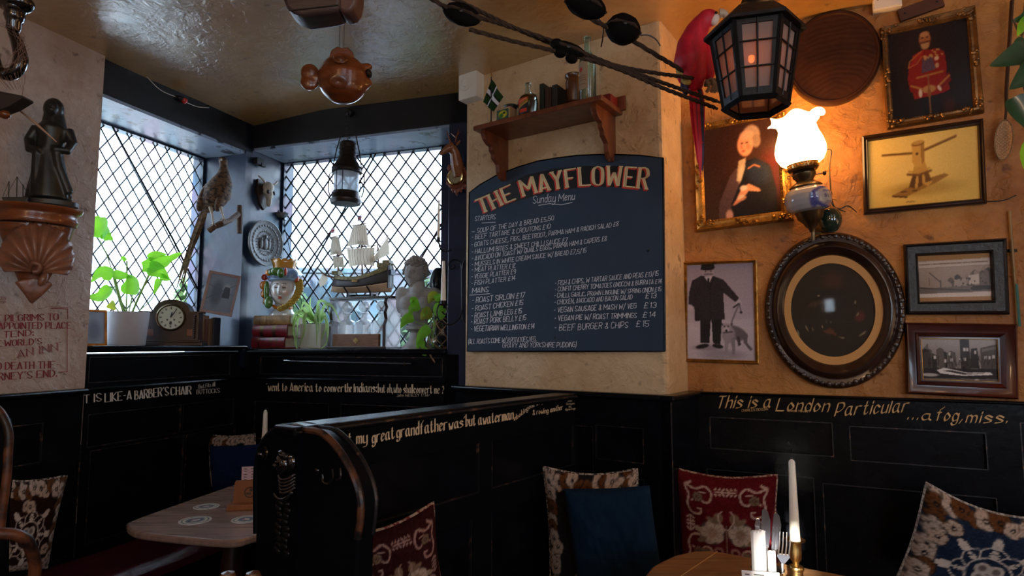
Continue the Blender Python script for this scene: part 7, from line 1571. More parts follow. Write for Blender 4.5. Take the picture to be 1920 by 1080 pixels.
def cushion(label, pc, yaw, lean, roll, w_, h_, th, im, piping, ears=.16, seed=0, sag=.0):
    """pc = centre; faces the viewer before turning"""
    R = Matrix.Translation(pc) @ Matrix.Rotation(math.radians(yaw), 4, 'Z') @ Matrix.Rotation(math.radians(lean), 4, 'X') @ Matrix.Rotation(math.radians(roll), 4, 'Y')
    n = 75; im_c = im.cols()
    def shp(u, v):
        a, b = u*2-1, 1-v*2
        pin = 1-ears*.5*(math.cos(b*PI/2)**1.2); pinv = 1-ears*.5*(math.cos(a*PI/2)**1.2)
        x = a*w_/2*pin; z = b*h_/2*pinv-sag*h_*(1-a*a)*(b > 0)*b
        e = max(0, (1-a**4)*(1-b**4)); y = th/2*(e**.5)
        wr = .012*noise.noise(Vector((a*2.2+seed, b*2.2, seed)))*e+.005*noise.noise(Vector((a*7+seed, b*5, seed)))*e
        return x, y+wr, z
    def fr(u, v): x, y, z = shp(u, v); return (x, -y, z)
    def bk(u, v): x, y, z = shp(u, v); return (x, y, z)
    cc = []
    for j in range(n+1):
        for i in range(n+1): cc.append(tuple(im_c[min(im.h-1, int(j/(n+1)*im.h)), min(im.w-1, int(i/(n+1)*im.w))]))
    c0 = pc + Vector((0, 0, -h_/2)); t = thing('cushion', label, 'cushion', c0, 'cushions on the benches')
    mb = MB(R); mb.grid(fr, n, n, cols=cc, flip=True); mb.grid(bk, 24, 24, cols=[tuple(im_c[im.h//2, im.w//2])]*625); cv = build(mb, 'cover', CLOTH, parent=t, smooth=180)
    if piping:
        pp = [shp(i/24, 0) for i in range(24)]+[shp(1, i/24) for i in range(24)]+[shp(1-i/24, 1) for i in range(24)]+[shp(0, 1-i/24) for i in range(24)]
        build(MB(R).tube([(x, 0, z) for x, y, z in pp], .0048, 7, closed=True), 'piping', piping, parent=cv)
    return t
def cord(name, c1, c2):
    m = mat(name, c1, .9, col2=c2, vs=90, lo=.48, hi=.52, bump=1, bs=300); return m
CORD1 = cord('cream_red_cord', (.42, .30, .22), (.16, .02, .02)); CORD2 = cord('cream_dark_cord', (.45, .38, .32), (.03, .025, .03)); CORD3 = cord('pale_cord', (.5, .47, .44), (.2, .17, .16))
def sz(p, w_, h_): k = kpx(p); return w_*k, h_*k
p = PB.hit(1112, 990, .30); w_, h_ = sz(p, 168, 226); cushion('cushion with pale flowers on dark cloth behind the plain blue cushion', p, -16, 6, -2, w_*1.05, h_, .12, floralpat((26, 22, 26), 4), CORD2, .10, 1, .03)
p = PB.hit(1150, 1010, .44); w_, h_ = sz(p, 160, 196); cushion('plain dark blue velvet cushion leaning under the chalkboard', p, -18, 8, -6.5, w_*1.02, h_, .12, plain((12, 36, 58), 3), None, .05, 2)
p = PR.hit(1361, 975, .21); w_, h_ = sz(p, 178, 184); cushion('red cushion with cream scrolls and two roses behind the oak table', p, -20, 7, 0, w_*1.02, h_, .12, redpat(), CORD1, .13, 3, .03)
p = PR.hit(1836, 1046, .24); w_, h_ = sz(p, 250, 240); cushion('blue cushion with floral border and medallion at the right edge', p, -12, 14, 13, w_, h_, .13, floralpat((22, 36, 58), 9, True), CORD3, .12, 4, .08)
p = PS.hit(745, 1068, .12); w_, h_ = sz(p, 150, 200); cushion('dark red scrolled cushion leaning on the settle back', p, 36, 6, -11, w_*1.18, h_, .11, redpat((46, 10, 12), (150, 120, 112)), CORD1, .14, 5, .03)
p = P2.hit(436, 866, .22); w_, h_ = sz(p, 112, 104); cushion('dark cushion with cream leaf border behind the navy cushion', p, -18, 6, -3, w_, h_, .10, floralpat((18, 18, 22), 12), CORD2, .08, 6, .02)
p = P2.hit(444, 880, .36); w_, h_ = sz(p, 100, 92); cushion('plain navy cushion on the bench behind the left table', p, -6, 8, -3, w_, h_, .11, plain((12, 30, 66), 5), None, .05, 7)
p = P1.hit(44, 985, .24); w_, h_ = sz(p, 88, 176); cushion('floral cream and brown cushion by the arm of the left settle', p, 52, 8, 5, w_*1.2, h_, .13, floralpat((34, 14, 12), 21, True, .3), CORD2, .12, 8)
# ---------------- settle fragments and chair at the left / bottom edges
t = thing('carved_armchair', 'dark wooden armchair with worn curved back edge at the left frame edge', 'armchair', onz(-20, 1300, 0))
WR = mat('worn_chair_edge', (.15, .05, .02), .45, col2=(.012, .006, .006), vs=14, lo=.42, hi=.6)
Yc = 1.75
pts = [atY(x, y, Yc) for x, y in ((-40, 752), (-12, 762), (6, 782), (16, 812), (15, 850), (12, 900), (4, 960), (0, 1003))]; build(MB().tube(smoothpts(pts, 5), .011, 10), 'back_edge', WR, parent=t)
b = MB(); q = [atY(x, y, Yc+.01) for x, y in ((-60, 770), (-12, 768), (6, 790), (12, 830), (10, 880), (2, 950), (0, 1100), (-60, 1100))]; n = len(q); b.add(q+[v+Vector((0, .03, 0)) for v in q], [tuple(range(n)), tuple(range(2*n-1, n-1, -1))]+[(i, i+n, (i+1) % n+n, (i+1) % n) for i in range(n)]); build(b, 'back_panel', BLACK, parent=t, smooth=0)
pts = [atY(x, y, Yc-.25+i*.02) for i, (x, y) in enumerate(((-40, 1000), (0, 1000), (30, 1003), (50, 1014), (60, 1035), (66, 1062), (62, 1100)))]; build(MB().tube(smoothpts(pts, 5), .014, 10), 'arm_rest', WR, parent=t)
a_ = atY(66, 1090, Yc-.15); build(MB().tube([a_, Vector((a_.x, a_.y, .02))], [.018, .022], 8), 'leg', DWOOD, parent=t)
a_ = atY(-30, 1090, Yc); build(MB().tube([a_, Vector((a_.x, a_.y, .02))], [.018, .022], 8), 'leg', DWOOD, parent=t)
t = thing('wooden_chair', 'light wooden chair whose two post tops show beside the settle end', 'chair', onz(440, 1500, 0)); CW = mat('chair_wood', (.16, .07, .03), .35, coat=.3, var=.3)
Yc = 1.62
for x, y in ((427, 1072), (474, 1072)):
    a_ = atY(x, y+12, Yc); build(MB().lathe([(.012, -.02), (.020, .0), (.022, .012), (.016, .024), (0, .028)], 16, a_-Vector((0, 0, .010))), 'post_finial', CW, parent=t); build(MB().tube([a_-Vector((0, 0, .02)), Vector((a_.x, a_.y, .0))], [.013, .018], 8), 'post', CW, parent=t)
a_, b_ = atY(427, 1100, Yc), atY(474, 1100, Yc); build(MB().tube([a_, b_], .012, 8), 'back_rail', CW, parent=t)
sc_ = (a_+b_)/2+Vector((-.05, -.2, 0)); build(MB().lathe([(.17, .43), (.18, .44), (.18, .46), (0, .465)], 28, (sc_.x, sc_.y, 0)), 'seat', CW, parent=t); 
for dx in (-.12, .12): build(MB().tube([(sc_.x+dx, sc_.y-.1, .44), (sc_.x+dx*1.2, sc_.y-.13, 0)], [.016, .012], 8), 'leg', CW, parent=t)
# ================================================================ HANGING IN FRONT
def ropetube(mb, pts, r, n=6):
    pts = smoothpts(pts, 10); mb.tube(pts, r*.75, n); L = 0
    up = Vector((0, 0, 1)); N_ = 12
    full = []
    for a, b in zip(pts, pts[1:]):
        m = max(1, int((b-a).length/(r*1.1)))
        for i in range(m): full.append(a.lerp(b, i/m))
    for s in range(3):
        vs = []
        for i, p in enumerate(full):
            t_ = (full[min(i+1, len(full)-1)]-full[max(0, i-1)]).normalized(); e = t_.cross(up).normalized(); g_ = t_.cross(e); a = i*.75+s*2*PI/3
            vs.append(p+(e*math.cos(a)+g_*math.sin(a))*r*.55)
        mb.tube(vs, r*.55, 5)
    return mb
YR = 1.75
def rope(label, pts, r=.0062):
    q = [atY(x, y, Y) for x, y, Y in pts]; mb = ropetube(MB(), q, r); o = build(mb, 'hanging_rope', ROPE, smooth=60); setp(o, label, 'rope', 'rigging ropes across the upper right')
rope('top rope of the rigging running from the upper edge to the parrot', [(770, -40, 1.62), (868, 6, 1.65), (960, 50, 1.68), (1060, 92, 1.72), (1150, 122, 1.76), (1250, 140, 1.84), (1350, 152, 1.92)])
rope('middle rope passing over the deadeye block toward the black lantern', [(780, -20, 1.6), (838, 14, 1.62), (890, 30, 1.62), (980, 58, 1.66), (1060, 86, 1.70), (1150, 122, 1.74), (1250, 158, 1.82), (1350, 192, 1.90)])
rope('lowest rope under the long black block, ending below the parrot', [(880, 55, 1.63), (960, 77, 1.65), (1040, 96, 1.68), (1150, 126, 1.72), (1250, 168, 1.79), (1345, 204, 1.86)])
rope('thick rope behind the two round black blocks, leading to the parrot feet', [(1060, 0, 1.80), (1110, 36, 1.81), (1175, 70, 1.83), (1250, 115, 1.86), (1330, 162, 1.94)], .0072)
def blk(label, x, y, Y, rx, rz, ry, rot, extra=None):
    M = PXF(atY(x, y, Y), 0) @ Matrix.Rotation(math.radians(rot), 4, 'Y'); t = thing('pulley_block', label, 'pulley block', M.translation, 'black blocks on the ropes')
    b = MB(M); b.ell((0, 0, 0), (rx, ry, rz), 24, fn=lambda d: 1+.06*noise.noise(d*2.5)); build(b, 'shell', BLOCKM, parent=t, smooth=180)
    b = MB(M); b.tube([(-rx*1.02, 0, 0), (-rx*.5, -ry*.9, rz*.1), (rx*.5, -ry*.9, rz*.1), (rx*1.02, 0, 0)], 3.2, 6); build(b, 'strop', ROPE, parent=t, smooth=60)
    b = MB(M); b.lathe([(4, 0), (4, 2), (0, 3)], 10, (0, -ry, 0), R=RY); build(b, 'pin', IRON, parent=t)
    return t, M
blk('long black wooden pulley block on the ropes at the upper left', 866, 27, 1.63, 37, 21, 14, 20)
blk('large round black block cut by the top edge of the picture', 1098, 10, 1.80, 40, 24, 22, 22); blk('round black wooden block hanging above the menu shelf', 1168, 55, 1.83, 33, 29, 24, 15)
t, M = blk('small black deadeye cluster lashed where the ropes meet', 1065, 92, 1.69, 34, 13, 11, 18)
for dx, dz in ((-12, -14), (12, -18), (-22, 2)): build(MB(M).ell((dx, -4, dz), (12, 9, 9), 14), 'deadeye', BLOCKM, parent=t)
for pts in ([(1122, 34), (1131, 50), (1130, 70), (1127, 88)], [(1200, 66), (1216, 66), (1230, 74), (1238, 86)]):
    o = build(MB().tube(smoothpts([atY(x, y, 1.82) for x, y in pts], 5), .0022, 5), 'loose_cord', IRON); setp(o, 'thin loose cord drooping from the ' + ('large block at the top edge' if pts[0][0] < 1150 else 'round block above the shelf'), 'cord')
# parrot
PRED = mat('macaw_red', (.75, .012, .045), .55, var=.5, vs=14, bump=.8, bs=50, aniso=(1.5, 1.5, .5)); PYEL = mat('macaw_yellow', (.65, .48, .12), .6, var=.3); PBLU = mat('macaw_blue', (.02, .025, .09), .5, var=.4); PWHT = mat('macaw_face', (.75, .62, .55), .6)
pp = atY(1305, 120, 1.90); M = PXF(pp, 0); t = thing('red_parrot', 'red ornamental macaw perched on the ropes behind the black lantern', 'parrot', pp)
b = MB(M); b.tube([(16, 0, 84), (4, 0, 66), (-6, 2, 40), (-8, 2, 8), (-2, 4, -24), (2, 6, -48)], [17, 21, 27, 33, 25, 11], 20); b.ell((24, -4, 86), (21, 18, 18), 18); build(b, 'body', PRED, parent=t, remesh=.005, smit=4)
build(MB(M).ell((-20, 8, 8), (15, 12, 44), 18, Matrix.Rotation(.12, 3, 'Y')), 'wing', PRED, parent=t, smooth=180)
build(MB(M).ell((22, -4, 5), (13, 16, 40), 18, Matrix.Rotation(-.08, 3, 'Y')), 'wing', PRED, parent=t, smooth=180)
b = MB(M); b.ell((-30, 0, -14), (7, 8, 16), 12, Matrix.Rotation(-.4, 3, 'Y')); b.ell((-20, -4, -34), (11, 8, 9), 12, Matrix.Rotation(.5, 3, 'Y')); build(b, 'yellow_band', PYEL, parent=t); build(MB(M).ell((-22, 2, -46), (7, 7, 14), 12, Matrix.Rotation(-.3, 3, 'Y')), 'blue_wing_tip', PBLU, parent=t)
build(MB(M).ell((32, -13, 82), (10, 8, 14), 16), 'face_patch', PWHT, parent=t); b = MB(M); b.tube(smoothpts([(42, -12, 92), (52, -14, 90), (56, -14, 76), (50, -14, 66)], 5), [9, 9, 8.6, 8, 7.5, 7, 6.2, 5.6, 5, 4.4, 3.8, 3, 2.4, 1.6, .8, .5], 12); build(b, 'beak', mat('beak_horn', (.5, .4, .3), .4), parent=t)
build(MB(M).ell((33, -23, 88), (2.6, 2, 2.6), 10), 'eye', SIGNK, parent=t)
for i, (x0, x1, L, m) in enumerate(((-2, 4, -216, PRED), (6, 8, -206, PBLU), (-8, 0, -190, PRED), (2, 3, -170, PBLU), (10, 10, -150, PRED))):
    leaf(t, M, [(x0, 4+i, -44), ((x0+x1)/2, 6+i, -110), (x1, 6+i, (L-80)/2-20), (x1, 6, L)], 6.5, 'strap', m, .25, 'tail_feather')
for x in (30, 18):
    b = MB(M)
    for dy, dz in ((-8, 0), (0, 4), (6, -2)): b.tube(smoothpts([(x-4, -8, -44), (x+4+dy, -16, -40+dz), (x+8+dy, -17, -52+dz), (x+4+dy, -12, -60)], 4), 3, 7)
    build(b, 'claw', mat('claw_grey', (.22, .15, .11), .6), parent=t, kind='stuff')
# hexagonal black lantern
pl_ = atY(1417, 212, 1.62); M = PXF(pl_, 0, 1.0); LB = None
t = thing('black_hex_lantern', 'large black six-sided iron lantern with frosted panes and a small orange glow', 'lantern', pl_)
LB = mat('lantern_black', (.006, .006, .008), .45, bump=.4, bs=70, spec=.3)
FR = bpy.data.materials.new('seeded_glass'); FR.use_nodes = True; nt = FR.node_tree; N = nt.nodes; L = nt.links; pb_ = N['Principled BSDF']; pb_.inputs['Base Color'].default_value = (.55, .48, .44, 1); pb_.inputs['Roughness'].default_value = .35
tn = N.new('ShaderNodeTexNoise'); tn.inputs['Scale'].default_value = 160; bpn = N.new('ShaderNodeBump'); bpn.inputs['Strength'].default_value = .8; bpn.inputs['Distance'].default_value = .002; L.new(tn.outputs['Fac'], bpn.inputs['Height']); L.new(bpn.outputs[0], pb_.inputs['Normal'])
tl_ = N.new('ShaderNodeBsdfTranslucent'); tl_.inputs[0].default_value = (.75, .66, .6, 1); tp_ = N.new('ShaderNodeBsdfTransparent'); tp_.inputs[0].default_value = (.8, .74, .7, 1); m1 = N.new('ShaderNodeMixShader'); m1.inputs[0].default_value = .45; m2 = N.new('ShaderNodeMixShader'); m2.inputs[0].default_value = .25
L.new(pb_.outputs[0], m1.inputs[1]); L.new(tl_.outputs[0], m1.inputs[2]); L.new(m1.outputs[0], m2.inputs[1]); L.new(tp_.outputs[0], m2.inputs[2]); L.new(m2.outputs[0], N['Material Output'].inputs[0])
RB0, RB1, H0, H1 = 56, 78, 16, 158
def hexp(r, k, z, a0=0): a = a0+PI/3*k; return Vector((r*math.cos(a), r*math.sin(a), z))
A0 = math.radians(-90-30-17)
for k in range(6):
    b = MB(M); b.tube([hexp(RB0, k, H0, A0), hexp(RB1, k, H1, A0)], 5.0, 4); build(b, 'corner_post', LB, parent=t, smooth=0)
    a0_, a1_, b0_, b1_ = hexp(RB0-2, k, H0, A0), hexp(RB0-2, k+1, H0, A0), hexp(RB1-2, k, H1, A0), hexp(RB1-2, k+1, H1, A0)
    def q(u, v, o=0): p = (a0_*(1-u)+a1_*u)*(1-v)+(b0_*(1-u)+b1_*u)*v; d = ((a0_+a1_)/2); d.z = 0; return p+d.normalized()*o
    MBp = MB(M); MBp.add([q(.04, .02, -1), q(.96, .02, -1), q(.96, .98, -1), q(.04, .98, -1), q(.04, .02, 0), q(.96, .02, 0), q(.96, .98, 0), q(.04, .98, 0)], [(3, 2, 1, 0), (4, 5, 6, 7), (0, 1, 5, 4), (1, 2, 6, 5), (2, 3, 7, 6), (3, 0, 4, 7)]); pn = build(MBp, 'pane', FR, parent=t, smooth=0)
    g_ = MB(M)
    for v in (.36, .68): g_.tube([q(.05, v, 3), q(.95, v, 3)], 1.9, 6)
    g_.tube([q(.5, .03, 3), q(.5, .97, 3)], 1.9, 6)
    for v0, v1 in ((.0, .10), (.90, 1.0)): g_.add([q(.02, v0, 3.5), q(.98, v0, 3.5), q(.98, v1, 3.5), q(.02, v1, 3.5), q(.02, v0, 0), q(.98, v0, 0), q(.98, v1, 0), q(.02, v1, 0)], [(0, 1, 2, 3), (0, 4, 5, 1), (2, 6, 7, 3), (1, 5, 6, 2), (3, 7, 4, 0)])
    for u0, u1 in ((.02, .14), (.86, .98)): g_.add([q(u0, .05, 3.4), q(u1, .05, 3.4), q(u1, .95, 3.4), q(u0, .95, 3.4), q(u0, .05, 0), q(u1, .05, 0), q(u1, .95, 0), q(u0, .95, 0)], [(0, 1, 2, 3), (0, 4, 5, 1), (2, 6, 7, 3), (1, 5, 6, 2), (3, 7, 4, 0)])
    build(g_, 'pane_frame', LB, parent=pn, smooth=0)
b = MB(M)
for k in range(6): b.tube([hexp(RB0+1, k, H0-4, A0), hexp(RB0+1, k+1, H0-4, A0)], 6, 4)
build(b, 'bottom_ring', LB, parent=t, smooth=0)
b = MB(M); vs = [hexp(r, k, z_, A0) for r, z_ in ((92, H1-6), (92, H1), (58, H1+32), (26, H1+52), (20, H1+70)) for k in range(6)]; b.add(vs, [(i*6+k, i*6+(k+1) % 6, (i+1)*6+(k+1) % 6, (i+1)*6+k) for i in range(4) for k in range(6)]+[tuple(range(24, 30)), tuple(range(5, -1, -1))]); build(b, 'roof', LB, parent=t, smooth=0)
BUL = bpy.data.materials.new('glowing_bulb'); BUL.use_nodes = True; q_ = BUL.node_tree.nodes['Principled BSDF']; q_.inputs['Emission Color'].default_value = (1, .18, .03, 1); q_.inputs['Emission Strength'].default_value = 22; q_.inputs['Base Color'].default_value = (.8, .2, .05, 1)
build(MB(M).ell((-14, -20, 96), (6, 6, 8), 16), 'bulb', BUL, parent=t); build(MB(M).tube([(-14, -20, 102), (-14, -20, H1)], 4, 8), 'bulb_holder', LB, parent=t)
tc2 = M @ Vector((0, 0, H1+68)); build(MB().tube([tc2, Vector((tc2.x, tc2.y, CEIL))], .007, 8), 'hanging_rod', LB, parent=t)
# wooden block, fish
pw = atY(608, 22, 1.45); M = PXF(pw, 0); t = thing('hull_block', 'dark wooden rounded block hanging at the top edge above the fish', 'block', pw); WB = mat('weathered_wood', (.075, .045, .04), .5, var=.5, vs=6, aniso=(1, 1, 6), bump=.4)
b = MB(M); prof = [(-70, 60), (-68, 30), (-62, 6), (-52, -10), (-34, -22), (30, -14), (48, -8)]; 
b.prism([(-72, 40), (-68, 10), (-60, -8), (-48, -18), (-30, -24), (20, -17), (36, -12), (42, 40)], -30, 26); build(b, 'block_body', WB, parent=t, smooth=30, bevel=.008)
b = MB(M); b.prism([(30, 40), (34, -10), (44, -16), (58, -12), (66, 2), (69, 20), (69, 40)], -26, 24); build(b, 'end_cheek', mat('weathered_cheek', (.13, .065, .055), .45, var=.4), parent=t, smooth=30, bevel=.008)
build(MB(M).box((-10, -31, -10), (90, 2, 2), Matrix.Rotation(-.12, 3, 'Y')), 'seam', IRON, parent=t, smooth=0)
b = MB()
for dx in (-40, 40): a_ = M @ Vector((dx, 0, 36)); b.tube([a_, Vector((a_.x, a_.y, CEIL))], .004, 6)
build(b, 'hanging_cord', ROPE, parent=t, kind='stuff')
pf = atY(641, 145, 2.35); M = PXF(pf, 10); t = thing('carved_fish', 'carved orange-brown wooden fish hanging on threads below the ceiling', 'fish carving', pf)
b = MB(M); b.ell((2, 0, -4), (46, 34, 47), 32, fn=lambda d: 1+.03*math.sin(d.z*9)*max(0, -d.y)); b.tube(smoothpts([(34, 0, 14), (46, 0, 20), (50, 0, 18)], 4), [14, 13, 12, 11.5, 11, 10.5, 10, 9, 8], 14); b.tube([(30, 0, -14), (44, 0, -8), (54, 0, -4)], [16, 11, 6], 14); build(b, 'body', CARVED, parent=t, remesh=.005, smit=4)
build(MB(M).ell((48, -1, 9), (7, 14, 9), 16), 'mouth_hole', SIGNK, parent=t)
b = MB(M); b.prism([(-24, 36), (-20, 50), (-10, 58), (0, 56), (10, 58), (20, 48), (22, 36), (0, 30)], -4, 4); build(b, 'dorsal_fin', CARVED, parent=t, smooth=30, bevel=.004)
b = MB(M); b.ell((-58, 0, 4), (17, 7, 18), 18); b.ell((-58, 0, -14), (17, 7, 16), 18); b.ell((-44, 0, -4), (14, 7, 10), 12); build(b, 'tail_fin', CARVED, parent=t, remesh=.005, smit=2)
b = MB(M); b.lathe([(12, -2), (13.5, 1), (12, 3), (9, 2), (8, 0), (5, 3), (0, 4)], 24, (0, -30, 22), R=RY @ Matrix.Rotation(-.5, 3, 'X')); build(b, 'eye', CARVED, parent=t); b = MB(M); b.lathe([(16, -2), (16, 2), (12, 3), (0, 1)], 20, (-2, -32, -22), R=RY @ Matrix.Rotation(.4, 3, 'X'), sy=.7); build(b, 'side_fin', CARVED, parent=t)
b = MB()
for dx in (-6, 2): a_ = M @ Vector((dx, 0, 54)); b.tube([a_, Vector((a_.x, a_.y, CEIL+.0))], .0012, 5)
build(b, 'hanging_thread', ROPE, parent=t, kind='stuff')
# hook, net and float at the top left
Yh = 1.55; MH = lambda x, y: PXF(atY(x, y, Yh), 0)
M = MH(28, 20); t = thing('cargo_hook', 'black iron cargo hook and swivel block wrapped in fine netting, top left', 'hook', M.translation); GLI = mat('gloss_iron', (.006, .006, .007), .18, coat=.8)
b = MB(M); b.ell((0, 0, 14), (33, 24, 18), 20); b.lathe([(14, -18), (17, -12), (16, -4), (20, 2), (20, 8)], 20); b.lathe([(9, -42), (12, -36), (12, -24), (15, -18)], 20); build(b, 'swivel', GLI, parent=t)
b = MB(M); hp = smoothpts([(-4, 0, -40), (6, 0, -56), (14, 0, -78), (18, 0, -98), (10, 0, -118), (-8, 0, -124), (-24, 0, -114), (-30, 0, -94), (-28, 0, -80)], 5); b.tube(hp, [6+6*math.sin(PI*min(1, i/len(hp)*1.1))**.6 if i/len(hp) < .9 else 6*(1-i/len(hp))*10*.9+1 for i in range(len(hp))], 12); build(b, 'hook', GLI, parent=t)
a_ = M @ Vector((0, 0, 28)); build(MB().tube([a_, Vector((a_.x, a_.y, CEIL))], .012, 8), 'hanger', GLI, parent=t)
NETM = mat('net_thread', (.20, .12, .09), .9); b = MB(M); rd = random.Random(6)
for i in range(34):
    a0 = rd.uniform(-.4, 2.4); R_n = 38; c0 = Vector((-8, -4, -80)); p0 = c0+Vector((R_n*1.1*math.sin(a0), rd.uniform(-12, 4), R_n*1.25*math.cos(a0))); a1 = a0+rd.uniform(.5, 1.6); p1 = c0+Vector((R_n*1.1*math.sin(a1), rd.uniform(-12, 4), R_n*1.25*math.cos(a1))); b.tube(smoothpts([p0, (p0+p1)/2+Vector((rd.uniform(-4, 4), -6, rd.uniform(-4, 4))), p1], 3), .35, 4)
for i in range(12): b.tube([(-30+i*5, -8, -118+rd.uniform(-8, 8)), (4+i*2.6, -8, -152-rd.uniform(0, 10))], .35, 4)
build(b, 'net', NETM, parent=t, kind='stuff')
M = MH(10, 190); tn_ = thing('net_boat', 'dark little boat-shaped wooden piece hanging in the net at top left', 'model', M.translation)
b = MB(M); b.prism([(-40, 22), (42, 6), (44, 2), (20, -14), (-10, -26), (-40, -30)], -14, 14); build(b, 'hull', mat('dusty_dark_wood', (.03, .022, .02), .7, var=.5), parent=tn_, smooth=0, bevel=.006); build(MB(M).ell((6, -6, -28), (10, 9, 8), 14), 'float_knob', CARVED, parent=tn_); build(MB(M).tube([(30, 0, 8), (34, 0, 40), (32, 0, 70)], .5, 5), 'net_cord', NETM, parent=tn_)
o = build(MB().tube([atY(28, 200, 1.6), atY(68, 232, 1.6), atY(106, 266, 1.6)], [.0022, .0034, .0012], 7), 'wooden_spike', mat('pale_spike', (.42, .26, .18), .6)); setp(o, 'thin pale pointed wooden stick slanting across the bronze statue', 'stick')
# pale statue, shell bracket, tiny ship
pb2 = P1.hit(72, 388, .16); M = PXF(pb2, 38); kS = 1
tb2 = thing('shell_bracket', 'carved wooden wall bracket with a large scallop shell below the statue', 'bracket', P1.hit(72, 570, .03))
zt = -2
b = MB(M); b.lathe([(60, -34), (64, -26), (60, -20), (62, -12), (68, -8), (70, -2), (0, -2)], 40, sy=.75); build(b, 'bracket_shelf', CARVED, parent=tb2, smooth=50)
b = MB(M); b.lathe([(18, -150), (34, -110), (52, -60), (58, -36)], 32, sy=.5); build(b, 'bracket_core', CARVED, parent=tb2, smooth=50)
def shell(u, v):
    a = (u-.5)*PI*.98; rr = v; lob = 1+.045*abs(math.sin(u*PI*11))**.5*v
    if v > 0: pass
    R_s = (72-27*(abs(a)/1.54)**2.2)*rr*lob; x = R_s*math.sin(a)*.98; z = -128+ R_s*math.cos(a)*1.28*(1 if abs(a) < 1.5 else .8)
    y = -22-16*math.sin(PI*min(1, v*.9+.05))-3.0*math.cos(u*PI*22)*v
    return (x+4, y, z)
b = MB(M); b.grid(shell, 132, 14, flip=True); build(b, 'scallop_shell', SHELLW, parent=tb2, smooth=180, solid=.006)
b = MB(M); b.tube(smoothpts([(-8, -30, -120), (-2, -38, -110), (8, -38, -114), (6, -36, -124), (-2, -36, -126)], 5), 5, 10); b.ell((14, -34, -138), (7, 6, 14), 12, Matrix.Rotation(.3, 3, 'Y')); build(b, 'shell_umbo', SHELLW, parent=tb2)
b = MB(M)
for i in range(9):
    a = (i-4)*.20; b.tube([(2+34*math.sin(a)*1.0, -24, -136-6*abs(i-4)*.3), (2+16*math.sin(a), -22, -162), (0, -18, -182)], [5, 4.5, 2], 8)
build(b, 'shell_base', SHELLW, parent=tb2, remesh=.005)
M = PXF(P1.hit(88, 386, .15), 20); t = thing('bronze_statue', 'dark bronze robed woman statue standing on the shell bracket', 'statue', M.translation)
build(MB(M).lathe([(50, 0), (50, 8), (38, 11), (34, 18), (0, 20)], 32, sy=.6), 'plinth', BRONZE, parent=t, smooth=50)
b = MB(M); b.tube([(2, 0, 12), (0, 0, 60), (-2, 0, 100), (0, 0, 128), (-1, 0, 148), (0, 0, 160)], [31, 27, 22, 21, 25, 16], 20)
for i in range(12): a = i*PI/6; b.tube([(34*math.cos(a)+2, 20*math.sin(a), 12), (24*math.cos(a)+3*math.sin(i), 17*math.sin(a), 60), (15*math.cos(a), 13*math.sin(a), 112)], [5, 4.5, 3], 7)
b.tube([(24, 0, 148), (34, -2, 124), (30, -14, 104), (10, -22, 104)], [11, 9, 8, 6], 10); b.tube([(-22, 0, 148), (-34, -2, 122), (-28, -14, 102), (-6, -22, 100)], [11, 9, 8, 6], 10); b.tube([(12, -18, 110), (20, -16, 70), (36, -8, 24)], [7, 8, 9], 8); b.tube([(-16, -16, 100), (-14, -18, 60), (-14, -16, 20)], [8, 9, 9], 8)
build(b, 'robed_body', BRONZE, parent=t, remesh=.005, smit=3)
b = MB(M); head(b, (-2, -4, 186), (12.5, 14, 18), Matrix.Rotation(.2, 3, 'X'), n=64, amp=1.8); b.tube([(-1, 2, 150), (-1, 0, 176)], [11, 9], 12); build(b, 'head', BRONZE, parent=t, smooth=180); b = MB(M); b.ell((-1, 4, 188), (17, 16, 22), 18); b.tube([(-1, 8, 180), (0, 8, 150)], [16, 22], 14); build(b, 'veil', BRONZE, parent=t, remesh=.006, smit=2)
M = PXF(P1.hit(28, 386, .13), 20); t = thing('tiny_ship', 'tiny dark sailing ship ornament beside the bronze statue', 'model ship', M.translation)
b = MB(M); b.prism([(-20, 14), (22, 18), (18, 4), (8, 0), (-14, 0)], -5, 5); build(b, 'hull', BRONZE, parent=t, smooth=0, bevel=.003)
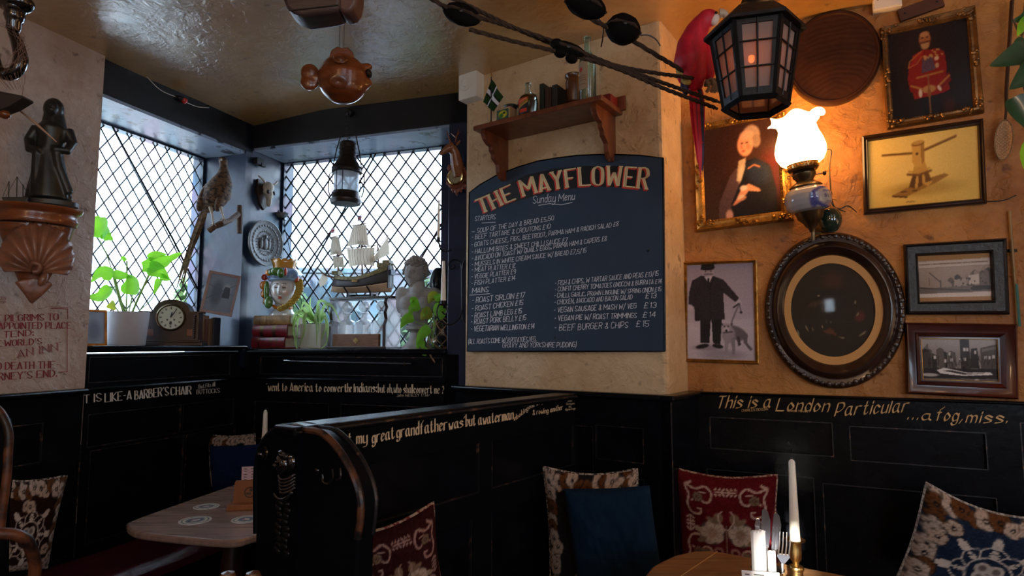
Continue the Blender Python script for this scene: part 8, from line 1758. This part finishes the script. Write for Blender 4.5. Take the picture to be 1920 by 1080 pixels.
for x, h_ in ((-10, 46), (2, 56), (12, 42)): build(MB(M).tube([(x, 0, 8), (x-2, 0, h_)], .9, 6), 'mast', BRONZE, parent=t)
b = MB(M)
for q0, q1 in (((-12, 0, 46), (-20, 0, 14)), ((0, 0, 56), (22, 0, 18)), ((0, 0, 56), (-16, 0, 14)), ((10, 0, 42), (22, 0, 18))): b.tube([q0, q1], .35, 4)
build(b, 'rigging', BRONZE, parent=t, kind='stuff')
# trailing pothos at the right edge
pp = atY(1935, 130, 1.75); M = PXF(pp, 0); t = thing('hanging_pothos', 'dark green pothos leaves trailing down the right edge of the picture', 'plant', pp)
Z = lambda x, y: (x-1935, 130-y)
for q in ([(1945, -60), (1925, 60), (1918, 130), (1928, 220), (1935, 330), (1940, 420)], [(1950, 0), (1926, 60), (1910, 30)]): build(MB(M).tube(smoothpts([(Z(x, y)[0], 4, Z(x, y)[1]) for x, y in q], 6), 1.8, 6), 'vine', mat('vine_stem', (.12, .06, .03), .8), parent=t)
for (q, w_, m, dy) in (([(1925, 92), (1895, 108), (1855, 124)], 22, LEAFD, 0), ([(1935, 80), (1915, 96), (1893, 112)], 24, LEAFD, 6), ([(1945, 120), (1915, 146), (1884, 172)], 24, LEAFD, -6), ([(1905, 168), (1880, 196), (1898, 250), (1918, 262)][:0] or [(1884, 190), (1900, 222), (1926, 262)], 26, LEAFD, -10), ([(1935, 274), (1912, 300), (1912, 342)], 26, LEAFG, -4), ([(1940, 30), (1922, 46), (1912, 66)], 12, LEAFG, 0), ([(1950, 10), (1930, 28), (1905, 34)], 12, LEAFD, 4), ([(1940, 520), (1918, 512), (1902, 506)], 9, LEAFG, 0)):
    leaf(t, M, [(Z(x, y)[0], dy, Z(x, y)[1]) for x, y in q], w_, 'heart', m, .3)
build(MB(M).lathe([(40, 190), (55, 240), (58, 250), (54, 250)], 28, (60, 0, 0)), 'hanging_pot', mat('terracotta', (.3, .12, .06), .7), parent=t); a_ = M @ Vector((60, 0, 250)); build(MB().tube([a_, Vector((a_.x, a_.y, CEIL))], .003, 6), 'pot_cord', ROPE, parent=t)
